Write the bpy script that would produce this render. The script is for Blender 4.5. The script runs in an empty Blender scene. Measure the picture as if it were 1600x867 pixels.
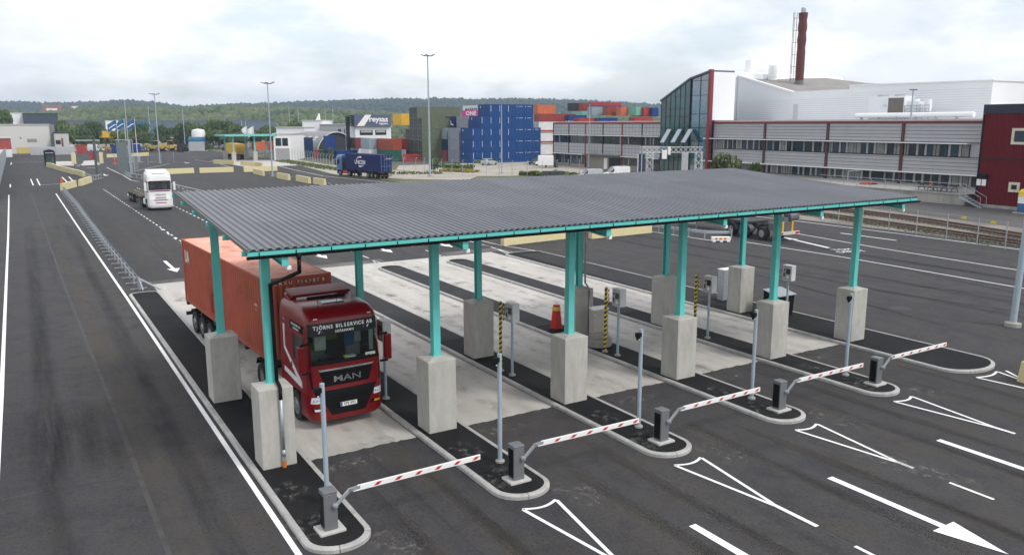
import bpy, bmesh, math, random
import numpy as np
from mathutils import Vector, Matrix, noise as mnoise
R = math.radians
rnd = random.Random(7)
SC = bpy.context.scene
COL = SC.collection

# ------------------------------------------------------------------ camera
CAM_POS = (-5.4175, -21.5636, 9.3587)
CAM_ROT = (1.38304555, 0.00210875, -0.54816999)
FPX = 1262.07                      # focal length in photograph pixels (1600 wide)
cam_d = bpy.data.cameras.new('camera')
cam = bpy.data.objects.new('camera', cam_d)
COL.objects.link(cam)
cam.location = CAM_POS
cam.rotation_euler = CAM_ROT
cam_d.sensor_width = 36.0
cam_d.lens = FPX / 1600 * 36
cam_d.clip_start = 0.1
cam_d.clip_end = 9000
SC.camera = cam

# ------------------------------------------------------------------ light, sky, exposure
SUN_EL, SUN_AZ = 48.0, 152.0       # azimuth measured from +Y clockwise (towards +X)
SUN_STRENGTH = 1.5
SKY_STRENGTH = 0.13
HAZE = 0.00026
CLOUD_STRENGTH = 1.12
sun_d = bpy.data.lights.new('sun', 'SUN')
sun_d.energy = SUN_STRENGTH
sun_d.angle = R(14)
sun_d.color = (1.0, 0.965, 0.91)
sun = bpy.data.objects.new('sun', sun_d)
COL.objects.link(sun)
az, el = R(SUN_AZ), R(SUN_EL)
sdir = Vector((math.sin(az) * math.cos(el), math.cos(az) * math.cos(el), math.sin(el)))
sun.rotation_euler = sdir.to_track_quat('Z', 'Y').to_euler()
SC.view_settings.view_transform = 'Standard'
SC.view_settings.look = 'None'
SC.view_settings.exposure = 0.42
SC.view_settings.gamma = 1.0
SC.view_settings.use_curve_mapping = False
SC.cycles.max_bounces = 6
SC.cycles.diffuse_bounces = 3
SC.cycles.glossy_bounces = 3
SC.cycles.transmission_bounces = 4
SC.cycles.volume_bounces = 0
SC.cycles.caustics_reflective = False
SC.cycles.caustics_refractive = False
SC.cycles.use_denoising = True

W = bpy.data.worlds.new('World')
SC.world = W
W.use_nodes = True
wn, wl = W.node_tree.nodes, W.node_tree.links
wn.clear()
w_out = wn.new('ShaderNodeOutputWorld')
w_sky = wn.new('ShaderNodeTexSky')
w_sky.sky_type = 'NISHITA'
w_sky.sun_disc = False
w_sky.sun_elevation = R(SUN_EL)
w_sky.sun_rotation = R(SUN_AZ)
w_sky.air_density = 1.0
w_sky.dust_density = 1.6
w_b1 = wn.new('ShaderNodeBackground')
w_b1.inputs['Strength'].default_value = SKY_STRENGTH
wl.new(w_sky.outputs[0], w_b1.inputs['Color'])
w_b2 = wn.new('ShaderNodeBackground')
w_b2.inputs['Strength'].default_value = CLOUD_STRENGTH
w_mix = wn.new('ShaderNodeMixShader')
wl.new(w_b1.outputs[0], w_mix.inputs[1])
wl.new(w_b2.outputs[0], w_mix.inputs[2])
wl.new(w_mix.outputs[0], w_out.inputs['Surface'])
# cloud deck: direction projected on a flat layer overhead
w_tc = wn.new('ShaderNodeTexCoord')
w_sep = wn.new('ShaderNodeSeparateXYZ')
wl.new(w_tc.outputs['Generated'], w_sep.inputs[0])
w_zc = wn.new('ShaderNodeMath'); w_zc.operation = 'MAXIMUM'; w_zc.inputs[1].default_value = 0.0
wl.new(w_sep.outputs['Z'], w_zc.inputs[0])
w_za = wn.new('ShaderNodeMath'); w_za.operation = 'ADD'; w_za.inputs[1].default_value = 0.30
wl.new(w_zc.outputs[0], w_za.inputs[0])
w_dx = wn.new('ShaderNodeMath'); w_dx.operation = 'DIVIDE'
w_dy = wn.new('ShaderNodeMath'); w_dy.operation = 'DIVIDE'
wl.new(w_sep.outputs['X'], w_dx.inputs[0]); wl.new(w_za.outputs[0], w_dx.inputs[1])
wl.new(w_sep.outputs['Y'], w_dy.inputs[0]); wl.new(w_za.outputs[0], w_dy.inputs[1])
w_cmb = wn.new('ShaderNodeCombineXYZ')
wl.new(w_dx.outputs[0], w_cmb.inputs[0]); wl.new(w_dy.outputs[0], w_cmb.inputs[1])
def w_noise(scale, detail, rough, dist, off):
    m = wn.new('ShaderNodeMapping'); m.inputs['Location'].default_value = off
    wl.new(w_cmb.outputs[0], m.inputs[0])
    n = wn.new('ShaderNodeTexNoise'); n.inputs['Scale'].default_value = scale
    n.inputs['Detail'].default_value = detail; n.inputs['Roughness'].default_value = rough
    n.inputs['Distortion'].default_value = dist
    wl.new(m.outputs[0], n.inputs['Vector'])
    return n
w_n1 = w_noise(1.7, 9, 0.55, 0.1, (3.1, 1.7, 0))
w_n2 = w_noise(2.3, 10, 0.56, 0.15, (8.3, -4.2, 2))
w_cov = wn.new('ShaderNodeValToRGB')          # cloud cover
w_cov.color_ramp.elements[0].position = 0.40; w_cov.color_ramp.elements[0].color = (0.55, 0.55, 0.55, 1)
w_cov.color_ramp.elements[1].position = 0.52; w_cov.color_ramp.elements[1].color = (1, 1, 1, 1)
wl.new(w_n1.outputs['Fac'], w_cov.inputs['Fac'])
w_shade = wn.new('ShaderNodeValToRGB')        # thick and thin cloud
w_shade.color_ramp.elements[0].position = 0.36; w_shade.color_ramp.elements[0].color = (0.69, 0.72, 0.765, 1)
w_shade.color_ramp.elements[1].position = 0.58; w_shade.color_ramp.elements[1].color = (0.88, 0.885, 0.895, 1)
wl.new(w_n2.outputs['Fac'], w_shade.inputs['Fac'])
wl.new(w_shade.outputs['Color'], w_b2.inputs['Color'])
wl.new(w_cov.outputs['Color'], w_mix.inputs['Fac'])

# ------------------------------------------------------------------ measuring helpers
_cm = Matrix.Rotation(CAM_ROT[2], 3, 'Z') @ Matrix.Rotation(CAM_ROT[1], 3, 'Y') @ Matrix.Rotation(CAM_ROT[0], 3, 'X')
_cp = Vector(CAM_POS)
_fw = Vector((math.sin(-CAM_ROT[2]), math.cos(-CAM_ROT[2]), 0))
def ray(px, py):
    return _cm @ Vector(((px - 800) / FPX, -(py - 433.5) / FPX, -1.0))
def gp(px, py, z=0.0):
    """the point of the level z that the photograph shows at px, py"""
    d = ray(px, py)
    return _cp + d * ((z - _cp.z) / d.z)
def pt(px, py, D):
    """the point seen at px, py that stands D metres ahead"""
    d = ray(px, py)
    return _cp + d * (D / d.dot(_fw))
def zat(px, py, D):
    return pt(px, py, D).z
def hz(base, py):
    """height of a thing standing at base whose top is seen in row py"""
    lo, hi = -3.0, 200.0
    for _ in range(50):
        m = (lo + hi) / 2
        q = _cm.transposed() @ (Vector((base[0], base[1], m)) - _cp)
        if 433.5 - FPX * q.y / -q.z > py: lo = m
        else: hi = m
    return lo

# ------------------------------------------------------------------ materials
def lin(c):
    return tuple(((v / 255) / 12.92 if v / 255 <= 0.04045 else ((v / 255 + 0.055) / 1.055) ** 2.4) for v in c)
_mats = {}
def mat(name, col, rough=0.6, metal=0.0, var=0.12, scale=3.0, bump=0.0, bscale=40.0, spec=0.5, coat=0.0, dirt=None, dscale=1.2, damt=0.5, emit=0.0, stretch=(1, 1, 1)):
    """painted / plain surface: base colour with two scales of wear noise"""
    if name in _mats: return _mats[name]
    m = bpy.data.materials.new(name); m.use_nodes = True
    n, l = m.node_tree.nodes, m.node_tree.links
    b = n['Principled BSDF']
    b.inputs['Roughness'].default_value = rough
    b.inputs['Metallic'].default_value = metal
    b.inputs['Specular IOR Level'].default_value = spec
    if coat: b.inputs['Coat Weight'].default_value = coat; b.inputs['Coat Roughness'].default_value = 0.08
    tc = n.new('ShaderNodeTexCoord')
    mp = n.new('ShaderNodeMapping'); mp.inputs['Scale'].default_value = stretch
    l.new(tc.outputs['Object'], mp.inputs[0])
    nz = n.new('ShaderNodeTexNoise'); nz.inputs['Scale'].default_value = scale; nz.inputs['Detail'].default_value = 6; nz.inputs['Roughness'].default_value = 0.62
    l.new(mp.outputs[0], nz.inputs['Vector'])
    cr = n.new('ShaderNodeValToRGB')
    lo = tuple(max(0, c * (1 - var)) for c in col); hi = tuple(min(1, c * (1 + var)) for c in col)
    cr.color_ramp.elements[0].position = 0.3; cr.color_ramp.elements[0].color = (*lo, 1)
    cr.color_ramp.elements[1].position = 0.7; cr.color_ramp.elements[1].color = (*hi, 1)
    l.new(nz.outputs['Fac'], cr.inputs['Fac'])
    last = cr.outputs['Color']
    if dirt:
        n2 = n.new('ShaderNodeTexNoise'); n2.inputs['Scale'].default_value = dscale; n2.inputs['Detail'].default_value = 8; n2.inputs['Roughness'].default_value = 0.7
        l.new(mp.outputs[0], n2.inputs['Vector'])
        r2 = n.new('ShaderNodeValToRGB'); r2.color_ramp.elements[0].position = 0.5; r2.color_ramp.elements[0].color = (0, 0, 0, 1)
        r2.color_ramp.elements[1].position = 0.72; r2.color_ramp.elements[1].color = (damt, damt, damt, 1)
        l.new(n2.outputs['Fac'], r2.inputs['Fac'])
        mx = n.new('ShaderNodeMix'); mx.data_type = 'RGBA'
        l.new(r2.outputs['Color'], mx.inputs[0]); l.new(last, mx.inputs[6]); mx.inputs[7].default_value = (*dirt, 1)
        last = mx.outputs[2]
    l.new(last, b.inputs['Base Color'])
    if bump:
        n3 = n.new('ShaderNodeTexNoise'); n3.inputs['Scale'].default_value = bscale; n3.inputs['Detail'].default_value = 5
        l.new(tc.outputs['Object'], n3.inputs['Vector'])
        bp = n.new('ShaderNodeBump'); bp.inputs['Strength'].default_value = bump; bp.inputs['Distance'].default_value = 0.02
        l.new(n3.outputs['Fac'], bp.inputs['Height']); l.new(bp.outputs[0], b.inputs['Normal'])
    if emit:
        b.inputs['Emission Color'].default_value = (*col, 1); b.inputs['Emission Strength'].default_value = emit
    _mats[name] = m
    return m

def ground_mat(name, layers, rough=0.85, bump=0.25, bscale=60):
    """layers: (colour a, colour b, scale, stretch, low, high, amount) mixed over one another"""
    if name in _mats: return _mats[name]
    m = bpy.data.materials.new(name); m.use_nodes = True
    n, l = m.node_tree.nodes, m.node_tree.links
    b = n['Principled BSDF']; b.inputs['Roughness'].default_value = rough; b.inputs['Specular IOR Level'].default_value = 0.22
    tc = n.new('ShaderNodeTexCoord')
    last = None
    for i, (c, sc, st, lo, hi, amt, det) in enumerate(layers):
        if last is None:
            rg = n.new('ShaderNodeRGB'); rg.outputs[0].default_value = (*c, 1); last = rg.outputs[0]; continue
        mp = n.new('ShaderNodeMapping'); mp.inputs['Scale'].default_value = st; mp.inputs['Location'].default_value = (i * 13.7, i * 7.1, i * 3.3)
        l.new(tc.outputs['Object'], mp.inputs[0])
        nz = n.new('ShaderNodeTexNoise'); nz.inputs['Scale'].default_value = sc; nz.inputs['Detail'].default_value = det; nz.inputs['Roughness'].default_value = 0.62
        nz.inputs['Distortion'].default_value = 0.3
        l.new(mp.outputs[0], nz.inputs['Vector'])
        r2 = n.new('ShaderNodeValToRGB')
        r2.color_ramp.elements[0].position = lo; r2.color_ramp.elements[0].color = (0, 0, 0, 1)
        r2.color_ramp.elements[1].position = hi; r2.color_ramp.elements[1].color = (amt, amt, amt, 1)
        l.new(nz.outputs['Fac'], r2.inputs['Fac'])
        mx = n.new('ShaderNodeMix'); mx.data_type = 'RGBA'
        l.new(r2.outputs['Color'], mx.inputs[0]); l.new(last, mx.inputs[6]); mx.inputs[7].default_value = (*c, 1)
        last = mx.outputs[2]
    l.new(last, b.inputs['Base Color'])
    n3 = n.new('ShaderNodeTexNoise'); n3.inputs['Scale'].default_value = bscale; n3.inputs['Detail'].default_value = 4
    l.new(tc.outputs['Object'], n3.inputs['Vector'])
    bp = n.new('ShaderNodeBump'); bp.inputs['Strength'].default_value = bump; bp.inputs['Distance'].default_value = 0.01
    l.new(n3.outputs['Fac'], bp.inputs['Height']); l.new(bp.outputs[0], b.inputs['Normal'])
    _mats[name] = m
    return m

A = (1, 1, 1)
M_ASPH = ground_mat('yard asphalt', [
    ((.060, .058, .063), 0, A, 0, 0, 0, 0),
    ((.046, .045, .050), .09, (1, .35, 1), .40, .62, .95, 5),      # big darker fields
    ((.074, .069, .064), .15, (1.7, .10, 1), .47, .70, .80, 6),    # dusty wheel tracks along the lanes
    ((.066, .056, .044), .8, (1, .55, 1), .45, .72, .65, 8),       # brownish patches
    ((.030, .031, .038), 1.1, A, .48, .70, .65, 7),                # bluish patches
    ((.018, .017, .019), .6, (2.4, .08, 1), .56, .76, .6, 5),      # dark rubber streaks
    ((.12, .115, .11), .8, (.5, 1.2, 1), .70, .85, .45, 9),        # dried pale stains
    ((.080, .077, .073), 9, A, .50, .72, .5, 6),                   # mottling
    ((.016, .016, .016), 13, A, .52, .70, .6, 6),
    ((.11, .105, .10), 38, A, .60, .74, .5, 2)], bump=.5, bscale=30)
M_NEW = ground_mat('fresh island asphalt', [
    ((.010, .010, .011), 0, A, 0, 0, 0, 0),
    ((.018, .0175, .018), .8, A, .45, .65, .8, 6),
    ((.085, .08, .072), 1.3, A, .66, .80, .5, 8),
    ((.06, .058, .055), 30, A, .64, .75, .6, 2)], bump=.5, bscale=55)
M_NEWB = ground_mat('worn island asphalt', [
    ((.030, .030, .032), 0, A, 0, 0, 0, 0),
    ((.045, .044, .045), .6, A, .4, .65, .8, 6),
    ((.07, .068, .066), 30, A, .64, .75, .5, 2)], bump=.5, bscale=55)
M_SLAB = ground_mat('lane concrete', [
    ((.53, .50, .465), 0, A, 0, 0, 0, 0),
    ((.45, .425, .395), .5, (1, .4, 1), .40, .62, .8, 7),
    ((.64, .62, .59), .9, (1.2, .25, 1), .55, .72, .7, 6),
    ((.30, .28, .26), .8, (1.1, .45, 1), .60, .74, .45, 4),        # oil and water stains
    ((.32, .30, .28), .35, (3, .16, 1), .58, .75, .45, 5),         # wheel tracks
    ((.30, .28, .26), 22, A, .6, .75, .3, 3)], rough=.8, bump=.2, bscale=45)
M_SLAB2 = ground_mat('pale joint asphalt', [
    ((.17, .16, .15), 0, A, 0, 0, 0, 0),
    ((.08, .077, .075), .5, A, .4, .6, .9, 7),
    ((.30, .28, .26), .9, A, .6, .75, .6, 7)], bump=.3)
M_GRAVEL = ground_mat('gravel', [
    ((.27, .245, .21), 0, A, 0, 0, 0, 0),
    ((.16, .145, .12), .25, A, .42, .6, .8, 6),
    ((.10, .11, .05), .35, A, .58, .75, .6, 8),
    ((.40, .38, .35), 9, A, .55, .7, .6, 3),
    ((.09, .08, .07), 12, A, .58, .7, .6, 3)], bump=.6, bscale=25)
M_PARK = ground_mat('parking gravel', [
    ((.42, .38, .33), 0, A, 0, 0, 0, 0),
    ((.33, .30, .26), .15, A, .4, .6, .8, 6),
    ((.22, .22, .12), .3, A, .62, .75, .5, 7)], bump=.3)
M_GRASSG = ground_mat('rough grass ground', [
    ((.10, .115, .045), 0, A, 0, 0, 0, 0),
    ((.17, .16, .075), .12, A, .4, .6, .8, 6),
    ((.06, .08, .03), .5, A, .5, .7, .7, 6),
    ((.25, .23, .19), .2, A, .6, .75, .6, 6)], bump=.5, bscale=12)
M_ROADG = ground_mat('worn grey asphalt', [
    ((.115, .112, .112), 0, A, 0, 0, 0, 0),
    ((.085, .083, .084), .2, A, .4, .6, .8, 6),
    ((.16, .155, .15), .6, A, .58, .75, .5, 7)], bump=.3)
M_PAINT = ground_mat('road paint', [
    ((.88, .88, .87), 0, A, 0, 0, 0, 0),
    ((.58, .57, .55), 2.5, A, .5, .75, .55, 8),
    ((.30, .29, .28), 7, A, .66, .80, .7, 6)], rough=.7, bump=.1)
M_PAINTW = ground_mat('worn road paint', [
    ((.62, .61, .59), 0, A, 0, 0, 0, 0),
    ((.25, .24, .23), 2.5, A, .45, .7, .8, 8),
    ((.08, .08, .08), 6, A, .58, .72, .8, 6)], rough=.7, bump=.1)
M_SEAM = mat('bitumen seam', (.034, .034, .035), .7, var=.4, scale=1.5)
M_SEAML = mat('pale asphalt seam', (.056, .055, .056), .85, var=.4, scale=2)
M_KERB = mat('kerb granite', (.42, .41, .395), .85, var=.16, scale=2.2, bump=.3, bscale=60, dirt=(.2, .19, .18), dscale=2.5, damt=.5)
M_CONC = mat('plinth concrete', (.45, .44, .405), .88, var=.13, scale=1.8, bump=.25, bscale=30, dirt=(.27, .265, .235), dscale=1.6, damt=.45, stretch=(1.8, 1.8, .6))
M_CONCD = mat('rough concrete', (.33, .32, .30), .9, var=.2, scale=1.5, bump=.3, bscale=25, dirt=(.2, .19, .175), dscale=1.2, damt=.6, stretch=(1, 1, .5))
M_TEAL = mat('teal steel paint', (.12, .55, .515), .45, var=.06, scale=2.0, spec=.5)
M_ROOF = mat('grey roof sheet', (.126, .131, .148), .45, var=.12, scale=1.1, spec=.45, dirt=(.19, .19, .20), dscale=.9, damt=.35, stretch=(1, .10, 1))
M_GALV = mat('galvanised steel', (.42, .45, .48), .45, metal=.55, var=.12, scale=6)
M_GALVP = mat('painted grey post', (.34, .41, .47), .5, var=.1, scale=4)
M_BLACK = mat('black plastic', (.005, .005, .0055), .55, var=.2, spec=.2)
M_RUB = mat('black rubber', (.016, .016, .017), .8, var=.3, scale=8)
M_WHITE = mat('white paint', (.84, .84, .83), .5, var=.05)
M_RED = mat('red paint', (.50, .015, .012), .45, var=.08)
M_YEL = mat('safety yellow', (.72, .52, .03), .5, var=.08)
M_CASE = mat('grey machine case', (.15, .155, .165), .45, var=.06, scale=5)
M_STEEL = mat('brushed steel', (.48, .46, .44), .35, metal=.7, var=.08, scale=5)
M_GLASS = mat('dark glass', (.012, .018, .022), .06, var=.2, spec=.8)
M_RUST = mat('rusty steel', (.11, .055, .032), .8, var=.35, scale=4)
M_CREAM = mat('yellow barrier paint', (.66, .58, .33), .85, var=.07, scale=1.5, bump=.2, dirt=(.45, .39, .23), dscale=1.5, damt=.5)

# ------------------------------------------------------------------ mesh helpers
class MB:
    def __init__(s): s.v, s.f, s.m = [], [], []
    def face(s, pts, mi=0):
        b = len(s.v); s.v += [tuple(p) for p in pts]; s.f.append(tuple(range(b, b + len(pts)))); s.m.append(mi)
    def quadset(s, vs, fs, mi=0):
        b = len(s.v); s.v += [tuple(p) for p in vs]
        for f in fs: s.f.append(tuple(i + b for i in f)); s.m.append(mi)
    def box(s, x0, x1, y0, y1, z0, z1, mi=0, M=None):
        vs = [(x, y, z) for z in (z0, z1) for y in (y0, y1) for x in (x0, x1)]
        if M: vs = [tuple(M @ Vector(p)) for p in vs]
        s.quadset(vs, [(0, 2, 3, 1), (4, 5, 7, 6), (0, 1, 5, 4), (2, 6, 7, 3), (0, 4, 6, 2), (1, 3, 7, 5)], mi)
        return s
    def obox(s, c, sx, sy, sz, rz=0, mi=0):
        M = Matrix.Translation(Vector(c)) @ Matrix.Rotation(rz, 4, 'Z')
        return s.box(-sx / 2, sx / 2, -sy / 2, sy / 2, 0, sz, mi, M)
    def prism(s, poly, z0, z1, mi=0, mt=None):
        """vertical prism over a plan polygon (anticlockwise)"""
        n = len(poly); b = len(s.v)
        s.v += [(x, y, z0) for x, y in poly] + [(x, y, z1) for x, y in poly]
        for i in range(n):
            j = (i + 1) % n; s.f.append((b + i, b + j, b + n + j, b + n + i)); s.m.append(mi)
        s.f.append(tuple(b + n + i for i in range(n))); s.m.append(mi if mt is None else mt)
        s.f.append(tuple(b + i for i in reversed(range(n)))); s.m.append(mi)
        return s
    def extr(s, poly, axis, a0, a1, mi=0):
        """prism with a profile polygon: axis 'x' -> poly is (y,z), axis 'y' -> poly is (x,z)"""
        n = len(poly); b = len(s.v)
        mk = (lambda p, a: (a, p[0], p[1])) if axis == 'x' else (lambda p, a: (p[0], a, p[1]))
        s.v += [mk(p, a0) for p in poly] + [mk(p, a1) for p in poly]
        for i in range(n):
            j = (i + 1) % n; s.f.append((b + i, b + j, b + n + j, b + n + i)); s.m.append(mi)
        s.f.append(tuple(b + n + i for i in range(n))); s.m.append(mi)
        s.f.append(tuple(b + i for i in reversed(range(n)))); s.m.append(mi)
        return s
    def tube(s, p, q, r, n=8, r2=None, mi=0, caps=True):
        p, q = Vector(p), Vector(q); d = (q - p)
        if d.length < 1e-6: return s
        d.normalize(); u = d.orthogonal().normalized(); w = d.cross(u); r2 = r if r2 is None else r2
        b = len(s.v)
        for c, rr in ((p, r), (q, r2)):
            for i in range(n):
                a = 2 * math.pi * i / n
                s.v.append(tuple(c + (u * math.cos(a) + w * math.sin(a)) * rr))
        for i in range(n):
            j = (i + 1) % n; s.f.append((b + i, b + j, b + n + j, b + n + i)); s.m.append(mi)
        if caps:
            s.f.append(tuple(b + n + i for i in range(n))); s.m.append(mi)
            s.f.append(tuple(b + i for i in reversed(range(n)))); s.m.append(mi)
        return s
    def path(s, pts, r, n=8, mi=0):
        for a, b in zip(pts, pts[1:]): s.tube(a, b, r, n, mi=mi)
        for p in pts[1:-1]: s.ball(p, r * 1.02, mi)
        return s
    def ball(s, c, r, mi=0, n=8, k=5, sz=1.0):
        prof = [(max(1e-4, math.sin(math.pi * i / k)) * r, -math.cos(math.pi * i / k) * r * sz) for i in range(k + 1)]
        return s.lathe(c, prof, n, mi)
    def lathe(s, c, prof, n=16, mi=0, axis='z'):
        b = len(s.v); k = len(prof)
        for rr, h in prof:
            for i in range(n):
                a = 2 * math.pi * i / n; x, y = rr * math.cos(a), rr * math.sin(a)
                s.v.append((c[0] + x, c[1] + y, c[2] + h) if axis == 'z' else (c[0] + h, c[1] + x, c[2] + y))
        for t in range(k - 1):
            for i in range(n):
                j = (i + 1) % n; s.f.append((b + t * n + i, b + t * n + j, b + (t + 1) * n + j, b + (t + 1) * n + i)); s.m.append(mi)
        s.f.append(tuple(b + i for i in reversed(range(n)))); s.m.append(mi)
        s.f.append(tuple(b + (k - 1) * n + i for i in range(n))); s.m.append(mi)
        return s
    def mesh(s, name, mats):
        me = bpy.data.meshes.new(name)
        me.from_pydata(s.v, [], s.f)
        for m in (mats if isinstance(mats, (list, tuple)) else [mats]): me.materials.append(m)
        if any(s.m): me.polygons.foreach_set('material_index', s.m)
        bm = bmesh.new(); bm.from_mesh(me); bmesh.ops.recalc_face_normals(bm, faces=bm.faces); bm.to_mesh(me); bm.free()
        return me
    def build(s, name, mats, parent=None, bevel=0, smooth=False, seg=2):
        me = s.mesh(name, mats)
        if smooth:
            me.polygons.foreach_set('use_smooth', [True] * len(me.polygons))
        o = bpy.data.objects.new(name, me); COL.objects.link(o)
        if parent: o.parent = parent
        if bevel:
            b = o.modifiers.new('bevel', 'BEVEL'); b.width = bevel; b.segments = seg; b.limit_method = 'ANGLE'; b.angle_limit = R(35)
        return o
def smooth_angle(o, deg=40):
    me = o.data
    me.polygons.foreach_set('use_smooth', [True] * len(me.polygons))
    bm = bmesh.new(); bm.from_mesh(me)
    for e in bm.edges:
        if len(e.link_faces) == 2 and e.calc_face_angle(0) > R(deg): e.smooth = False
    bm.to_mesh(me); bm.free()
    return o
def tag(o, label=None, cat=None, group=None, kind=None):
    if label: o['label'] = label
    if cat: o['category'] = cat
    if group: o['group'] = group
    if kind: o['kind'] = kind
    return o
def thing(name, label, cat, loc=(0, 0, 0), rz=0.0, group=None):
    o = bpy.data.objects.new(name, None); COL.objects.link(o)
    o.empty_display_size = 0.2
    o.location = loc; o.rotation_euler = (0, 0, rz)
    return tag(o, label, cat, group)
def copy_tree(o, parent=None):
    c = o.copy(); COL.objects.link(c); c.parent = parent
    for ch in list(o.children): copy_tree(ch, c)
    return c
def dup(o, loc, rz=0.0, label=None, group=None):
    c = copy_tree(o); c.location = loc; c.rotation_euler = (0, 0, rz)
    return tag(c, label, None, group)
def recolour(o, name, m):
    """give the named part of a copied thing its own paint"""
    for ch in o.children:
        if ch.name.split('.')[0] == name:
            ch.material_slots[0].link = 'OBJECT'; ch.material_slots[0].material = m
def struct(name, mb, mats, bevel=0):
    return tag(mb.build(name, mats, None, bevel), kind='structure')
def text(body, name, m, parent, loc, rot, size, align='CENTER', ext=0.002, sx=1.0, bold=0.0):
    c = bpy.data.curves.new(name, 'FONT'); c.body = body; c.size = size; c.align_x = align; c.align_y = 'CENTER'
    c.extrude = ext; c.offset = bold; c.resolution_u = 3
    c.materials.append(m); f = bpy.data.objects.new(name, c); me = bpy.data.meshes.new_from_object(f); bpy.data.objects.remove(f)
    me.name = name; o = bpy.data.objects.new(name, me); COL.objects.link(o)
    o.parent = parent; o.location = loc; o.rotation_euler = rot; o.scale = (sx, 1, 1)
    return o
FRONT = (R(90), 0, 0)          # lettering that faces -Y
LEFTF = (R(90), 0, R(-90))     # lettering that faces -X
ORD = ['first', 'second', 'third', 'fourth', 'fifth', 'sixth', 'seventh', 'eighth', 'ninth', 'tenth', 'eleventh', 'twelfth']
# ================================================================== THE SETTING: ground, yard, markings
g_ = MB(); g_.face([(-3500, -600, 0), (3500, -600, 0), (3500, 4500, 0), (-3500, 4500, 0)])
struct('ground', g_, M_GRASSG)
y_ = MB(); y_.face([(-9, -60, .004), (61, -60, .004), (60.6, 40, .004), (51, 85, .004), (45.5, 125, .004), (50, 160, .004), (56, 205, .004), (56, 330, .004), (-9, 330, .004)])
struct('asphalt_yard', y_, M_ASPH)
r_ = MB(); r_.face([(60.9, -60, .008), (76, -60, .008), (76, 20, .008), (90, 100, .008), (70, 100, .008), (60.5, 40.5, .008)])
struct('railway_ballast', r_, M_GRAVEL)
p_ = MB(); p_.face([(66, 108, .010), (84, 100, .010), (118, 128, .010), (105, 152, .010), (70, 152, .010), (62, 135, .010)])
struct('parking_lot', p_, M_PARK)
q_ = MB(); q_.face([(76.0, -60, .012), (130, -60, .012), (100, 100, .012), (88, 100, .012), (76.6, 40, .012), (70.9, 12, .012), (66, -10, .012)])
struct('service_road', q_, M_ROADG)
q2 = MB(); q2.face([(62, 152.2, .008), (190, 152.2, .008), (190, 420, .008), (62, 420, .008)])
struct('container_yard_ground', q2, M_ROADG)
q3 = MB(); q3.face([(-60, 330.2, .006), (61.8, 330.2, .006), (61.8, 420, .006), (-60, 420, .006)])
struct('depot_ground', q3, M_GRAVEL)
q4 = MB(); q4.face([(46, 125.2, .016), (52, 108, .016), (60, 100, .016), (66, 107.5, .016), (61, 135, .016), (57, 152, .016), (60, 200, .016), (56.2, 205, .016), (50.3, 160, .016)])
struct('gravel_verge', q4, M_PARK)

# ---- concrete lanes and islands
ISL = [(-.72, .86), (4.18, 5.92), (9.2, 10.95), (14.2, 15.95), (19.2, 20.95), (24.15, 27.2)]
YN, YF = -5.5, 28.1
sl = MB()
for k in range(5):
    x0, x1 = ISL[k][1] - .02, ISL[k + 1][0] + .02
    n = 26                                               # ragged near edge
    pts = [(x0, 29.95, .008), (x0, -.15, .008)]
    pts = [(x0 + (x1 - x0) * i / n, -.18 + .03 * k % .1 + rnd.uniform(-.045, .045), .008) for i in range(n + 1)] + [(x1, 29.95, .008), (x0, 29.95, .008)]
    sl.face(pts)
for k in range(1, 5):
    sl.face([(ISL[k][0] - .02, YF - .6, .0085), (ISL[k][1] + .02, YF - .6, .0085), (ISL[k][1] + .02, 29.95, .0085), (ISL[k][0] - .02, 29.95, .0085)])
struct('lane_slab', sl, M_SLAB)
s2 = MB(); s2.face([(.9, 29.95, .009), (25.2, 29.95, .009), (25.2, 31.6, .009), (.7, 31.0, .009)])
s2.face([(15.9, 30.1, .0125), (20.6, 29.95, .0125), (20.6, 33.0, .0125), (16.0, 33.2, .0125)], 1)
struct('lane_approach_strip', s2, [M_SLAB2, M_ASPH])

def stadium(x0, x1, y0, y1, r0, r1, n=8):
    """plan outline with rounded ends, anticlockwise from the near end"""
    P = []
    w = (x1 - x0) / 2; cx = (x0 + x1) / 2
    for i in range(2 * n + 1):
        a = math.pi + math.pi * i / (2 * n)
        P.append((cx + w * math.cos(a), y0 + r0 + r0 * math.sin(a)))
    for i in range(2 * n + 1):
        a = math.pi * i / (2 * n)
        P.append((cx + w * math.cos(a), y1 - r1 + r1 * math.sin(a)))
    return P
def inset(P, d):
    n = len(P); Q = []
    for i in range(n):
        a, b, c = Vector(P[i - 1]), Vector(P[i]), Vector(P[(i + 1) % n])
        t = (c - a).normalized(); Q.append((b.x - t.y * d, b.y + t.x * d))
    return Q
def resample(P, step):
    out = []; n = len(P)
    for i in range(n):
        a, b = Vector(P[i]), Vector(P[(i + 1) % n]); L = (b - a).length; k = max(1, round(L / step))
        for j in range(k): out.append(tuple(a + (b - a) * j / k))
    return out
HK = .12
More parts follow.
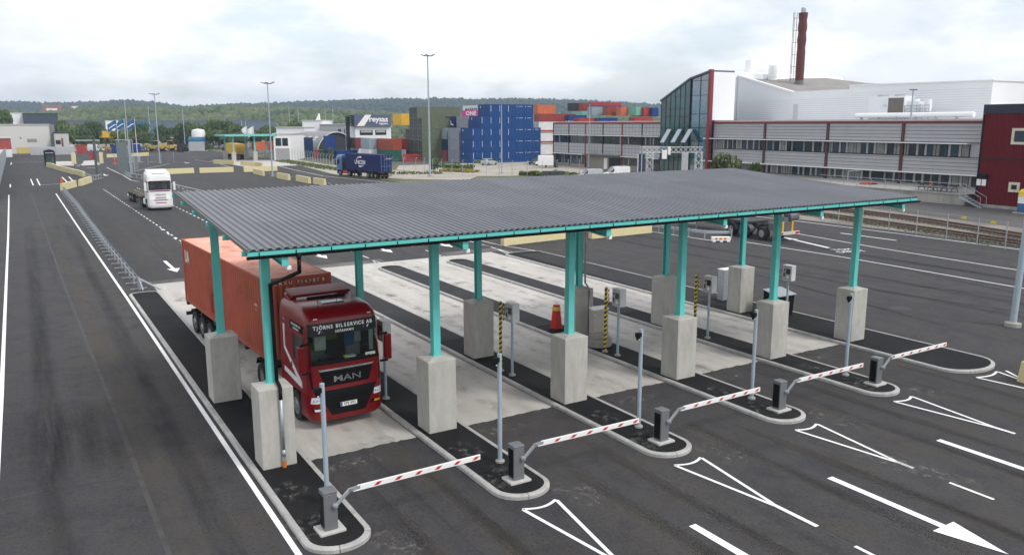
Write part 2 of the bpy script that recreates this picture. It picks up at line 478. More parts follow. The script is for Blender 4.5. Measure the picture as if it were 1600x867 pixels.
def kerb_ring(P, name, parent=None, w=.145, h=HK, stone=1.0):
    """a ring of kerbstones with open joints round the outline P"""
    P = resample(P, .25); Q = inset(P, w); b = inset(P, .035)
    mb = MB(); n = len(P); acc = 0.0
    for i in range(n):
        j = (i + 1) % n
        a0, a1, m0, m1, c0, c1 = [Vector(q) for q in (P[i], P[j], b[i], b[j], Q[i], Q[j])]
        L = (a1 - a0).length; acc += L; e = 0.0
        if acc > stone: acc = 0.0; e = .018 / max(L, .03)
        a1, m1, c1 = a0 + (a1 - a0) * (1 - e), m0 + (m1 - m0) * (1 - e), c0 + (c1 - c0) * (1 - e)
        z = [(a0, 0), (a0, h - .03), (m0, h), (c0, h), (c0, 0)]; y = [(a1, 0), (a1, h - .03), (m1, h), (c1, h), (c1, 0)]
        for t in range(4):
            mb.face([(z[t][0].x, z[t][0].y, z[t][1]), (y[t][0].x, y[t][0].y, y[t][1]), (y[t + 1][0].x, y[t + 1][0].y, y[t + 1][1]), (z[t + 1][0].x, z[t + 1][0].y, z[t + 1][1])])
        if e:
            mb.face([(p.x, p.y, h_) for p, h_ in y]); 
            k = Vector(P[j]); mb.face([(p.x, p.y, h_) for p, h_ in [(k, 0), (k, h - .03), (Vector(b[j]), h), (Vector(Q[j]), h), (Vector(Q[j]), 0)]])
    o = mb.build(name, M_KERB, parent); return o, Q
def island(P, mt=M_NEW, far=None):
    root = bpy.data.objects.new('traffic_island', None); COL.objects.link(root); tag(root, kind='structure')
    o, Q = kerb_ring(P, 'kerb', root)
    mb = MB(); mb.face([(x, y, HK - .012) for x, y in Q], 0)
    mb.build('island_paving', mt, root)
    return root
for k, (x0, x1) in enumerate(ISL):
    if k == 5:
        P = stadium(24.15, 27.2, YN - .15, YF + .4, 1.1, .8)
    elif k == 0:
        P = stadium(x0, x1, YN, 27.4, .72, .45)
    else:
        P = stadium(x0 + .05, x1 - .05, YN, YF, .75, .8)
    island(P, M_NEW)
# paler weathered asphalt on the far half of the middle islands
wb = MB()
for k in range(1, 6):
    x0, x1 = ISL[k]; e = .24 if k < 5 else .85
    wb.face([(x0 + .24, 9.0, HK - .006), (x1 - .24, 9.0, HK - .006), (x1 - .24, YF - .9, HK - .006), (x0 + e, YF - .9, HK - .006)])
struct('island_weathering', wb, M_NEWB)

# ---- painted markings
pm = MB(); Z = .0165
def line(x0, y0, x1, y1, w=.12, mi=0, z=Z):
    a, b = Vector((x0, y0)), Vector((x1, y1)); t = (b - a).normalized(); n = Vector((-t.y, t.x)) * w / 2
    pm.face([(*(a - n), z), (*(b - n), z), (*(b + n), z), (*(a + n), z)], mi)
def pline(P, w=.12, mi=0, z=Z):
    for i, (a, b) in enumerate(zip(P, P[1:])): line(*a, *b, w, mi, z + .0003 * (i % 2))
def dashes(x0, y0, x1, y1, on, off, w=.12, mi=0):
    L = math.hypot(x1 - x0, y1 - y0); t = 0
    while t < L:
        e = min(L, t + on); line(x0 + (x1 - x0) * t / L, y0 + (y1 - y0) * t / L, x0 + (x1 - x0) * e / L, y0 + (y1 - y0) * e / L, w, mi); t += on + off
line(-.93, -40, -.88, 27.0, .14); pline([(-.88, 27.0), (-.95, 60), (-.95, 107)], .14)
pline([(-6.75, -10), (-6.62, 11), (-6.5, 60), (-6.5, 108)], .14)
# points of paint in front of the islands, near side
for k in range(1, 6):
    cx = 5 * k; xl, xr, tip = cx - .55, cx + .45, cx - .08
    if k == 5: xl, xr = cx - .5, cx + .9
    n = 6; arc = []
    for i in range(n + 1):
        t = i / n; arc.append((xl + (xr - xl) * t, -5.86 - .16 * math.sin(math.pi * t)))
    pline(arc, .09)
    pline([(xl, -5.88), (tip - .02, -9.0)], .10); pline([(xr, -5.90), (tip + .03, -8.9)], .10, z=Z + .0006)
    te = (-10.0, -10.25, -9.48, -9.6, -9.6)[k - 1]; line(tip, -8.9, tip, te, .13, z=Z + .0012)
    dashes(cx - .12, te - 1.04, cx - .12, -40, 1.15, 2.3, .10)
    # far side: nose of paint meeting each island
    pline([(cx - .55, YF - .75), (cx + .3, 31.1), (cx + .5, 28.4)], .09, 1)
    dashes(cx + .4, 32.1, cx + .4, 60, 1.2, 2.3, .10)
def arrow(cx, y0, y1, w=.22, hw=.42, hl=1.5, mi=0):
    s = -1 if y1 < y0 else 1
    line(cx, y0, cx, y1 - s * hl, w, mi)
    pm.face([(cx - hw, y1 - s * hl, Z + .0008), (cx + hw, y1 - s * hl, Z + .0008), (cx, y1, Z + .0008)], mi)
for k in range(5):
    arrow(5 * k + 2.45, -8.65, -13.3)
    arrow(5 * k + 2.85, 38.6, 33.5)
for x in (5.45, 10.0):
    dashes(x + .1, 48, x - .05, 112, .95, 1.15, .12)
dashes(15.6, 46, 15.4, 132, 1.2, 2.3, .11)
line(20.5, 60, 14.6, 134, .11)
# right-hand road
pline([(58.0, -40), (58.4, 9), (58.9, 20), (59.0, 30), (58.4, 42), (49, 85), (42.8, 124), (44.5, 150), (48.5, 190)], .16)
line(49.0, -40, 49.2, 4.8, .13); pline([(49.2, 4.8), (50.2, 16), (52.4, 30), (52.8, 36)], .13, z=Z + .001)
pline([(43.2, -40), (43.4, 1.9), (44.2, 15), (44.0, 24)], .13)
dashes(55.0, 17.6, 55.4, 80, 5.3, 6, .2); dashes(54.8, 6.3, 54.0, -40, 5.3, 6, .2)
line(47.0, 17.9, 48.4, 22.5, .3); pm.face([(48.0, 22.4, Z), (48.8, 22.2, Z), (48.9, 24.0, Z)])
line(27.15, 28.8, 27.15, -5.0, .10, z=.0172); line(26.3, -6.0, 24.6, -8.6, .10)
pline([(26.35, 38.5), (26.5, 32.4), (27.3, 28.6)], .10)
pline([(25.5, 36), (25.4, 32), (25.0, 28.3)], .10)
line(42.4, 24.4, 41.5, 38, .13); dashes(36, 40, 33.5, 104, 1.2, 2.0, .12); dashes(39.5, 44, 36.5, 140, 1.2, 2.0, .12)
# far-left gates
pline([(-6.2, 206), (-6.1, 221.4), (1.3, 220.7), (2.0, 200)], .18)
for a, b in (((48, 280), (52, 290)), ((57.5, 279.5), (62.5, 290)), ((62.5, 289.5), (97, 287)), ((97, 277), (107, 287)), ((107.5, 276.5), (117.5, 286.5)), ((16, 288), (16, 293))):
    p, q = gp(*a), gp(*b); line(p.x, p.y, q.x, q.y, .18)
for P in ([(167, 262), (192, 274), (205, 282), (217, 284)], [(305, 250), (335, 254), (362, 262), (350, 265)], [(217, 266), (265, 256)], [(120, 260), (135, 254), (170, 253)],
          [(300, 246), (315, 246)], [(292, 246), (310, 246.5)], [(288, 254), (300, 254)]):
    Q = [gp(*q) for q in P]; pline([(q.x, q.y) for q in Q], .22, 1)
for x, y in ((164, 273.5), (291, 254.5)):
    q = gp(x, y); arrow(q.x, q.y + 3, q.y - 3, .25, .6, 2)
o = pm.build('road_markings', [M_PAINT, M_PAINTW]); tag(o, kind='structure')
# stencilled words on the right-hand lane
to = text('TOM\nDEPOT', 'lane_lettering', M_PAINT, None, (47.0, 16.3, .0185), (0, 0, R(-14)), .95, ext=.001, sx=.8); tag(to, kind='structure')
# seams, patches and covers in the asphalt
sm = MB()
def seam(P, w, mi):
    for i, (a, b) in enumerate(zip(P, P[1:])):
        a, b = Vector(a), Vector(b); t = (b - a).normalized(); n = Vector((-t.y, t.x)) * w / 2; z = .0085 + .0004 * (i % 2)
        sm.face([(*(a - n), z), (*(b - n), z), (*(b + n), z), (*(a + n), z)], mi)
Q = [gp(*q) for q in ((235, 310), (262, 330), (300, 380), (330, 420), (395, 470), (445, 560))]
seam([(-3.9, 110), (-3.7, 60), (-3.6, 30), (-3.4, 8), (-3.3, -14)], .13, 1)
seam([(-8.5, 1.4), (-5.4, 1.6), (-3.4, 1.2)], .05, 0); seam([(-3.4, 1.2), (-2.3, 2.8)], .05, 0)
seam([(-7.6, 66), (-1.2, 67)], .12, 1); seam([(5.0, 100), (5.3, 46)], .08, 1)
for x in (30.4, 34.0, 37.7, 40.6): seam([(x, 34), (x + .3, 10), (x + .2, -20)], .05, rnd.choice((0, 1)))
for k in range(1, 6): seam([(5 * k - .12, -10.3), (5 * k - .12, -30)], .04, 1)
struct('asphalt_seams', sm, [M_SEAM, M_SEAML])
mh = MB(); c = gp(1407, 482)
for (cx, cy, r) in ((c.x, c.y, .42),):
    n = 24
    for i in range(n):
        a, b = 2 * math.pi * i / n, 2 * math.pi * (i + 1) / n
        mh.face([(cx + r * math.cos(a), cy + r * math.sin(a), .0095), (cx + r * math.cos(b), cy + r * math.sin(b), .0095), (cx + (r + .09) * math.cos(b), cy + (r + .09) * math.sin(b), .0095), (cx + (r + .09) * math.cos(a), cy + (r + .09) * math.sin(a), .0095)], 0)
    mh.face([(cx + r * math.cos(2 * math.pi * i / n), cy + r * math.sin(2 * math.pi * i / n), .0096) for i in range(n)], 1)
tag(mh.build('manhole_cover', [M_SEAML, M_SEAM]), 'round iron manhole cover in the asphalt behind the right-hand island', 'manhole cover')

# ---- dust, rubber and spill marks lying on the surfaces
def stain_mat(name, col, amt, sx, sy, lo, hi):
    m = bpy.data.materials.new(name); m.use_nodes = True; n, l = m.node_tree.nodes, m.node_tree.links; b = n['Principled BSDF']
    b.inputs['Base Color'].default_value = (*col, 1); b.inputs['Roughness'].default_value = .9; b.inputs['Specular IOR Level'].default_value = .15
    uv = n.new('ShaderNodeUVMap'); uv.uv_map = 'UVMap'; sp = n.new('ShaderNodeSeparateXYZ'); l.new(uv.outputs[0], sp.inputs[0])
    def f(op, a, bb):
        q = n.new('ShaderNodeMath'); q.operation = op
        for i, v in enumerate((a, bb)):
            if isinstance(v, (int, float)): q.inputs[i].default_value = v
            else: l.new(v, q.inputs[i])
        return q.outputs[0]
    ex = f('MULTIPLY', f('MULTIPLY', sp.outputs['X'], f('SUBTRACT', 1, sp.outputs['X'])), 4); ey = f('MULTIPLY', f('MULTIPLY', sp.outputs['Y'], f('SUBTRACT', 1, sp.outputs['Y'])), 4)
    tc = n.new('ShaderNodeTexCoord'); mp = n.new('ShaderNodeMapping'); mp.inputs['Scale'].default_value = (sx, sy, 1); l.new(tc.outputs['Object'], mp.inputs[0])
    nz = n.new('ShaderNodeTexNoise'); nz.inputs['Scale'].default_value = 1; nz.inputs['Detail'].default_value = 9; nz.inputs['Roughness'].default_value = .68; l.new(mp.outputs[0], nz.inputs['Vector'])
    mr = n.new('ShaderNodeMapRange'); mr.inputs[1].default_value = lo; mr.inputs[2].default_value = hi; l.new(nz.outputs['Fac'], mr.inputs[0])
    l.new(f('MULTIPLY', f('MULTIPLY', f('MULTIPLY', f('POWER', ex, 1.3), f('POWER', ey, .6)), mr.outputs[0]), amt), b.inputs['Alpha'])
    return m
ST = [stain_mat('tan dust tracks', (.15, .132, .105), .50, 2.2, .25, .34, .78), stain_mat('rubber tracks', (.016, .016, .017), .42, 2.5, .18, .32, .72), stain_mat('pale cement dust', (.36, .345, .32), .75, 4.5, 3.6, .50, .78), stain_mat('oil drips', (.18, .17, .155), .36, 1.6, 1.1, .44, .66)]
stq = []
def stain(x, y, w, h, mi, rz=0.0, z=.0135): stq.append((x, y, w, h, mi, rz, z))
for k in range(5):
    c = 5 * k + 2.55
    for s in (-.95, .95):
        stain(c + s + rnd.uniform(-.15, .15), -10, .95, rnd.uniform(17, 24), 0, rnd.uniform(-.02, .02)); stain(c + s * .8 + rnd.uniform(-.2, .2), -9 + rnd.uniform(-3, 1), .6, rnd.uniform(12, 18), 1, rnd.uniform(-.03, .03), .0138)
        stain(c + s, 14, .7, 29, 3, rnd.uniform(-.004, .004), .0139); stain(c + s, 48, 1.2, 36, 0); 
    stain(c, 8 + rnd.uniform(-4, 4), .7, 16, 3, 0, .0141)
    for q in range(9): stain(c + rnd.uniform(-1.2, 1.2), rnd.uniform(0, 29), rnd.uniform(.8, 2.2), rnd.uniform(.4, 1.2), 3, rnd.uniform(-.5, .5), .0142 + .0001 * q)
for k, cx_ in enumerate((0, 5.1, 10.15, 15.25, 20.3)):
    stain(cx_ - .3, -4.2, 1.5, 1.4, 2, .4, HK - .009); stain(cx_ + 1.2, -6.2 + rnd.uniform(-.3, .2), 1.6, .9, 2, .6); stain(cx_ + .9, -5.4, .9, .8, 2, .2, .0137); stain(cx_ - .2, -2.0, 1.0, 1.2, 2, .2, HK - .0088)
    stain(cx_ + 1.6, -1.0, 3.2, .7, 2, 0, .0137)
for i in range(46):
    x, y = rnd.uniform(-7, 58), rnd.uniform(-16, 90); stain(x, y, rnd.uniform(.8, 2.6), rnd.uniform(.8, 4.0), rnd.choice((0, 2, 0, 3)), rnd.uniform(-.3, .3), .0145 + .0001 * i) if not (-1 < x < 27.5 and -6 < y < 32) else None
for x, w in ((-5.2, 1.0), (-3.0, 1.3), (-2.0, .8), (32, 1.1), (36, .9), (39.2, 1.2), (46, 1.4), (51.5, 1.0), (55, 1.2)):
    stain(x, 22, w, 90, rnd.choice((0, 1)), rnd.uniform(-.01, .01), .0134 if x < 20 else .0133)
for a_ in range(5): stain(33 + a_ * 3.2, 6 + rnd.uniform(-5, 5), .5, 26, 1, rnd.uniform(-.35, .35), .0160 + .0001 * a_)
stain(-4.6, 5.4, 4.2, 7.0, 1, .05, .0132)
sm_ = MB(); uvs = []
for x, y, w, h, mi, rz, z in stq:
    c_, s_ = math.cos(rz), math.sin(rz); sm_.face([(x + c_ * a - s_ * b, y + s_ * a + c_ * b, z) for a, b in ((-w / 2, -h / 2), (w / 2, -h / 2), (w / 2, h / 2), (-w / 2, h / 2))], mi)
me = bpy.data.meshes.new('surface_stains'); me.from_pydata(sm_.v, [], sm_.f); [me.materials.append(q) for q in ST]; me.polygons.foreach_set('material_index', sm_.m)
ul = me.uv_layers.new(name='UVMap'); ul.data.foreach_set('uv', [c for f in sm_.f for q in ((0, 0), (1, 0), (1, 1), (0, 1)) for c in q])
so_ = bpy.data.objects.new('surface_stains', me); COL.objects.link(so_); tag(so_, kind='structure')
# ================================================================== THE CANOPY
RX0, RX1, RY0, RY1 = -.86, 25.92, -1.98, 8.15
ROOFV = [0, 1, 0, 2, 0, 1, 2]
def roofz(y): return 6.40 + (y - RY0) * .0705          # crest level of the sheets
def make_canopy():
    root = thing('canopy', 'large grey corrugated canopy on teal columns and concrete plinths over five lanes', 'canopy', (0, 0, 0))
    # corrugated roof: trapezoid ridges run down the slope
    mb = MB(); p = .20; n = int((RX1 - RX0) / p); p = (RX1 - RX0) / n
    prof = []
    for i in range(n):
        x = RX0 + i * p
        prof += [(x, -.045), (x + p * .30, -.045), (x + p * .44, 0), (x + p * .80, 0), (x + p * .94, -.045)]
    prof.append((RX1, -.045))
    ys = [RY0, 1.4, 4.8, RY1]
    for i in range(len(ys) - 1):
        y0, y1 = ys[i], ys[i + 1] + (.12 if i < len(ys) - 2 else 0)
        l0 = .006 * (2 - i)
        for (xa, za), (xb, zb) in zip(prof, prof[1:]):
            mb.face([(xa, y0, roofz(y0) + za + l0), (xb, y0, roofz(y0) + zb + l0), (xb, y1, roofz(y1) + zb + l0), (xa, y1, roofz(y1) + za + l0)], ROOFV[(int((xa - RX0 + .05) / 1.0) * 3 + i * 2) % 7])
    mb.build('roof_sheet', [M_ROOF, mat('grey roof sheet paler', (.131, .136, .154), .42, var=.12, scale=1.1, stretch=(1, .1, 1)), mat('grey roof sheet darker', (.121, .126, .142), .47, var=.12, scale=1.1, stretch=(1, .1, 1))], root)
    so = MB()                                              # underside of the sheets
    for (xa, za), (xb, zb) in zip(prof, prof[1:]):
        y0, y1 = RY0 + .02, RY1 - .02
        so.face([(xa, y0, roofz(y0) + za - .008), (xb, y0, roofz(y0) + zb - .008), (xb, y1, roofz(y1) + zb - .008), (xa, y1, roofz(y1) + za - .008)])
    so.build('roof_underside', mat('pale underside', (.36, .37, .38), .6), root)
    # verge flashing on both gable edges
    for x0, x1 in ((RX0 - .03, RX0 + .002), (RX1 - .002, RX1 + .03)):
        v = MB(); v.quadset([(x0, RY0, roofz(RY0) - .075), (x1, RY0, roofz(RY0) - .075), (x0, RY1, roofz(RY1) - .075), (x1, RY1, roofz(RY1) - .075), (x0, RY0, roofz(RY0) + .015), (x1, RY0, roofz(RY0) + .015), (x0, RY1, roofz(RY1) + .015), (x1, RY1, roofz(RY1) + .015)],
                            [(0, 2, 3, 1), (4, 5, 7, 6), (0, 1, 5, 4), (2, 6, 7, 3), (0, 4, 6, 2), (1, 3, 7, 5)])
        v.build('verge_flashing', M_ROOF, root)
    # teal eaves board, black gutter and its brackets
    e = MB(); e.box(RX0 - .02, RX1 + .02, RY0 - .02, RY0 + .03, roofz(RY0) - .17, roofz(RY0) - .062); e.build('eaves_board', M_TEAL, root)
    gu = MB(); zt = roofz(RY0) - .150; yc = RY0 - .085; k = 8; P = []
    for i in range(k + 1):
        a = math.pi + math.pi * i / k; P.append((yc + .06 * math.cos(a), zt + .075 * math.sin(a)))
    for i in range(k, -1, -1):
        a = math.pi + math.pi * i / k; P.append((yc + .052 * math.cos(a), zt + .066 * math.sin(a)))
    gu.extr(P, 'x', RX0 - .06, RX1 + .06)
    gu.build('gutter', M_BLACK, root)
    br = MB(); x = RX0 + .25
    while x < RX1:
        br.box(x - .012, x + .012, RY0 - .03, RY0 - .022, roofz(RY0) - .15, roofz(RY0) - .07); x += .9
    br.build('gutter_bracket', M_BLACK, root)
    # purlins, parallel to the eaves
    for y in (-1.70, .35, 2.4, 4.4, 6.3, 8.0):
        m = MB(); z1 = roofz(y) - .067; z0 = z1 - .13
        m.extr([(y - .03, z0), (y + .03, z0), (y + .03, z0 + .012), (y - .018, z0 + .012), (y - .018, z1 - .012), (y + .03, z1 - .012), (y + .03, z1), (y - .03, z1)], 'x', RX0 - .10, RX1 + .05)
        m.build('purlin', M_TEAL, root)
    # main beams on the columns, running down the slope
    for i in range(6):
        cx = 5.0 * i; m = MB(); ya, yb = -2.02, 8.05
        def bz(y): return roofz(y) - .067 - .135
        for (xa, xb, da, db) in ((-.085, .085, 0, .016), (-.006, .006, .016, .225), (-.085, .085, .225, .241)):
            vs = [(cx + x, y, bz(y) - d) for d in (db, da) for y in (ya, yb) for x in (xa, xb)]
            m.quadset(vs, [(0, 2, 3, 1), (4, 5, 7, 6), (0, 1, 5, 4), (2, 6, 7, 3), (0, 4, 6, 2), (1, 3, 7, 5)])
        b = m.build('beam', M_TEAL, root)
        vs = MB(); vs.box(cx - .085, cx + .085, ya - .011, ya - .001, bz(ya) - .241, bz(ya)); vs.build('end_plate', M_TEAL, b)
        lt = MB(); lt.tube((cx + .1, ya + .25, bz(ya) - .30), (cx + .1, 7.8, bz(7.8) - .30), .022, 6); lt.build('light_tube', M_WHITE, b)
        lb = MB(); lb.box(cx + .04, cx + .16, ya + .02, ya + .16, bz(ya) - .36, bz(ya) - .245); lb.build('sensor_head', M_WHITE, b, bevel=.02)
        for y in (0.0, 6.32):
            z1 = bz(y) - .242
            pl = MB(); h = 2.24 + HK
            pl.box(cx - .468, cx + .468, y - .432, y + .432, HK - .02, h)
            po = pl.build('plinth', M_CONC, root, bevel=.025)
            cp = MB(); b0 = [(cx - .44, y - .405, h - .002), (cx + .44, y - .405, h - .002), (cx + .44, y + .405, h - .002), (cx - .44, y + .405, h - .002)]
            t0 = [(cx - .17, y - .17, h + .075), (cx + .17, y - .17, h + .075), (cx + .17, y + .17, h + .075), (cx - .17, y + .17, h + .075)]
            for q in range(4): cp.face([b0[q], b0[(q + 1) % 4], t0[(q + 1) % 4], t0[q]])
            cp.face(t0); cp.build('plinth_cap', M_CONC, po)
            c = MB()
            if y == 0: c.box(cx - .115, cx + .115, y - .115, y + .115, h + .07, z1)
            else:
                for q in ((-.115, .115, -.115, -.100), (-.115, .115, .100, .115), (-.005, .005, -.1, .1)): c.box(cx + q[0], cx + q[1], y + q[2], y + q[3], h + .07, z1)
            co = c.build('column', M_TEAL, root)
            bp = MB(); bp.box(cx - .155, cx + .155, y - .155, y + .155, h + .073, h + .092)
            for sx in (-1, 1):
                for sy in (-1, 1): bp.tube((cx + sx * .13, y + sy * .13, h + .09), (cx + sx * .13, y + sy * .13, h + .13), .014, 6)
            bp.build('base_plate', M_TEAL, co)
    # downpipe at the left front corner
    d = MB(); zt = roofz(RY0) - .21
    d.tube((.33, yc, zt + .05), (.33, yc, zt - .10), .075, 10, r2=.05)
    d.path([(.33, yc, zt - .08), (.33, yc + .02, zt - .42), (.07, -.20, zt - 1.02), (.10, -.19, 2.50), (.10, -.40, 2.43), (.10, -.49, 2.36), (.10, -.49, 2.05)], .05, 10)
    d.build('downpipe', M_BLACK, root, smooth=True)
    d = MB(); d.tube((.10, -.49, 2.06), (.10, -.49, .62), .046, 10); d.tube((.10, -.49, .62), (.10, -.49, .42), .046, 10, r2=.055)
    d.build('lower_downpipe', M_GALV, root, smooth=True)
    d = MB(); d.tube((.10, -.49, .42), (.10, -.49, .30), .056, 10); d.tube((.10, -.49, .30), (.10, -.49, .11), .058, 10, mi=1)
    d.build('drain_socket', [M_GALV, mat('orange drain pipe', (.55, .16, .02), .5)], root)
    # second downpipe on the back of the fourth row
    d = MB(); d.path([(15.2, 8.1, 6.9), (15.2, 6.5, 6.4), (15.19, 6.13, 6.2), (15.19, 6.13, 2.6), (15.24, 5.86, 2.35), (15.24, 5.84, .2)], .04, 8)
    d.build('rear_downpipe', M_GALV, root, smooth=True)
    return root
make_canopy()

# ================================================================== EQUIPMENT ON THE ISLANDS
ISN = ['first', 'second', 'third', 'fourth', 'fifth', 'sixth']
def collar(parent, name='base_collar', r=.13):
    m = MB(); m.lathe((0, 0, 0), [(r * .95, -.006), (r, .0), (r, .05), (r * .8, .07), (.06, .07)], 14)
    return m.build(name, M_CONCD, parent, smooth=False)
# barrier machines
def make_barrier():
    t = thing('boom_barrier', '', 'barrier')
    m = MB(); m.box(-.31, .31, -.27, .25, -.006, .06); m.build('concrete_base', mat('pale base concrete', (.5, .49, .47), .85, bump=.2), t, bevel=.012)
    m = MB(); m.box(-.165, .155, -.165, .165, .055, .94); m.build('cabinet', M_CASE, t, bevel=.02)
    m = MB(); m.box(-.172, .162, -.172, .172, .935, 1.01); m.build('cabinet_lid', M_CASE, t, bevel=.022)
    m = MB(); m.box(-.171, -.164, -.125, .125, .12, .90); m.build('side_panel', M_BLACK, t)
    m = MB(); m.tube((.08, -.16, .66), (.08, -.24, .66), .06, 12)
    m.box(-.035, .035, -.27, -.19, -.04, .04, 0, Matrix.Translation((.1, 0, .66)))
    A0, A1, A2 = Vector((.08, -.225, .66)), Vector((.44, -.225, .965)), Vector((.66, -.225, .985))
    for p, q in ((A0, A1), (A1, A2)):
        d = (q - p); L = d.length; ang = -math.atan2(d.z, d.x)
        m.box(-.03, L + .03, -.025, .025, -.04, .04, 0, Matrix.Translation(p) @ Matrix.Rotation(ang, 4, 'Y'))
    m.build('crank_arm', M_GALV, t, bevel=.006)
    # striped boom
    z0, z1 = .90, 1.035; ya, yb = -.245, -.205; xa, xb = .52, 3.92
    m = MB(); m.extr([(xa, z0), (xb, z0), (xb, z1), (xa + .12, z1)], 'y', ya, yb)
    bo = m.build('boom', M_WHITE, t, bevel=.006)
    m = MB()
    for i in range(6):
        x = xa + .50 + i * .53; s = .10
        for y in (ya - .003, yb + .003):
            m.face([(x, y, z0 + .03), (x + .13, y, z0 + .03), (x + .13 + s, y, z1 - .03), (x + s, y, z1 - .03)])
    m.build('red_stripe', mat('red reflective stripe', (.55, .02, .015), .4), bo)
    return t
_b = make_barrier()
for k in range(5):
    o = _b if k == 0 else copy_tree(_b)
    o.location = (5 * k + (.0, .1, .15, .25, .33)[k], -4.52, HK - .012); o.rotation_euler = (0, 0, R((1, -1, .5, -.5, 0)[k]))
    tag(o, 'grey boom barrier with lowered red and white arm on the %s island from the left' % ISN[k], None, 'boom barriers at the lane exits')
# camera posts
def make_campost():
    t = thing('camera_post', '', 'camera post')
    m = MB(); m.tube((0, 0, -.006), (0, 0, 3.12), .062, 14); m.build('pole', M_GALVP, t, smooth=False)
    smooth_angle(t.children[0])
    collar(t)
    m = MB(); m.box(-.20, -.02, -.06, .06, 2.90, 3.03); m.tube((-.12, 0, 2.86), (-.12, 0, 2.96), .065, 10); m.ball((-.13, 0, 2.85), .06)
    m.box(-.09, .0, -.02, .02, 2.95, 2.99)
    c = m.build('camera', M_BLACK, t, bevel=.01)
    m = MB(); m.tube((-.13, -.06, 2.83), (-.13, -.075, 2.82), .022, 8); m.build('lens', M_WHITE, c)
    return t
_c = make_campost()
for k in range(5):
    o = _c if k == 0 else copy_tree(_c)
    o.location = (5 * k + .32, -3.3, HK - .012) if k else (.38, -3.25, HK - .012)
    tag(o, 'slim grey camera post behind the boom barrier of the %s island from the left' % ISN[k], None, 'camera posts beside the boom barriers')
# striped guard poles
M_STRIPE = bpy.data.materials.new('yellow black stripes'); M_STRIPE.use_nodes = True
_n, _l = M_STRIPE.node_tree.nodes, M_STRIPE.node_tree.links
_tc = _n.new('ShaderNodeTexCoord'); _mp = _n.new('ShaderNodeMapping'); _mp.inputs['Rotation'].default_value = (R(0), R(38), 0)
_wv = _n.new('ShaderNodeTexWave'); _wv.bands_direction = 'Z'; _wv.inputs['Scale'].default_value = 2.1
_cr = _n.new('ShaderNodeValToRGB'); _cr.color_ramp.interpolation = 'CONSTANT'
_cr.color_ramp.elements[0].color = (.02, .02, .02, 1); _cr.color_ramp.elements[1].position = .5; _cr.color_ramp.elements[1].color = (.75, .55, .02, 1)
_l.new(_tc.outputs['Object'], _mp.inputs[0]); _l.new(_mp.outputs[0], _wv.inputs[0]); _l.new(_wv.outputs['Fac'], _cr.inputs[0]); _l.new(_cr.outputs[0], _n['Principled BSDF'].inputs['Base Color'])
def make_striped():
    t = thing('guard_pole', '', 'guard pole')
    m = MB(); m.tube((0, 0, -.006), (0, 0, 2.72), .062, 12); m.build('pole', M_STRIPE, t); smooth_angle(t.children[0]); collar(t)
    m = MB(); m.box(.13, .16, -.012, .012, 1.95, 2.65); m.box(.0, .17, -.012, .012, 2.0, 2.03); m.box(.0, .17, -.012, .012, 2.55, 2.58); m.build('height_rod', M_STRIPE, t)
    return t
_s = make_striped()
for i, k in enumerate((2, 3, 4)):
    o = _s if i == 0 else copy_tree(_s)
    o.location = (5 * k - .37, 3.94, HK - .012)
    tag(o, 'yellow and black striped guard pole beside the ticket terminal on the %s island' % ISN[k], None, 'striped guard poles under the canopy')
# ticket terminals
def make_terminal():
    t = thing('ticket_terminal', '', 'ticket terminal')
    m = MB(); m.tube((0, 0, -.006), (0, 0, 2.10), .052, 12); m.build('pole', M_GALVP, t); smooth_angle(t.children[0]); collar(t)
    m = MB(); m.box(-.14, .16, -.27, .25, 2.06, 2.78)
    h = m.build('housing', mat('terminal housing', (.62, .63, .64), .4), t, bevel=.015)
    m = MB(); m.box(-.150, -.141, -.25, .23, 2.09, 2.75); m.build('front_panel', mat('terminal front', (.40, .40, .41), .45), t)
    m = MB(); m.box(-.157, -.151, -.20, .04, 2.38, 2.62); m.build('screen', M_GLASS, t)
    m = MB(); m.box(-.158, -.151, .10, .17, 2.24, 2.42); m.box(-.158, -.151, .09, .16, 2.52, 2.60); m.build('reader_slot', M_BLACK, t)
    m = MB(); m.box(-.156, -.151, -.12, .0, 2.18, 2.30); m.build('keypad', M_WHITE, t)
    return t
_t = make_terminal()
for i, (x, y, k, extra) in enumerate(((4.67, 3.3, 1, 'behind the red truck cab'), (9.72, 3.25, 2, 'at its striped pole'), (14.72, 3.23, 3, 'at its striped pole'), (19.77, 3.27, 4, 'at its striped pole'), (24.85, 3.3, 5, 'near the right edge of the canopy'))):
    o = _t if i == 0 else copy_tree(_t)
    o.location = (x, y, HK - .012)
    tag(o, 'grey ticket box on a pole, %s island, %s' % (ISN[k], extra), None, 'ticket terminals under the canopy')
# steel cabinet on a round concrete foot
t = thing('steel_cabinet', 'brushed steel cabinet with sloping lid on a round concrete foot on the fourth island', 'cabinet', (15.05, 5.0, HK - .012))
m = MB(); m.lathe((0, 0, 0), [(.60, -.004), (.62, .02), (.62, .26), (.58, .32), (.02, .33)], 28); m.build('concrete_foot', M_CONCD, t)
m = MB(); m.box(-.46, .34, -.30, .02, .32, .60); m.build('plinth_band', M_CONCD, t, bevel=.01)
m = MB(); m.extr([(-.29, .60), (.01, .60), (.01, 1.62), (-.29, 1.56)], 'x', -.45, .33); b = m.build('body', M_STEEL, t, bevel=.012)
m = MB(); m.extr([(-.33, 1.572), (.04, 1.646), (.04, 1.68), (-.33, 1.605)], 'x', -.48, .36); m.build('lid', M_STEEL, t, bevel=.008)
m = MB(); m.box(-.40, -.37, -.302, -.291, 1.35, 1.45); m.build('lock', M_WHITE, b)
m = MB(); m.box(-.06, .06, -.08, .0, 0, 1.05, 0, Matrix.Translation((15.32, 5.86, HK - .012)))
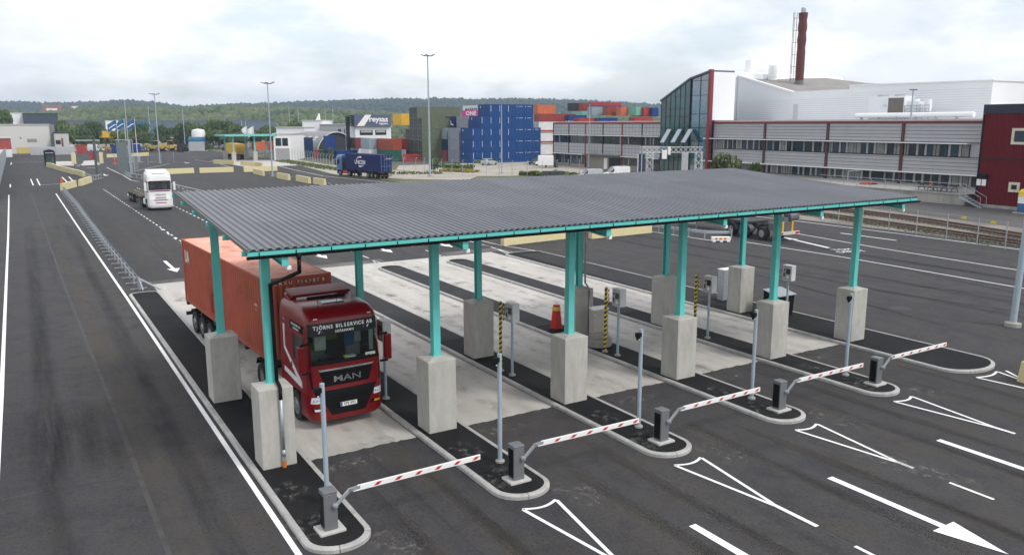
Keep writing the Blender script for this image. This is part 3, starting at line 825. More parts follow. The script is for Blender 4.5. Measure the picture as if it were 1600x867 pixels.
tag(m.build('guard_rail_post', M_YEL, bevel=.008), 'short yellow guard post in front of the fourth rear plinth', 'guard post')
# tall red cone
t = thing('traffic_cone', 'tall red traffic cone with a yellow band and a black foot on the fourth island', 'traffic cone', (14.95, 7.95, HK - .012), R(12))
m = MB(); m.box(-.26, .26, -.26, .26, -.004, .07); m.box(-.19, .19, -.19, .19, .07, .11); m.build('foot', M_RUB, t, bevel=.02)
m = MB(); z0, z1, a, b = .105, 1.20, .20, .115
vs = [(sx * r, sy * r, z) for z, r in ((z0, a), (z1, b)) for sx, sy in ((-1, -1), (1, -1), (1, 1), (-1, 1))]
m.quadset(vs, [(0, 1, 5, 4), (1, 2, 6, 5), (2, 3, 7, 6), (3, 0, 4, 7), (4, 5, 6, 7)]); m.build('cone_body', mat('cone red', (.55, .02, .015), .4), t, bevel=.03)
m = MB()
for z0, z1 in ((.93, 1.10),):
    r0, r1 = .2 - .085 * (z0 - .105) / 1.095 + .004, .2 - .085 * (z1 - .105) / 1.095 + .004
    vs = [(sx * r, sy * r, z) for z, r in ((z0, r0), (z1, r1)) for sx, sy in ((-1, -1), (1, -1), (1, 1), (-1, 1))]
    m.quadset(vs, [(0, 1, 5, 4), (1, 2, 6, 5), (2, 3, 7, 6), (3, 0, 4, 7)])
m.build('reflective_band', M_YEL, t)
# grit bin and white cabinet by the last rear plinth
t = thing('grit_bin', 'black grit bin with a sloping grey lid behind the last rear plinth', 'grit bin', (26.0, 4.75, HK - .012))
m = MB(); m.extr([(-.40, 0), (.40, 0), (.46, 1.18), (-.46, 1.0)], 'x', -.60, .60); m.build('body', M_BLACK, t, bevel=.03)
m = MB(); m.extr([(-.52, 1.0), (.48, 1.2), (.48, 1.26), (-.52, 1.06)], 'x', -.65, .65); m.build('lid', mat('grey bin lid', (.33, .36, .39), .5), t, bevel=.02)
t = thing('control_cabinet', 'slim pale grey control cabinet standing behind the last rear plinth', 'cabinet', (26.35, 8.6, HK - .012))
m = MB(); m.box(-.4, .4, -.2, .2, 0, 1.62); m.build('body', M_GALV, t, bevel=.02)
m = MB(); m.box(-.43, .43, -.23, .23, 1.62, 1.68); m.build('roof', M_WHITE, t, bevel=.01)
m = MB(); m.box(-.36, .36, -.206, -.201, .12, 1.55); m.build('door', M_GALV, t)
# ================================================================== TRUCKS, TRAILERS, CONTAINERS
def paint(name, rgb, rough=.3, coat=.5, var=.05, dirt=None):
    return mat(name, lin(rgb), rough, coat=coat, var=var, scale=1.5, dirt=dirt, damt=.35)
M_REDP = paint('dark red truck paint', (122, 0, 12), .32, .12)
M_TYRE = mat('tyre rubber', (.018, .018, .018), .85, var=.3, scale=6)
M_RIM = mat('steel rim', (.30, .30, .31), .45, metal=.5, var=.2, scale=5)
M_CHAS = mat('black chassis', (.022, .022, .024), .6, var=.3, scale=3, dirt=(.09, .08, .07), damt=.5)
M_LAMP = mat('clear lamp', (.75, .77, .80), .12, spec=.8)
M_AMBER = mat('amber lamp', (.75, .28, .02), .3)
M_TAIL = mat('red lamp', (.5, .01, .01), .3)
M_CHROME = mat('chrome trim', (.75, .76, .78), .15, metal=.9, var=.02)
M_SCREEN = bpy.data.materials.new('windscreen with cab behind'); M_SCREEN.use_nodes = True
_n, _l = M_SCREEN.node_tree.nodes, M_SCREEN.node_tree.links; _n.clear()
_o = _n.new('ShaderNodeOutputMaterial'); _t = _n.new('ShaderNodeBsdfTransparent'); _t.inputs[0].default_value = (.62, .72, .70, 1); _g = _n.new('ShaderNodeBsdfGlossy'); _g.inputs['Roughness'].default_value = .02
_f = _n.new('ShaderNodeFresnel'); _f.inputs[0].default_value = 1.55; _m = _n.new('ShaderNodeMixShader')
_l.new(_f.outputs[0], _m.inputs[0]); _l.new(_t.outputs[0], _m.inputs[1]); _l.new(_g.outputs[0], _m.inputs[2]); _l.new(_m.outputs[0], _o.inputs[0])

def wheel(parent, x, y, r=.50, w=.30, side=1, rim=M_RIM, front=True):
    """side: +1 rim looks towards +x"""
    m = MB(); s = side
    prof = [(r * .58, -w / 2 * s), (r * .93, -w / 2 * s), (r, -w * .36 * s), (r, w * .36 * s), (r * .93, w / 2 * s), (r * .58, w / 2 * s), (r * .56, w * .3 * s)]
    m.lathe((x, y, r), prof, 24, axis='x'); o = m.build('wheel', M_TYRE, parent); smooth_angle(o, 30)
    m = MB(); h = w / 2 * s
    if front: prof = [(r * .58, h * .9), (r * .54, h * .7), (r * .35, h * .8), (r * .30, h * 1.15), (r * .18, h * 1.2), (.01, h * 1.2)]
    else: prof = [(r * .58, h * .9), (r * .53, h * .4), (r * .32, -h * .2), (r * .26, h * .3), (r * .15, h * .9), (.01, h * .95)]
    m.lathe((x, y, r), prof, 20, axis='x'); ro = m.build('rim', rim, o); smooth_angle(ro, 30)
    return o

class Cab:
    def __init__(s, table, y1): s.t, s.y1 = table, y1
    def at(s, z):
        t = s.t
        if z <= t[0][0]: return t[0][1:]
        for a, b in zip(t, t[1:]):
            if z <= b[0]:
                k = (z - a[0]) / (b[0] - a[0]); return tuple(a[i] + (b[i] - a[i]) * k for i in (1, 2, 3))
        return t[-1][1:]
    def front(s, x, z):
        hw, y0, r = s.at(z); bow = .05 * (x / hw) ** 2
        ax = abs(x)
        if ax <= hw - r: return y0 + bow
        q = min(r, ax - (hw - r)); return y0 + bow + r - math.sqrt(max(0, r * r - q * q))
    def shell(s, zs, y1, name, m, parent, n=6, hole=None):
        mb = MB(); rings = []
        for z in zs:
            hw, y0, r = s.at(z); ring = [(-hw, y1)]
            xs = [-hw + r * (1 - math.cos(math.pi / 2 * i / n)) for i in range(n + 1)]
            xs += [-(hw - r) + 2 * (hw - r) * i / 6 for i in range(1, 6)]
            xs += [hw - r + r * math.sin(math.pi / 2 * i / n) for i in range(n + 1)]
            ring += [(x, s.front(x, z)) for x in xs] + [(hw, y1)]
            rings.append([(x, y, z) for x, y in ring])
        k = len(rings[0]); b = len(mb.v)
        for rr in rings: mb.v += rr
        for a in range(len(rings) - 1):
            for i in range(k - 1):
                if hole and zs[a] >= hole[0] - .001 and zs[a + 1] <= hole[1] + .001 and abs(rings[a][i][0]) < hole[2] and abs(rings[a][i + 1][0]) < hole[2]: continue
                mb.f.append((b + a * k + i, b + a * k + i + 1, b + (a + 1) * k + i + 1, b + (a + 1) * k + i)); mb.m.append(0)
            mb.f.append((b + a * k + k - 1, b + a * k, b + (a + 1) * k, b + (a + 1) * k + k - 1)); mb.m.append(0)
        mb.f.append(tuple(b + (len(rings) - 1) * k + i for i in range(k))); mb.m.append(0)
        mb.f.append(tuple(b + i for i in reversed(range(k)))); mb.m.append(0)
        o = mb.build(name, m, parent); smooth_angle(o, 42); return o
    def patch(s, name, m, parent, z0, z1, l0, r0, l1, r1, off=.008, nx=14, nz=5, thick=.012):
        """a panel lying on the cab front between heights z0 and z1"""
        mb = MB(); g = []
        for j in range(nz + 1):
            t = j / nz; z = z0 + (z1 - z0) * t; l, r = l0 + (l1 - l0) * t, r0 + (r1 - r0) * t
            g.append([(l + (r - l) * i / nx, s.front(l + (r - l) * i / nx, z) - off, z) for i in range(nx + 1)])
        for j in range(nz):
            for i in range(nx): mb.face([g[j][i], g[j][i + 1], g[j + 1][i + 1], g[j + 1][i]])
        e = [g[0][i] for i in range(nx + 1)] + [g[j][nx] for j in range(1, nz + 1)] + [g[nz][i] for i in range(nx - 1, -1, -1)] + [g[j][0] for j in range(nz - 1, 0, -1)]
        for a, b in zip(e, e[1:] + e[:1]): mb.face([a, (a[0], a[1] + off + thick, a[2]), (b[0], b[1] + off + thick, b[2]), b])
        me_ = mb.build(name, m, parent)
        bm = bmesh.new(); bm.from_mesh(me_.data); bmesh.ops.remove_doubles(bm, verts=bm.verts, dist=1e-4); bm.to_mesh(me_.data); bm.free()
        smooth_angle(me_, 40)
        return me_
    def side(s, name, m, parent, sx, poly, off=.006, th=.02):
        """flat panel on the cab flank; poly of (y, z)"""
        xs = sx * (max(s.at(z)[0] for _, z in poly) + off); mb = MB()
        mb.extr(poly, 'x', xs, xs - sx * (th + off)); return mb.build(name, m, parent)

def make_tractor(name, label, loc, rz, body, screen=M_SCREEN, bumper=None, six=False, group=None, axle=5.0, tank=None, ws=(2.08, 3.36), y1=2.3):
    bumper = bumper or body
    t = thing(name, label, 'truck', loc, rz, group)
    tb = [(.28, 1.14, .07, .30), (.42, 1.22, .0, .30), (1.12, 1.235, .0, .30), (1.20, 1.22, .03, .24), (2.05, 1.215, .06, .22), (3.30, 1.19, .20, .22), (3.52, 1.16, .26, .25), (3.70, 1.10, .44, .30), (3.80, .98, .80, .34)]
    c = Cab(tb, y1)
    zs = sorted(set([1.12, 1.2, 1.6, 2.0, 2.4, 2.8, 3.1, 3.3, 3.42, 3.52, 3.62, 3.70, 3.76, 3.80, ws[0] + .03, ws[1] - .03]))
    c.shell(zs, y1, 'cab', body, t, hole=(ws[0] + .03, ws[1] - .03, 1.14))
    m = MB(); z0, z1 = ws[0] - .25, ws[1]                     # what stands behind the glass
    m.face([(-1.12, 1.5, z0), (1.12, 1.5, z0), (1.12, 1.5, z1 + .1), (-1.12, 1.5, z1 + .1)]); m.face([(-1.12, .2, z0 + .02), (1.12, .2, z0 + .02), (1.12, 1.5, z0 - .1), (-1.12, 1.5, z0 - .1)]); m.face([(-1.12, .3, z1), (1.12, .3, z1), (1.12, 1.5, z1 + .08), (-1.12, 1.5, z1 + .08)])
    for sx in (-1, 1): m.face([(sx * 1.12, .15, z0), (sx * 1.12, 1.5, z0), (sx * 1.12, 1.5, z1 + .1), (sx * 1.12, .3, z1)])
    io = m.build('cab_interior', mat('cab interior dark', (.022, .025, .030), .7), t)
    m = MB(); m.box(-1.0, 1.0, .22, .55, z0 + .03, ws[0] + .04); m.tube((-.56, .62, ws[0] + .10), (-.52, .56, ws[0] + .02), .21, 14); m.build('dashboard', mat('dashboard', (.03, .03, .033), .6), io, bevel=.03)
    for x in (-.58, .62):
        m = MB(); m.box(x - .25, x + .25, .95, 1.12, z0, ws[0] + .55); m.box(x - .14, x + .14, .97, 1.09, ws[0] + .56, ws[0] + .80); m.build('seat', mat('grey seat cover', (.20, .20, .19), .8), io, bevel=.06)
    c.shell([.28, .35, .42, .6, .8, 1.0, 1.10], .86, 'bumper', bumper, t)
    # wheel arch, steps and skirt
    m = MB()
    for sx in (-1, 1):
        m.box(*sorted((sx * 1.21, sx * .80)), 1.98, y1, .45, 1.115); m.box(min(sx * 1.0, sx * 1.2), max(sx * 1.0, sx * 1.2), .80, .88, .35, 1.115)
    m.box(-.80, .80, .5, 2.2, .55, 1.11); m.build('cab_underbody', M_CHAS, t)
    m = MB()
    for sx in (-1, 1):
        for q in range(10):
            a0, a1 = math.pi * q / 10, math.pi * (q + 1) / 10; r0, r1 = .56, .61
            P = [(1.42 + r * math.cos(a), .52 + r * math.sin(a)) for r, a in ((r0, a0), (r1, a0), (r1, a1), (r0, a1))]
            xa, xb = sorted((sx * .84, sx * 1.225)); m.extr(P, 'x', xa, xb)
    m.build('wheel_arch', M_BLACK, t)
    # chassis frame, fifth wheel, tanks
    m = MB(); m.box(-.43, -.33, .9, axle + .95, .70, .98); m.box(.33, .43, .9, axle + .95, .70, .98)
    for y in (2.9, 3.6, axle - .5, axle + .9): m.box(-.33, .33, y - .06, y + .06, .74, .94)
    m.box(-1.0, 1.0, axle - .07, axle + .07, .44, .56); m.box(-1.05, 1.05, 1.35, 1.5, .42, .54)
    m.lathe((0, axle - .25, .98), [(.48, 0), (.48, .10), (.02, .12)], 20); m.build('chassis', M_CHAS, t)
    for sx in (-1, 1):
        m = MB(); xa, xb = sorted((sx * .55, sx * 1.17)); m.box(xa, xb, y1 + .15, axle - .78, .42, .98)
        m.build('fuel_tank', tank or M_STEEL, t, bevel=.07)
    m = MB(); m.box(-1.12, 1.12, y1 + .01, y1 + .07, 1.0, 3.3); m.box(-.9, -.75, y1 + .1, y1 + .3, 1.0, 2.9)
    m.build('rear_wall', M_CHAS, t)
    for sx in (-1, 1):
        m = MB(); xa, xb = sorted((sx * .62, sx * 1.22)); m.extr([(axle - .62, .85), (axle - .5, 1.08), (axle, 1.14), (axle + .5, 1.08), (axle + .62, .85), (axle + .58, .84), (axle + .47, 1.04), (axle, 1.10), (axle - .47, 1.04), (axle - .58, .84)], 'x', xa, xb); m.build('mudguard', M_BLACK, t)
    for sx in (-1, 1):
        wheel(t, sx * 1.06, 1.42, .50, .30, sx)
        wheel(t, sx * .96, axle, .50, .56, sx, front=False)
        if six: wheel(t, sx * 1.03, axle - 1.35, .48, .32, sx)
    # glass
    c.patch('windscreen_rubber', M_BLACK, t, ws[0], ws[0] + .07, -1.16, 1.16, -1.16, 1.16, off=.010, nx=20, nz=1); c.patch('windscreen_rubber', M_BLACK, t, ws[1] - .06, ws[1], -1.13, 1.13, -1.13, 1.13, off=.010, nx=20, nz=1)
    c.patch('windscreen', screen, t, ws[0] + .03, ws[1] - .03, -1.155, 1.155, -1.125, 1.125, off=.004, nx=20, nz=6, thick=-.004)
    for sx in (-1, 1):
        c.side('side_window', M_GLASS, t, sx, [(.34, 2.02), (1.40, 2.10), (1.40, 2.90), (.50, 2.90)], off=.005)
    # mirrors
    for sx in (-1, 1):
        m = MB(); m.box(sx * 1.42 - .11, sx * 1.42 + .11, -.02, .16, 1.95, 2.78)
        mo = m.build('mirror', body, t, bevel=.04)
        m = MB(); m.box(sx * 1.42 - .09, sx * 1.42 + .09, .15, .17, 2.0, 2.72); m.build('mirror_glass', M_GLASS, mo)
        m = MB(); m.box(min(sx * 1.15, sx * 1.42), max(sx * 1.15, sx * 1.42), .05, .11, 2.78, 2.84); m.box(min(sx * 1.15, sx * 1.42), max(sx * 1.15, sx * 1.42), .05, .11, 1.88, 1.95); m.build('mirror_arm', M_BLACK, mo, bevel=.01)
    return t, c

def grille_slats(c, parent, m, z0, z1, w0, w1, n=7):
    for i in range(n):
        z = z0 + (z1 - z0) * (i + .5) / n; w = w0 + (w1 - w0) * (i + .5) / n - .05
        c.patch('grille_slat', m, parent, z - .012, z + .012, -w, w, -w, w, off=.022, nx=12, nz=1, thick=.0)

# ---------------------------------------------------------------- shipping containers
M_CRUST = (.12, .055, .035)
def cpaint(name, rgb, rust=.35): return mat('container ' + name, lin(rgb), .55, var=.10, scale=.8, dirt=M_CRUST, dscale=1.1, damt=rust, spec=.35)
C_RED = cpaint('faded red', (170, 84, 64), .6); C_REDTOP = mat('bleached sunlit red roof', lin((232, 168, 148)), .7, var=.15, scale=.7, dirt=(.24, .10, .05), dscale=.9, damt=.75)  # roof colour holds both fading and the sun's brightness from above
C_DOOR = {}
_cont_cache = {}
def cont_meshes(L, H, p, fine=True):
    """body (corrugated walls, roof, frame) and door leaf of a container; closed end at y=0, doors at y=L"""
    key = (L, H, fine)
    if key in _cont_cache: return _cont_cache[key]
    W_ = 1.219; mb = MB(); d = .036; P = .278 if fine else .556
    n = int((L - .30) / P); P = (L - .30) / n
    for sx in (-1, 1):
        prof = []
        for i in range(n):
            y = .15 + i * P; prof += [(y, 0), (y + P * .26, 0), (y + P * .5, d), (y + P * .76, d)]
        prof.append((L - .15, 0))
        for (ya, da), (yb, db) in zip(prof, prof[1:]):
            xa, xb = sx * (W_ - .012 - da), sx * (W_ - .012 - db)
            mb.face([(xa, ya, .16), (xb, yb, .16), (xb, yb, H - .06), (xa, ya, H - .06)])
    # closed end
    n2 = 9 if fine else 5; P2 = (2 * W_ - .3) / n2; prof = []
    for i in range(n2):
        x = -W_ + .15 + i * P2; prof += [(x, 0), (x + P2 * .26, 0), (x + P2 * .5, d + .01), (x + P2 * .76, d + .01)]
    prof.append((W_ - .15, 0))
    for (xa, da), (xb, db) in zip(prof, prof[1:]): mb.face([(xa, .012 + da, .16), (xb, .012 + db, .16), (xb, .012 + db, H - .06), (xa, .012 + da, H - .06)])
    # roof, corrugated across
    n3 = int((L - .2) / .21) if fine else int((L - .2) / .6); P3 = (L - .2) / n3; prof = []
    for i in range(n3):
        y = .1 + i * P3; prof += [(y, 0), (y + P3 * .4, 0), (y + P3 * .55, -.02), (y + P3 * .85, -.02)]
    prof.append((L - .1, 0))
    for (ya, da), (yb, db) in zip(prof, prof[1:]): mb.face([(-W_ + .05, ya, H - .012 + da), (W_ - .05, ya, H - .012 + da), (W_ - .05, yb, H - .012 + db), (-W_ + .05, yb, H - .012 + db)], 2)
    # frame
    for sx in (-1, 1):
        x0, x1 = sorted((sx * W_, sx * (W_ - .07)))
        mb.box(x0, x1, .16, L - .16, H - .075, H - .004); mb.box(x0, x1, .16, L - .16, .0, .165)
        for y0, y1 in ((0, .155), (L - .155, L)):
            xa, xb = sorted((sx * W_, sx * (W_ - .155))); mb.box(xa, xb, y0, y1, .115, H - .115)
            for z0, z1 in ((-.012, .118), (H - .118, H + .008)):
                xc, xd = sorted((sx * (W_ + .004), sx * (W_ - .175))); mb.box(xc, xd, y0 - .004 if y0 == 0 else L - .175, .178 if y0 == 0 else L + .004, z0, z1, 1)
    for y0, y1 in ((0.002, .06), (L - .06, L - .002)):
        mb.box(-W_ + .15, W_ - .15, y0, y1, H - .10, H - .006); mb.box(-W_ + .15, W_ - .15, y0, y1, 0.002, .165)
    mb.face([(-W_ + .05, .1, .12), (W_ - .05, .1, .12), (W_ - .05, L - .1, .12), (-W_ + .05, L - .1, .12)])
    dm = MB()
    dm.box(.012, W_ - .14, L - .055, L - .018, .17, H - .105)
    for i in range(4):
        z0 = .3 + i * (H - .5) / 4; dm.box(.12, W_ - .25, L - .019, L - .006, z0, z0 + (H - .5) / 4 - .16)
    rd = MB()
    for x in (.22, .86):
        rd.tube((x, L + .012, .12), (x, L + .012, H - .09), .02, 6)
        for z in (.2, .9, H - .9, H - .18): rd.box(x - .05, x + .05, L - .02, L + .035, z - .03, z + .03)
    rd.box(.22, .50, L + .01, L + .03, .95, .99); rd.box(.60, .86, L + .01, L + .03, .95, .99)
    _cont_cache[key] = (mb, dm, rd)
    return _cont_cache[key]
_cont_proto = {}
def container(label, loc, rz, L=6.06, H=2.6, paint_=None, group=None, fine=True, detail=True, cat='container', rods=None, roof=None):
    key = (L, H, fine)
    if key not in _cont_proto:
        mb, dm, rd = cont_meshes(L, H, None, fine)
        me_b = mb.mesh('container_body', [paint_] * 3); me_d = dm.mesh('container_door', [paint_]); me_r = rd.mesh('lock_rods', [M_GALV])
        dm2 = MB(); dm2.v = [(-x, y, z) for x, y, z in dm.v]; dm2.f = dm.f[:]; dm2.m = dm.m[:]
        rd2 = MB(); rd2.v = [(-x, y, z) for x, y, z in rd.v]; rd2.f = rd.f[:]; rd2.m = rd.m[:]
        _cont_proto[key] = (me_b, me_d, me_r, dm2.mesh('container_door', [paint_]), rd2.mesh('lock_rods', [M_GALV]))
    me_b, me_d, me_r, me_d2, me_r2 = _cont_proto[key]
    t = thing('shipping_container', label, cat, loc, rz, group)
    def add(n, me, par, ms):
        o = bpy.data.objects.new(n, me); COL.objects.link(o); o.parent = par
        for i, m_ in enumerate(ms): o.material_slots[i].link = 'OBJECT'; o.material_slots[i].material = m_
        return o
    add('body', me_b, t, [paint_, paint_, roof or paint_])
    if detail:
        for md, mr in ((me_d, me_r), (me_d2, me_r2)):
            d = add('door', md, t, [paint_]); add('lock_rods', mr, d, [rods or M_GALV])
    return t

def make_trailer(label, loc, rz, L=12.4, m=M_CHAS, empty=False, group=None):
    t = thing('semi_trailer', label, 'trailer', loc, rz, group)
    b = MB()
    for sx in (-1, 1):
        b.extr([(.3, 1.02), (3.2, 1.02), (3.9, .78), (L - .1, .78), (L - .1, 1.22), (.3, 1.22)], 'x', *sorted((sx * .42, sx * .56)))
    for y in (.35, 3.0, 5.2, 7.4, 9.6, L - .2): b.box(-1.2, 1.2, y - .09, y + .09, 1.06, 1.235)
    b.box(-.9, .9, .15, 1.6, 1.08, 1.14)
    b.build('frame', m, t)
    for sx in (-1, 1):
        g = MB(); x0, x1 = sorted((sx * .62, sx * .74)); g.box(x0, x1, 2.35, 2.47, .18, 1.06); g.box(x0 - .08, x1 + .08, 2.28, 2.54, .12, .18); g.build('landing_leg', m, t)
        for y in (L - 4.2, L - 2.9, L - 1.6):
            wheel(t, sx * 1.03, y, .50, .38, sx)
            g = MB(); xa, xb = sorted((sx * .86, sx * 1.22)); g.extr([(y - .6, .92), (y - .42, 1.04), (y + .42, 1.04), (y + .6, .92), (y + .58, .89), (y + .41, 1.01), (y - .41, 1.01), (y - .58, .89)], 'x', xa, xb); g.build('mudguard', M_BLACK, t)
    a = MB()
    for y in (L - 4.2, L - 2.9, L - 1.6): a.tube((-1.0, y, .5), (1.0, y, .5), .07, 8)
    a.build('axle', M_CHAS, t)
    a = MB(); a.box(-1.22, 1.22, L - .06, L + .05, .52, .68)
    bb = a.build('rear_bumper', M_CHAS if not empty else M_WHITE, t)
    for sx in (-1, 1):
        a = MB(); x0, x1 = sorted((sx * .82, sx * 1.2)); a.box(x0, x1, L + .05, L + .075, .54, .66); a.build('tail_light', M_TAIL, bb)
    return t
# ---------------------------------------------------------------- the red truck in the first lane
TX, TY, TR = 2.80, 1.78, R(2.2)
tr, cb = make_tractor('truck_tractor', 'dark red truck cab with lettered windscreen waiting under the canopy in the first lane', (TX, TY, .012), TR, M_REDP, axle=5.05, y1=2.7)
# grille, bars, lettering
g1 = cb.patch('upper_grille', M_BLACK, tr, 1.40, 1.93, -.72, .72, -.90, .90, off=.010)
g2 = cb.patch('lower_grille', M_BLACK, tr, .47, 1.27, -.56, .56, -.98, .98, off=.012)
grille_slats(cb, g1, mat('grille slat', (.010, .010, .011), .5, spec=.2), 1.44, 1.86, .72, .90, 5)
grille_slats(cb, g2, mat('grille slat', (.010, .010, .011), .5, spec=.2), .80, 1.24, .70, .98, 5)
ch = MB()
cb.patch('chrome_bar', M_CHROME, g1, 1.885, 1.945, -.86, .86, -.92, .92, off=.03, thick=.0)
text('MAN', 'lettering', M_CHROME, g1, (0, cb.front(0, 1.6) - .028, 1.60), FRONT, .27, sx=1.55, bold=.004, ext=.008)
for sx in (-1, 1):
    x0, x1 = sorted((sx * .86, sx * 1.17))
    hl = cb.patch('headlight', M_LAMP, tr, .90, 1.10, x0, x1, x0 + .03, x1, off=.014, nx=8)
    m = MB()
    for q in range(3):
        x = sx * (.92 + q * .085); m.ball((x, cb.front(x, 1.0) - .012, 1.0), .034)
    m.build('lamp_reflector', M_CHROME, hl)
    f = cb.patch('fog_light', M_BLACK, tr, .62, .74, sorted((sx * .72, sx * 1.12))[0], sorted((sx * .72, sx * 1.12))[1], *sorted((sx * .76, sx * 1.14)), off=.014, nx=8)
    cb.patch('fog_lamp', M_LAMP if sx < 0 else M_AMBER, f, .65, .72, *sorted((sx * .86, sx * 1.08)), *sorted((sx * .88, sx * 1.09)), off=.024, nx=6)
    cb.patch('air_scoop', M_BLACK, tr, 1.36, 1.86, *sorted((sx * 1.08, sx * 1.13)), *sorted((sx * 1.12, sx * 1.18)), off=.012, nx=4)
pl = MB(); pl.box(-.27, .27, -.035, -.012, .70, .83); po = pl.build('number_plate', M_WHITE, tr); 
pl = MB(); pl.box(-.268, -.215, -.0365, -.034, .703, .827); pl.build('plate_badge', mat('plate blue', (.02, .09, .55), .4), po)
text('EPE 892', 'plate_lettering', M_BLACK, po, (.03, -.037, .765), FRONT, .125, sx=.95)
# dark tinted head of the windscreen with the company's name
vz = cb.patch('sun_strip', mat('tinted strip', (.018, .021, .022), .25, spec=.25), tr, 2.98, 3.34, -1.13, 1.13, -1.11, 1.11, off=.012, nx=20)
def on_front(body, name, z, size, m, par, x0=0.0, sx=1.0, bold=0.0, off=.022):
    """letters set one by one round the bowed front"""
    tot = 0; adv = []
    for c_ in body:
        a = {'I': .34, 'J': .52, ' ': .40, 'M': .92, 'N': .80, 'Ö': .84, 'O': .84, 'Å': .78, 'R': .74, 'C': .74}.get(c_, .70) * size * sx; adv.append(a); tot += a
    x = x0 - tot / 2
    e = .01
    for c_, a in zip(body, adv):
        xc = x + a / 2; x += a
        if c_ == ' ': continue
        dydx = (cb.front(xc + e, z) - cb.front(xc - e, z)) / (2 * e)
        dydz = (cb.front(xc, z + e) - cb.front(xc, z - e)) / (2 * e)
        text(c_, name, m, par, (xc, cb.front(xc, z) - off, z), (R(90) - math.atan(dydz), 0, math.atan(dydx)), size, sx=sx * .95, bold=bold)
on_front('TJÖRNS BILSERVICE AB', 'lettering', 3.235, .155, M_WHITE, vz, sx=.98, bold=.006)
on_front('SKÄRHAMN', 'lettering', 3.075, .105, M_WHITE, vz, bold=.003, x0=.02)
fl = MB()
for x, mi in ((-.78, 0), (-.70, 1), (.66, 1), (.80, 0)):
    y = cb.front(x, 3.10) - .016; fl.face([(x - .045, y, 3.06), (x - .005, y, 3.06), (x + .045, y - .001, 3.15), (x + .005, y - .001, 3.15)], mi)
fl.build('pennant_sticker', [M_WHITE, mat('violet sticker', (.10, .06, .45), .5)], vz)
for x in (-.86, .90):
    cb.patch('marker_lamp', M_LAMP, tr, 3.49, 3.515, x - .06, x + .06, x - .06, x + .06, off=.02, nx=3, nz=1)
# things on the dash and hanging in the cab
cab_in = [c for c in tr.children if c.name.startswith('cab_interior')][0]
for nm, bx, ml in (('white_shirt', (-.80, -.42, .62, .70, 2.40, 2.86), mat('pale cloth', (.5, .5, .47), .8)), ('blue_jacket', (.30, .62, .9, .95, 2.35, 2.95), mat('blue jacket', (.02, .10, .22), .8)), ('side_curtain', (.92, 1.06, .35, .42, 2.25, 3.0), mat('curtain', (.40, .40, .36), .8)), ('paper_stack', (.05, .42, .26, .45, 2.13, 2.20), M_WHITE), ('towel', (.64, .86, .88, .93, 2.45, 2.80), mat('pale towel', (.45, .45, .42), .8)), ('bunk_cloth', (-.2, .2, 1.3, 1.4, 2.5, 2.75), mat('green cloth', (.12, .17, .04), .8))):
    m = MB(); m.box(*bx); m.build(nm, ml, cab_in, bevel=.02)
cb.patch('permit_card', mat('permit card', (.6, .68, .62), .4), tr, 2.18, 2.27, .66, 1.0, .66, 1.0, off=.009, nx=4, nz=1)
m = MB(); m.tube((.02, cb.front(.02, 2.24) + .03, 2.24), (.02, cb.front(.02, 2.24) + .05, 2.24), .05, 12); m.build('yellow_tag', mat('yellow tag', (.75, .6, .02), .4), tr)
# wipers
wp = MB()
for x in (-.55, .35):
    wp.tube((x, cb.front(x, 2.08) - .03, 2.08), (x + .45, cb.front(x + .45, 2.32) - .03, 2.20), .012, 6)
wp.build('wiper', M_BLACK, tr)
# flank: white chevron band, badge board, door gap, handle
for sx in (-1, 1):
    M_DEC = mat('white decal', (.78, .77, .78), .35)
    cb.side('white_stripe', M_DEC, tr, sx, [(2.22, 2.30), (2.34, 2.24), (2.34, 3.02), (2.22, 3.02)], off=.006)
    cb.side('white_stripe', M_DEC, tr, sx, [(2.22, 2.30), (.70, 1.46), (.70, 1.26), (.92, 1.36), (2.34, 2.24)], off=.0063)
    cb.side('white_stripe', M_DEC, tr, sx, [(2.36, 1.60), (2.36, 1.44), (.70, 1.26), (1.15, 1.50)], off=.0066)
    b_ = cb.side('name_board', M_BLACK, tr, sx, [(.47, 3.02), (1.66, 3.02), (1.66, 3.29), (.47, 3.29)], off=.008)
    xs = sx * 1.2035; rot = LEFTF if sx < 0 else (R(90), 0, R(90))
    text('TJÖRNS BILSERVICE AB', 'lettering', M_WHITE, b_, (sx * 1.2225, 1.06, 3.21), rot, .10, sx=.85); text('SKÄRHAMN', 'lettering', M_WHITE, b_, (sx * 1.2225, 1.06, 3.09), rot, .10, sx=1.0)
    text('480', 'power_badge', M_CHROME, tr, (sx * 1.222, 2.2, 3.2), rot, .17)
    cb.side('door_handle', M_BLACK, tr, sx, [(1.55, 1.75), (1.63, 1.75), (1.63, 1.92), (1.55, 1.92)], off=.02)
# sun visor, roof hatch, deflector, horns
rf = MB()
hw = .55
rf.box(-.36, .36, .92, 1.30, 3.795, 3.83); rf.build('roof_hatch', M_GLASS, tr, bevel=.02)
rf = MB(); rf.box(-.42, .42, .86, 1.36, 3.78, 3.812); rf.build('hatch_frame', M_REDP, tr, bevel=.015)
for sx in (-1, 1):
    rf = MB(); xa, xb = sorted((sx * .78, sx * 1.02)); rf.extr([(.75, 3.70), (1.9, 3.76), (2.5, 3.95), (2.69, 3.95), (2.69, 3.60), (.9, 3.6)], 'x', xa, xb); rf.build('roof_fairing', M_REDP, tr, bevel=.04)
rf = MB(); rf.extr([(1.92, 3.90), (2.02, 3.86), (2.62, 4.00), (2.68, 4.06), (2.60, 4.09), (1.98, 3.96)], 'x', -1.0, 1.0); rf.build('roof_deflector', M_REDP, tr, bevel=.02)
rf = MB(); rf.box(-.55, .75, 1.80, 1.88, 3.80, 3.88); rf.build('beacon_bar', M_BLACK, tr, bevel=.02)
rf = MB()
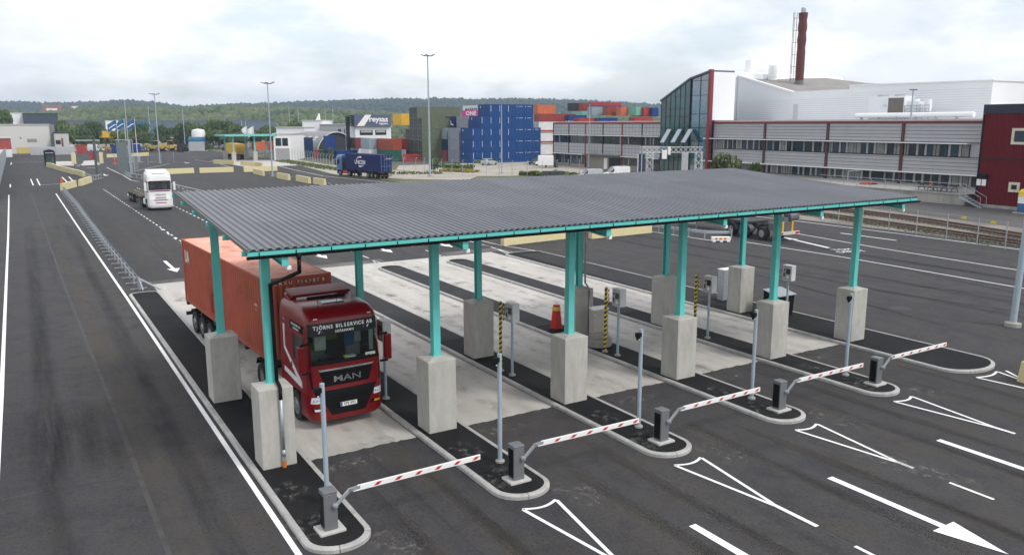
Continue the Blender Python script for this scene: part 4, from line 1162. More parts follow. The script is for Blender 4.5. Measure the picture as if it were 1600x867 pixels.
for x in (-.62, .0): rf.tube((x, .62, 3.72), (x, .66, 4.0), .008, 5)
rf.build('aerial', M_BLACK, tr)
TRM = Matrix.Translation((TX, TY, 0)) @ Matrix.Rotation(TR, 4, 'Z')
def on_truck(y, x=0): v = TRM @ Vector((x, y, 0)); return (v.x, v.y, 0)
# trailer and red container
tl = on_truck(4.0)
make_trailer('black container trailer under the faded red container in the first lane', (tl[0], tl[1], .012), TR + R(.6), 12.5)
cl = on_truck(4.25)
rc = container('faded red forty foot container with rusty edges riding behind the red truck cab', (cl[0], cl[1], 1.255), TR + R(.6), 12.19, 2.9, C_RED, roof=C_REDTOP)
for i, c_ in enumerate('UA'): text(c_, 'lettering', M_WHITE, rc, (-1.224, 11.45 - i * .42, 2.15 - .0 * i), LEFTF, .75, sx=.7, bold=.02)
text('C A X U   7 1 6 3 0 7  8', 'lettering', M_WHITE, rc, (.05, -.004, 2.69), FRONT, .17, sx=1.1)
text('ATN\n4', 'lettering', M_WHITE, rc, (-1.224, 1.0, 1.75), LEFTF, .16)
m = MB(); m.box(-1.226, -1.21, 7.2, 7.5, .35, 1.15); m.build('red_patch', mat('dark red patch', (.25, .01, .015), .5), rc)
m = MB(); m.tube((-1.25, 12.3, .78), (-1.55, 12.34, .80), .02, 6); 

# ---------------------------------------------------------------- white truck driving in
M_WTR = paint('white truck paint', (232, 230, 230), .3, .5)
M_PUR = mat('purple stripe', (.22, .04, .16), .4)
wt, wc = make_tractor('truck_tractor', 'white truck cab with purple front stripe driving towards the lanes', (8.0, 74.9, .012), R(1.0), M_WTR, axle=4.9, tank=M_WHITE, ws=(2.02, 2.86))
wt.scale = (1.05, 1.05, 1.12)
wc.patch('purple_band', M_PUR, wt, 1.86, 1.98, -1.15, 1.15, -1.15, 1.15, off=.008)
wc.patch('grille_bar', M_PUR, wt, .98, 1.06, -.62, .62, -.66, .66, off=.012); wc.patch('grille_bar', M_PUR, wt, .72, .80, -.5, .5, -.55, .55, off=.012)
wc.patch('grille', mat('grey grille', (.35, .35, .35), .5), wt, 1.16, 1.34, -.5, .5, -.55, .55, off=.01)
text('VOLVO', 'lettering', mat('grey letters', (.2, .2, .2), .4), wt, (0, wc.front(0, 1.55) - .03, 1.55), FRONT, .24, sx=1.3, bold=.006)
for sx in (-1, 1):
    wc.patch('headlight', M_LAMP, wt, .95, 1.32, *sorted((sx * .82, sx * 1.10)), *sorted((sx * .92, sx * 1.18)), off=.012, nx=6)
m = MB(); m.box(-.28, .28, -.03, -.012, .48, .6); m.build('number_plate', M_WHITE, wt)
m = MB(); m.box(-1.0, 1.0, -.06, .25, 2.88, 2.92); m.build('sun_visor', mat('smoked visor', (.03, .03, .035), .3), wt, bevel=.01)
m = MB()
for x in (-.6, -.36, -.12, .12, .36, .6): m.lathe((x, .30, 3.62), [(.02, -.0), (.085, .05), (.02, .1)], 10)
m.tube((-.75, .34, 3.58), (.75, .34, 3.58), .02, 6); m.build('roof_lamps', M_LAMP, wt)
m = MB(); m.box(-.62, .62, .30, .42, 3.50, 3.58); m.build('roof_sign', mat('blue roof sign', (.03, .06, .16), .4), wt)
m = MB(); m.extr([(.75, 3.78), (2.25, 3.98), (2.25, 3.6), (.75, 3.6)], 'x', -1.02, 1.02); m.build('roof_deflector', M_WTR, wt, bevel=.05)
make_trailer('empty pale container trailer behind the white truck cab', (7.9, 79.4, .012), R(1.2), 12.4, mat('dusty chassis', (.16, .145, .115), .8, var=.3, dirt=(.12, .1, .08)), True)

# ---------------------------------------------------------------- blue truck leaving
C_NAVY = cpaint('navy', (6, 28, 88), .08)
M_BTR = paint('blue truck paint', (18, 92, 150), .3, .5)
pr = gp(603, 280); BR = R(-172); q = pr + Vector((math.sin(R(-8)), math.cos(R(-8)), 0)) * 15.9
bt, bc = make_tractor('truck_tractor', 'blue truck cab with red side panel pulling a navy container past the fence', (q.x, q.y, .012), BR, M_BTR, axle=4.9, tank=mat('red tank cover', (.45, .03, .02), .5))
m = MB()
m.extr([(.25, 2.1), (1.4, 2.1), (1.4, 3.3), (.35, 3.3)], 'x', 1.217, 1.226); m.extr([(.25, 2.1), (1.4, 2.1), (1.4, 3.3), (.35, 3.3)], 'x', -1.226, -1.217)
BM = Matrix.Translation((q.x, q.y, 0)) @ Matrix.Rotation(BR, 4, 'Z')
b1 = BM @ Vector((0, 3.6, .012)); b2 = BM @ Vector((0, 3.75, 1.25))
make_trailer('black trailer under the navy container of the blue truck', tuple(b1), BR, 12.4)
bcn = container('navy container with white swoosh emblem on the trailer of the blue truck', tuple(b2), BR, 12.19, 2.9, C_NAVY, rods=mat('blue rods', (.25, .38, .52), .5))
rot_r = (R(90), 0, R(90))
text('UNICON', 'lettering', M_WHITE, bcn, (1.228, 5.4, 1.42), rot_r, 1.0, sx=.95, bold=.03)
def swoosh(x, cy, cz, a0, a1, ra, rb, w):
    m = MB(); n = 12
    for i in range(n):
        t0, t1 = a0 + (a1 - a0) * i / n, a0 + (a1 - a0) * (i + 1) / n; w0, w1 = w * (.25 + .75 * i / n), w * (.25 + .75 * (i + 1) / n)
        P = []
        for t, ww, k in ((t0, w0, 0), (t1, w1, 0), (t1, w1, 1), (t0, w0, 1)):
            P.append((x, cy + (ra + k * ww) * math.cos(t), cz + (rb + k * ww) * math.sin(t)))
        m.face(P)
    return m.build('emblem', M_WHITE, bcn)
swoosh(1.229, 5.4, 1.42, R(150), R(70), 1.5, .82, .32); swoosh(1.229, 5.4, 1.42, R(-30), R(-110), 1.5, .82, -.32)
text('UNICON', 'lettering', M_WHITE, bcn, (-.55, 12.22, 2.2), (R(90), 0, R(180)), .28)

# ---------------------------------------------------------------- chassis lorry parked beyond the canopy
hl_ = thing('hooklift_lorry', 'black skeletal lorry with three axles and yellow side boards parked beyond the canopy', 'lorry', (47.2, 21.9, .012), R(-1))
m = MB()
for sx in (-1, 1): m.box(*sorted((sx * .38, sx * .5)), .2, 12.0, .85, 1.25)
for y in (.6, 2.4, 4.6, 7, 9.5, 11.6): m.box(-1.0, 1.0, y - .08, y + .08, 1.02, 1.22)
m.box(-1.15, 1.15, 3.2, 11.8, 1.18, 1.34); m.build('frame', M_CHAS, hl_)
for sx in (-1, 1):
    for y in (1.75, 3.55, 5.15): 
        wheel(hl_, sx * 1.0, y, .53, .48, sx, front=False)
    for y in (3.55, 5.15):
        g = MB(); P = []
        for q_ in range(9):
            a = math.pi * q_ / 8; P.append((y + .66 * math.cos(a), .53 + .66 * math.sin(a)))
        for q_ in range(8, -1, -1):
            a = math.pi * q_ / 8; P.append((y + .61 * math.cos(a), .53 + .61 * math.sin(a)))
        g.extr(P, 'x', *sorted((sx * .74, sx * 1.24))); g.build('mudguard', mat('grey mudguard', (.09, .09, .1), .6), hl_)
m = MB(); m.box(-1.2, 1.2, -.05, .10, .55, .80); rb_ = m.build('rear_bumper', mat('pale bumper', (.55, .53, .5), .6, dirt=(.2, .18, .15)), hl_)
for sx in (-1, 1):
    m = MB(); m.box(*sorted((sx * .72, sx * 1.14)), -.075, -.05, .60, .75); m.build('tail_light', M_TAIL, rb_)
m = MB(); m.box(-.45, .45, .15, .9, .85, 1.55); m.box(-1.05, -.5, .2, 1.2, .85, 1.45); m.box(.5, 1.05, .2, 1.2, .85, 1.45); m.build('tool_boxes', mat('dusty grey box', (.10, .10, .10), .7), hl_, bevel=.02)
for x in (-.55, .55):
    m = MB(); m.box(x - .13, x + .05, .10, .16, .80, 1.62); m.build('marker_board', mat('orange yellow board', (.72, .36, .02), .5), hl_)
m = MB(); m.tube((.3, .5, 1.9), (1.25, .5, 2.0), .42, 12); m.path([(-.1, .6, 1.5), (-.15, 1.5, 2.5), (.0, .7, 2.95), (.25, .4, 2.5)], .11, 8); m.box(-.3, .4, .3, .9, 1.5, 1.9); m.box(.1, .6, .25, .8, 2.1, 2.8); m.build('loader_crane', mat('grey crane', (.12, .13, .15), .5), hl_)
# ================================================================== THE LONG GREY BUILDING AND ITS NEIGHBOURS
BA = 2.7
BP = Vector((101.5, 135, 0)); BXD = Vector((-math.sin(R(BA)), -math.cos(R(BA)), 0)); BYD = Vector((math.cos(R(BA)), -math.sin(R(BA)), 0))
BROT = -R(90 + BA)
def bl(px, py, off=0.0):
    """local x and height of what is seen at px, py on the facade plane moved back by off"""
    o = BP + BYD * off; d = ray(px, py); t = (o - _cp).dot(BYD) / d.dot(BYD); P = _cp + d * t
    return (P - BP).dot(BXD), P.z
def bworld(x, y, z=0): return BP + BXD * x + BYD * y + Vector((0, 0, z))
M_CLAD = mat('grey cladding', (.40, .405, .42), .55, var=.05, scale=.6, dirt=(.3, .3, .31), dscale=.4, damt=.4)
M_JOINT = mat('panel joint', (.10, .10, .11), .7)
M_WHITEW = mat('white sheet cladding', (.82, .83, .86), .5, var=.03, scale=.3)
M_WROOF = mat('pale roof edge', (.55, .54, .52), .6)
M_DKRED = mat('dark red steel', (.20, .022, .028), .5, var=.1)
M_STONE = mat('grey brown stone', (.28, .255, .225), .85, var=.15, scale=2)
M_WIN = mat('window glass', (.018, .026, .035), .07, var=.5, scale=.35, spec=.7)
M_WINB = mat('bluish window glass', (.02, .045, .065), .06, var=.5, scale=.3, spec=.7)
M_FRAME = mat('dark window frame', (.014, .015, .017), .5, spec=.25)
M_PIER = mat('pale pier', (.36, .355, .345), .6)
M_ROOFG = mat('grey felt roof', (.27, .255, .24), .9, var=.15, scale=.4, dirt=(.2, .18, .16), damt=.5)
M_BLIND = mat('pale blind', (.20, .21, .205), .4, var=.35, scale=.5)
B = thing('office_building', 'long grey panel building with dark red frame and white sun louvres beside the railway', 'building', tuple(BP), BROT)
def bpart(name, x0, x1, y0, y1, z0, z1, m, parent=None, bevel=0):
    mb = MB(); mb.box(x0, x1, y0, y1, z0, z1); return mb.build(name, m, parent or B, bevel)
bpart('wall', 0, 39.5, .12, 16, -.2, 9.35, M_CLAD); bpart('wall', 52.8, 108, .12, 16, -.2, 9.35, M_CLAD)
for x0, x1 in ((-.1, 39.5), (52.8, 108)):
    bpart('roof_edge', x0, x1, -.24, .25, 9.365, 9.62, M_DKRED)
    bpart('roof', x0, x1, .26, 16.2, 9.36, 9.85, M_WROOF)
def panel_joints(x0, x1, z0, z1, dx, dz, parent):
    bpart('cladding_panel', x0 + .02, x1 - .02, -.085, .119, z0 - .04, z1 + .02, M_CLAD, parent)
    mb = MB(); x = x0
    while dx and x < x1:
        mb.box(x - .02, x + .02, -.105, -.087, z0, z1); x += dx
    z = z0
    while z < z1 + .01:
        mb.box(x0 + .03, x1 - .03, -.110, -.088, z - .025, z + .025); z += dz
    mb.build('panel_joints', M_JOINT, parent)
for i in range(3):
    xa, xb = 13.2 * i + .1, 13.2 * (i + 1) - .1
    panel_joints(xa, xb, 7.05, 9.3, 1.1, .75, B); panel_joints(xa, xb, 2.95, 5.1, 1.1, .72, B)
rw = [53.0, 65.0, 77.4, 89.8, 102.2]
for a, b in zip(rw, rw[1:]):
    panel_joints(a + .1, b - .1, 6.95, 9.3, 0, .47, B); panel_joints(a + .1, b - .1, 2.95, 5.0, 0, .47, B)
# frame posts and downpipes
for x in (0, 13.2, 26.5, 39.4): bpart('frame_post', x - .17, x + .17, -.18, .10, -.1, 9.36, M_DKRED)
for x in rw[1:]: bpart('frame_post', x - .22, x + .22, -.22, .10, -.1, 9.36, mat('blackened red steel', (.075, .018, .022), .5))
for x in (6.6, 19.8, 33.0): bpart('downpipe', x - .10, x + .10, -.20, .10, -.1 if x != 19.8 else 3.2, 9.3, M_FRAME)
# upper window bands
def window_band(x0, x1, z0, z1, wm, piers, sill=True, seed=1):
    rr = random.Random(seed)
    f = MB(); f.box(x0, x1, .03, .117, z0 - .08, z1 + .05); fo = f.build('window', M_FRAME, B)
    g = MB(); x = x0 + .12
    while x < x1 - .4:
        w = rr.choice((.45, .7, .9, .9, 1.25)); w = min(w, x1 - .1 - x)
        if rr.random() < piers: p = MB(); p.box(x, x + .32, .005, .027, z0, z1); p.build('window_pier', rr.choice((M_PIER, M_PIER, M_BLIND)), fo); x += .42
        g.box(x, x + w, .012, .028, z0, z1, rr.choice((0, 0, 1, 1, 2))); x += w + .10
    g.build('pane', [M_WIN, M_WINB, M_WIN if piers < .5 else M_BLIND], fo); 
for i in range(3): window_band(13.2 * i + .45, 13.2 * (i + 1) - .4, 5.30, 6.70, M_WIN, .22, seed=3 + i)
for i, (a, b) in enumerate(zip(rw, rw[1:])):
    window_band(a + .5, (b - .4) if i < 3 else 99.2, 5.15, 6.62, M_WIN, .85, seed=10 + i)
    s_ = bpart('sill', a + .25, b - .25, -.12, .099, 5.025, 5.09, M_FRAME)
window_band(.6, 13.0, .78, 2.55, M_WIN, .45, seed=31); window_band(26.9, 33.2, 1.15, 2.35, M_WIN, .3, seed=32); window_band(35.5, 39.1, .35, 2.45, M_WIN, .3, seed=33)
for i, (a, b) in enumerate(zip(rw, rw[1:])): window_band(a + .4, b - .3, 1.55, 2.75, M_WIN, .8, seed=41 + i)
# stone base and entrance
bpart('stone_base', .2, 13.0, .0, .11, -.2, .68, M_STONE); bpart('stone_base', 13.5, 39.2, .03, .105, -.2, 2.7, M_STONE)
bpart('stone_base', 53.2, 102, .0, .11, -.2, 1.42, mat('grey render', (.33, .31, .29), .85, var=.12, dirt=(.2, .19, .17), dscale=.8))
bpart('entrance_canopy', 14.2, 27.2, -1.3, -.02, 2.78, 2.98, mat('mossy canopy', (.13, .13, .10), .8)); bpart('door', 20.2, 21.4, -.06, .02, 0, 2.3, M_WHITE); bpart('door', 22.0, 26.0, -.05, .02, .0, 2.4, M_FRAME)
# white sun louvres
for x0, x1, z in ((-.2, 39.0, 6.86), (-.2, 13.3, 2.76), (27.0, 39.2, 2.76), (51.5, 99.4, 6.72), (51.2, 101.0, 2.86)):
    m = MB(); m.box(x0, x1, -1.05, -.25, z, z + .12); lo = m.build('sun_louvre', M_WHITE, B)
    m = MB(); x = x0 + .5
    while x < x1: m.box(x - .04, x + .04, -.5, .05, z - .10, z - .001); x += 3.3
    m.build('louvre_bracket', M_FRAME, lo)
for x in np.arange(55, 101, 2.05):
    pass
# glass stair tower
T = thing('glass_tower', 'tall dark glass stair tower with slanted roof and red edge between the two grey wings', 'tower', tuple(BP), BROT)
M_TGL = mat('dark teal tower glass', (.014, .075, .080), .05, var=.7, scale=.16, spec=.75, dirt=(.05, .075, .045), dscale=.22, damt=.6)  # teal tint and greenish patches put a hillside reflection into the glass colour
M_TGL.node_tree.nodes['Principled BSDF'].inputs['IOR'].default_value = 1.65
M_TGL2 = mat('blue tower glass', (.02, .10, .155), .05, var=.6, scale=.2, spec=.8, dirt=(.02, .16, .30), dscale=.3, damt=.5)  # blue tint and patches put a sky reflection into the glass colour
M_TGL2.node_tree.nodes['Principled BSDF'].inputs['IOR'].default_value = 2.2
m = MB(); m.extr([(39.62, -.1), (47.6, -.1), (47.6, 17.0), (39.62, 13.4)], 'y', -.9, 4.5); m.build('left_glazing', M_TGL, T)
m = MB(); m.extr([(47.62, -.1), (52.3, -.1), (52.3, 18.0), (47.62, 17.0)], 'y', -.7, 4.5); m.build('right_glazing', M_TGL2, T)
m = MB()
for i in range(7):
    x = 39.66 + i * 1.32; m.box(x - .04, x + .04, -.97, -.905, 0, 13.4 + (x - 39.62) * .451)
for z in (2.9, 6.1, 8.5, 10.6, 12.0): m.box(39.62, 47.6, -.96, -.906, z - .04, z + .04)
m.box(43.0, 47.6, -.96, -.906, 14.1, 14.18)
for x in (47.7, 50.0, 52.2): m.box(x - .05, x + .05, -.77, -.705, 0, 17.0 + (x - 47.6) * .21)
for z in (3.4, 6.3, 8.6, 11.0, 14.2, 16.7): m.box(47.7, 52.3, -.76, -.706, z - .04, z + .04)
m.build('mullions', M_FRAME, T)
m = MB(); m.extr([(39.4, 13.35), (47.6, 17.04), (52.5, 18.06), (52.5, 18.36), (47.5, 17.34), (39.4, 13.65)], 'y', -1.1, 4.7); m.build('roof', mat('tower roof sheet', (.10, .12, .14), .5), T)
m = MB(); m.box(52.35, 52.95, -1.15, -.45, -.1, 18.45); m.build('red_fin', M_DKRED, T)
m = MB(); m.box(52.33, 52.75, -.44, 4.72, 9.9, 18.05); m.build('white_flank', M_WHITEW, T)
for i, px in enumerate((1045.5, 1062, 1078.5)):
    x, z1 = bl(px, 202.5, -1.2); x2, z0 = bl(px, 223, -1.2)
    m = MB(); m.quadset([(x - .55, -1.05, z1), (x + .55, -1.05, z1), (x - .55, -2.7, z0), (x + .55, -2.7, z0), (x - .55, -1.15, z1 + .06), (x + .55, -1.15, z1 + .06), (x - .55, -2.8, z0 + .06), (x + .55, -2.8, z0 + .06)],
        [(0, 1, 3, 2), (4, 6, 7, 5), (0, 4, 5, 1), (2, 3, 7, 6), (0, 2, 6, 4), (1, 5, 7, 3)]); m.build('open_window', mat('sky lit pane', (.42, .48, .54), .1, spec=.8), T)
bpart('tower_link', 36.8, 39.55, 2.0, 9, 9.9, 13.2, mat('louvred plant box', (.42, .42, .42), .7), T); bpart('louvre', 37.6, 39.3, 1.9, 1.98, 10.4, 12.6, mat('brown louvre', (.10, .06, .035), .7), T)
# white hall behind
H = thing('white_hall', 'big white sheet clad industrial hall rising behind the grey building', 'building', tuple(BP), BROT)
def hx(px, off): return bl(px, 180, off)[0]
def hz_(px, py, off): return bl(px, py, off)[1]
o1 = 14.0
xa, xb, xc, xd, xe = hx(1117, o1) - 6, hx(1151, o1), hx(1236, o1), hx(1330, o1), hx(1552, o1)
z1 = hz_(1151, 116, o1)
m = MB(); m.box(xa, xb - .01, o1 - .6, o1 + 30, 9, z1 + .5); m.build('block_wall', M_WHITEW, H, bevel=1.2, )
m = MB(); m.extr([(xb, 9), (xc, 9), (xc, hz_(1236, 147, o1)), (xb, hz_(1155, 121, o1))], 'y', o1, o1 + .6); m.build('gable_wall', M_WHITEW, H)
m = MB(); m.extr([(xb - .1, hz_(1155, 121, o1)), (xc + .1, hz_(1236, 147, o1)), (xc + .1, hz_(1236, 143.5, o1)), (xb - .1, hz_(1155, 117.5, o1))], 'y', o1 - .12, o1 + .7); m.build('parapet', M_WHITE, H)
zr = hz_(1330, 140, o1)
m = MB(); m.box(xc + .02, xd, o1 - .3, o1 + .4, 9, hz_(1290, 141.5, o1)); m.build('front_wall', M_WHITEW, H)
m = MB()   # sloping roof with vents
zA, zB, zC = hz_(1160, 122, o1 + 2), hz_(1240, 139, o1 + 2), hz_(1330, 141, o1 + 2)
m.quadset([(xb + .2, o1 + .65, zA - .5), (xc, o1 + .65, zB - 1.0), (xd, o1 + .42, zC - .4), (xb - 1, o1 + 24, zA + .6), (xc - 4, o1 + 24, zB + 1.6), (xd - 6, o1 + 24, zC + 1.3)], [(0, 1, 4, 3), (1, 2, 5, 4)]); m.build('roof', M_ROOFG, H)
m = MB(); m.extr([(xd + .01, 9), (xe, 9), (xe, hz_(1552, 127, o1)), (xd + .01, hz_(1331, 135, o1))], 'y', o1 - .9, o1 + 30); m.build('side_wall', M_WHITEW, H)
m = MB(); m.extr([(xd, hz_(1331, 135, o1)), (xe + .15, hz_(1552, 127, o1)), (xe + .15, hz_(1552, 125.2, o1)), (xd, hz_(1331, 133, o1))], 'y', o1 - 1.0, o1 + 30.1); m.build('roof_edge', M_WHITE, H)
m = MB(); 
for z in np.arange(10.2, 16, .35): 
    m.box(xd + .3, xe - .05, o1 - .912, o1 - .902, z - .015, z + .015) if z < 14.3 else None
for z in np.arange(10.2, 13.6, .35): m.box(xb + .5, xc - .1, o1 - .012, o1 - .002, z - .015, z + .015); m.box(xc + .1, xd - .1, o1 - .312, o1 - .302, z - .015, z + .015)
m.build('sheet_joints', mat('pale joint', (.52, .53, .56), .6), H)
m = MB(); m.box(hx(1241, 14) , hx(1248, 14), o1 - .36, o1 - .302, 10, 12.6); m.build('door', mat('pale door', (.6, .6, .6), .5), H)
# roof vents, chimney, plant
for px, py0, py1, n_ in ((1173, 95, 119, 'left'), (1208, 103, 127, 'right')):
    oo = o1 + 8; x, zt = bl(px, py0, oo); _, zb = bl(px, py1, oo); r = 1.05 if n_ == 'left' else .85
    t = thing('roof_vent', '%s white cylindrical vent on the roof of the white hall' % ('larger left' if n_ == 'left' else 'smaller right'), 'roof vent', tuple(bworld(x, oo, zb - 1)), 0, 'white vents on the hall roof')
    m = MB(); m.lathe((0, 0, 0), [(r, 0), (r, zt - zb - .2), (r * .95, zt - zb + .7), (r * .9, zt - zb + 1)], 24); smooth_angle(m.build('drum', M_WHITE, t))
    m = MB(); m.lathe((0, 0, 0), [(r * 1.03, (zt - zb) * .6), (r * 1.05, (zt - zb) * .6 + .1), (r * 1.03, (zt - zb) * .6 + .2)], 24); m.build('band', M_WHITE, t)
    m = MB(); m.box(-1.5, 1.5, -1.5, 1.5, -.3, .5); m.build('vent_base', M_WROOF, t)
oo = o1 + 9; x, zt = bl(1252.5, 21, oo); x0, zb = bl(1248, 138, oo)
t = thing('chimney', 'tall rusty red steel chimney with a side ladder on the hall roof', 'chimney', tuple(bworld(x0, oo, zb - 1.2)))
hc = zt - zb + 1.2; m = MB(); prof = []
for i in range(22):
    z = hc * i / 21; prof.append((.78 + (.07 * math.sin(i * 1.9) if i > 11 else .0), z))
m.lathe((0, 0, 0), prof, 20); smooth_angle(m.build('flue', mat('rusty red steel', (.10, .016, .012), .55, var=.35, scale=.8), t), 50)
m = MB(); m.lathe((0, 0, 0), [(.82, 0), (.82, 2.6)], 18); m.build('foot', mat('grey flue foot', (.16, .16, .16), .7), t)
m = MB(); m.tube((-.2, 0, hc), (-.2, 0, hc + .9), .3, 12); m.tube((.35, 0, hc), (.35, 0, hc + .8), .22, 12); m.build('inner_pipe', M_GALV, t)
m = MB(); u = (-BXD).normalized()
for s in (-.32, .32):
    m.tube((u.x * 1.75 + BYD.x * s, u.y * 1.75 + BYD.y * s, 2.5), (u.x * 1.75 + BYD.x * s, u.y * 1.75 + BYD.y * s, hc + .3), .05, 5)
m.tube((u.x * 2.3, u.y * 2.3, 2.5), (u.x * 2.3, u.y * 2.3, hc + .3), .04, 5)
z = 3.0
while z < hc: m.box(-.04, .04, -.4, .4, z - .03, z + .03, 0, Matrix.Translation((u.x * 1.75, u.y * 1.75, 0))); m.tube((u.x * .7, u.y * .7, z), (u.x * 2.3, u.y * 2.3, z), .035, 4); z += 2.2
m.build('ladder', M_RUST, t)
# air conditioning unit and pipes on the low roof
oo = 9.0; x0, zt = bl(1358, 152, oo); x1, zb = bl(1412, 174, oo)
t = thing('cooling_unit', 'white rooftop cooling unit with dark grille and blue badge on the low roof', 'cooling unit', tuple(bworld((x0 + x1) / 2, oo, 9.85)), BROT)
w = (x1 - x0) / 2; h = zt - 9.85
m = MB(); m.box(-w, w, 0, 2.2, .35, h); bo = m.build('casing', M_WHITEW, t, bevel=.04)
m = MB(); m.box(w * .12, w * .96, -.03, -.002, .5, h - .25); m.build('grille', mat('brown coil', (.16, .14, .12), .7), t)
m = MB(); m.lathe((w * -.05, -.012, h * .62), [(.02, 0), (.30, .0), (.30, .01)], 14); m.build('badge', mat('blue badge', (.02, .12, .42), .4), t)
m = MB()
for q_ in (-.6, .6): m.lathe((q_ * w * .8, 1.1, h), [(.8, 0), (.8, .22), (.7, .26)], 16)
m.box(-w, w, 0.1, 2.1, 0, .34); m.build('fan_cowl', M_GALV, t)
oo = 6.0; x0, zz = bl(1338, 178, oo); x1, _ = bl(1522, 180, oo)
t = thing('roof_pipe', 'long pale insulated pipe lying along the low roof edge', 'pipe', tuple(bworld(0, oo, 0)), BROT)
m = MB(); m.tube((x0, 0, 10.45), (x1, 0, 10.45), .36, 10); smooth_angle(m.build('pipe', M_WHITEW, t))
m = MB(); x = x0 + 1
while x < x1: m.box(x - .06, x + .06, -.3, .3, 9.84, 10.3); x += 3
m.build('pipe_stand', M_GALV, t)
oo = 8.5; x0, zt = bl(1411, 158, oo); x1, _ = bl(1450, 158, oo)
t = thing('roof_platform', 'small steel service platform with railing and fans on the low roof', 'platform', tuple(bworld(x0 + .3, oo, 9.85)), BROT)
m = MB(); w = x1 - x0
m.box(0, w, 0, 1.6, 1.0, 1.1)
for q_ in np.linspace(.05, w - .05, 5):
    m.tube((q_, .0, 0), (q_, .0, 2.0), .05, 5)
m.tube((0, 0, 2.0), (w, 0, 2.0), .05, 5); m.tube((0, 0, 1.5), (w, 0, 1.5), .04, 5); m.build('frame', M_GALV, t)
m = MB(); m.box(.2, w * .55, .2, 1.4, 1.11, 2.6); m.lathe((w * .3, .8, 2.6), [(.55, 0), (.55, .3)], 12); m.lathe((w * .8, .8, 1.12), [(.5, 0), (.5, 1.7)], 12); m.build('fan_housing', M_WHITEW, t)
# dark red building at the right edge
DR = thing('red_building', 'dark red corrugated building with navy roof band at the right edge', 'building', tuple(bworld(0, 0)), BROT)
o2 = -9.0
xl = bl(1524, 322, o2)[0]; xr = xl + 26
M_DRED = mat('dark red sheet', (.12, .003, .008), .55, var=.08, spec=.2, scale=.5)
zt = 11.35; m = MB(); p = .3; n = int((xr - xl) / p)
for i in range(n):
    x = xl + i * p; a = [(x, 0), (x + .1, 0), (x + .14, -.05), (x + .26, -.05), (x + .3, 0)]
    for (xa_, ya), (xb_, yb) in zip(a, a[1:]): m.face([(xa_, o2 + ya, .35), (xb_, o2 + yb, .35), (xb_, o2 + yb, zt - 1.0), (xa_, o2 + ya, zt - 1.0)])
m.box(xl, xr, o2 + .01, o2 + 20, .3, zt - .05); m.build('wall', M_DRED, DR)
bpart('roof_band', xl - .12, xr, o2 - .14, o2 + 20.1, zt - .98, zt, mat('navy roof band', (.010, .012, .030), .5), DR)
bpart('joint_band', xl, xr, o2 - .075, o2 - .055, 5.35, 5.52, M_FRAME, DR); bpart('concrete_foot', xl, xr, o2 - .10, o2 + .3, -.1, .36, M_CONCD, DR); bpart('corner_trim', xl - .14, xl + .02, o2 - .10, o2 + 1, .3, zt - 1.0, M_FRAME, DR)
for (pa, pb, na) in (((1583, 200.5), (1612, 226.5), 'upper'), ((1577.5, 284.5), (1593, 301), 'lower')):
    xa_, za = bl(*pa, o2); xb_, zb_ = bl(*pb, o2)
    m = MB(); t_ = .28
    m.box(xa_, xb_, o2 - .14, o2 - .052, zb_, zb_ + t_); m.box(xa_, xb_, o2 - .14, o2 - .052, za - t_, za); m.box(xa_, xa_ + t_, o2 - .14, o2 - .052, zb_ + t_, za - t_); m.box(xb_ - t_, xb_, o2 - .14, o2 - .052, zb_ + t_, za - t_)
    wo = m.build('window', mat('cream window frame', (.62, .58, .44), .5), DR)
    m = MB(); m.box(xa_ + t_, xb_ - t_, o2 - .08, o2 - .056, zb_ + t_, za - t_); m.build('pane', M_WINB if na == 'upper' else M_WIN, wo)
m = MB()
for x in (xl + 6, xl + 8.2, xl + 10.4): m.path([(x - 1.2, o2 + 1.0, zt + .02), (x, o2 + 1.0, zt + 1.5), (x, o2 + 1.0, zt + .0)], .05, 5)
m.build('roof_ladder', M_FRAME, DR)
xs, zs = bl(1527, 279, o2 - .2); xs2, _ = bl(1543, 279, o2 - .2)
t = thing('wall_sign', 'black sign box with two white notice boards on the corner of the red building', 'sign', tuple(bworld(xs, o2 - .06)), BROT)
w = xs2 - xs; m = MB(); m.box(.1, w, -.35, -.05, zs, zs + .55); m.build('box', M_BLACK, t)
for q_ in (.05, w * .55):
    m = MB(); m.box(q_, q_ + w * .40, -.30, -.22, zs - .75, zs - .05); m.build('notice_board', M_WHITE, t)
x, _ = bl(1588, 330, -12.5)
t = thing('skip_container', 'yellow white and blue container with rounded top at the right edge before the red building', 'skip', tuple(bworld(x, -12.5)), BROT)
m = MB(); m.box(0, 3.2, 0, 2, .2, 1.1); m.build('lower_body', mat('blue skip paint', (.03, .11, .26), .5), t, bevel=.05)
m = MB(); m.box(.02, 1.1, .02, 1.98, 1.101, 1.8); m.build('white_panel', M_WHITE, t); m = MB(); m.box(1.101, 3.18, .02, 1.98, 1.101, 1.8); m.build('blue_panel', mat('blue skip paint', (.03, .11, .26), .5), t)
m = MB(); m.extr([(.0, 1.801), (2.0, 1.801), (1.9, 2.3), (1.5, 2.55), (.5, 2.55), (.1, 2.3)], 'x', 0, 3.2); m.box(1.3, 3.1, -.02, -.001, .5, 1.3); m.build('yellow_lid', M_YEL, t)
m = MB(); m.box(-.3, 3.4, -.2, 2.2, 0, .19); m.build('base_slab', M_CONCD, t)
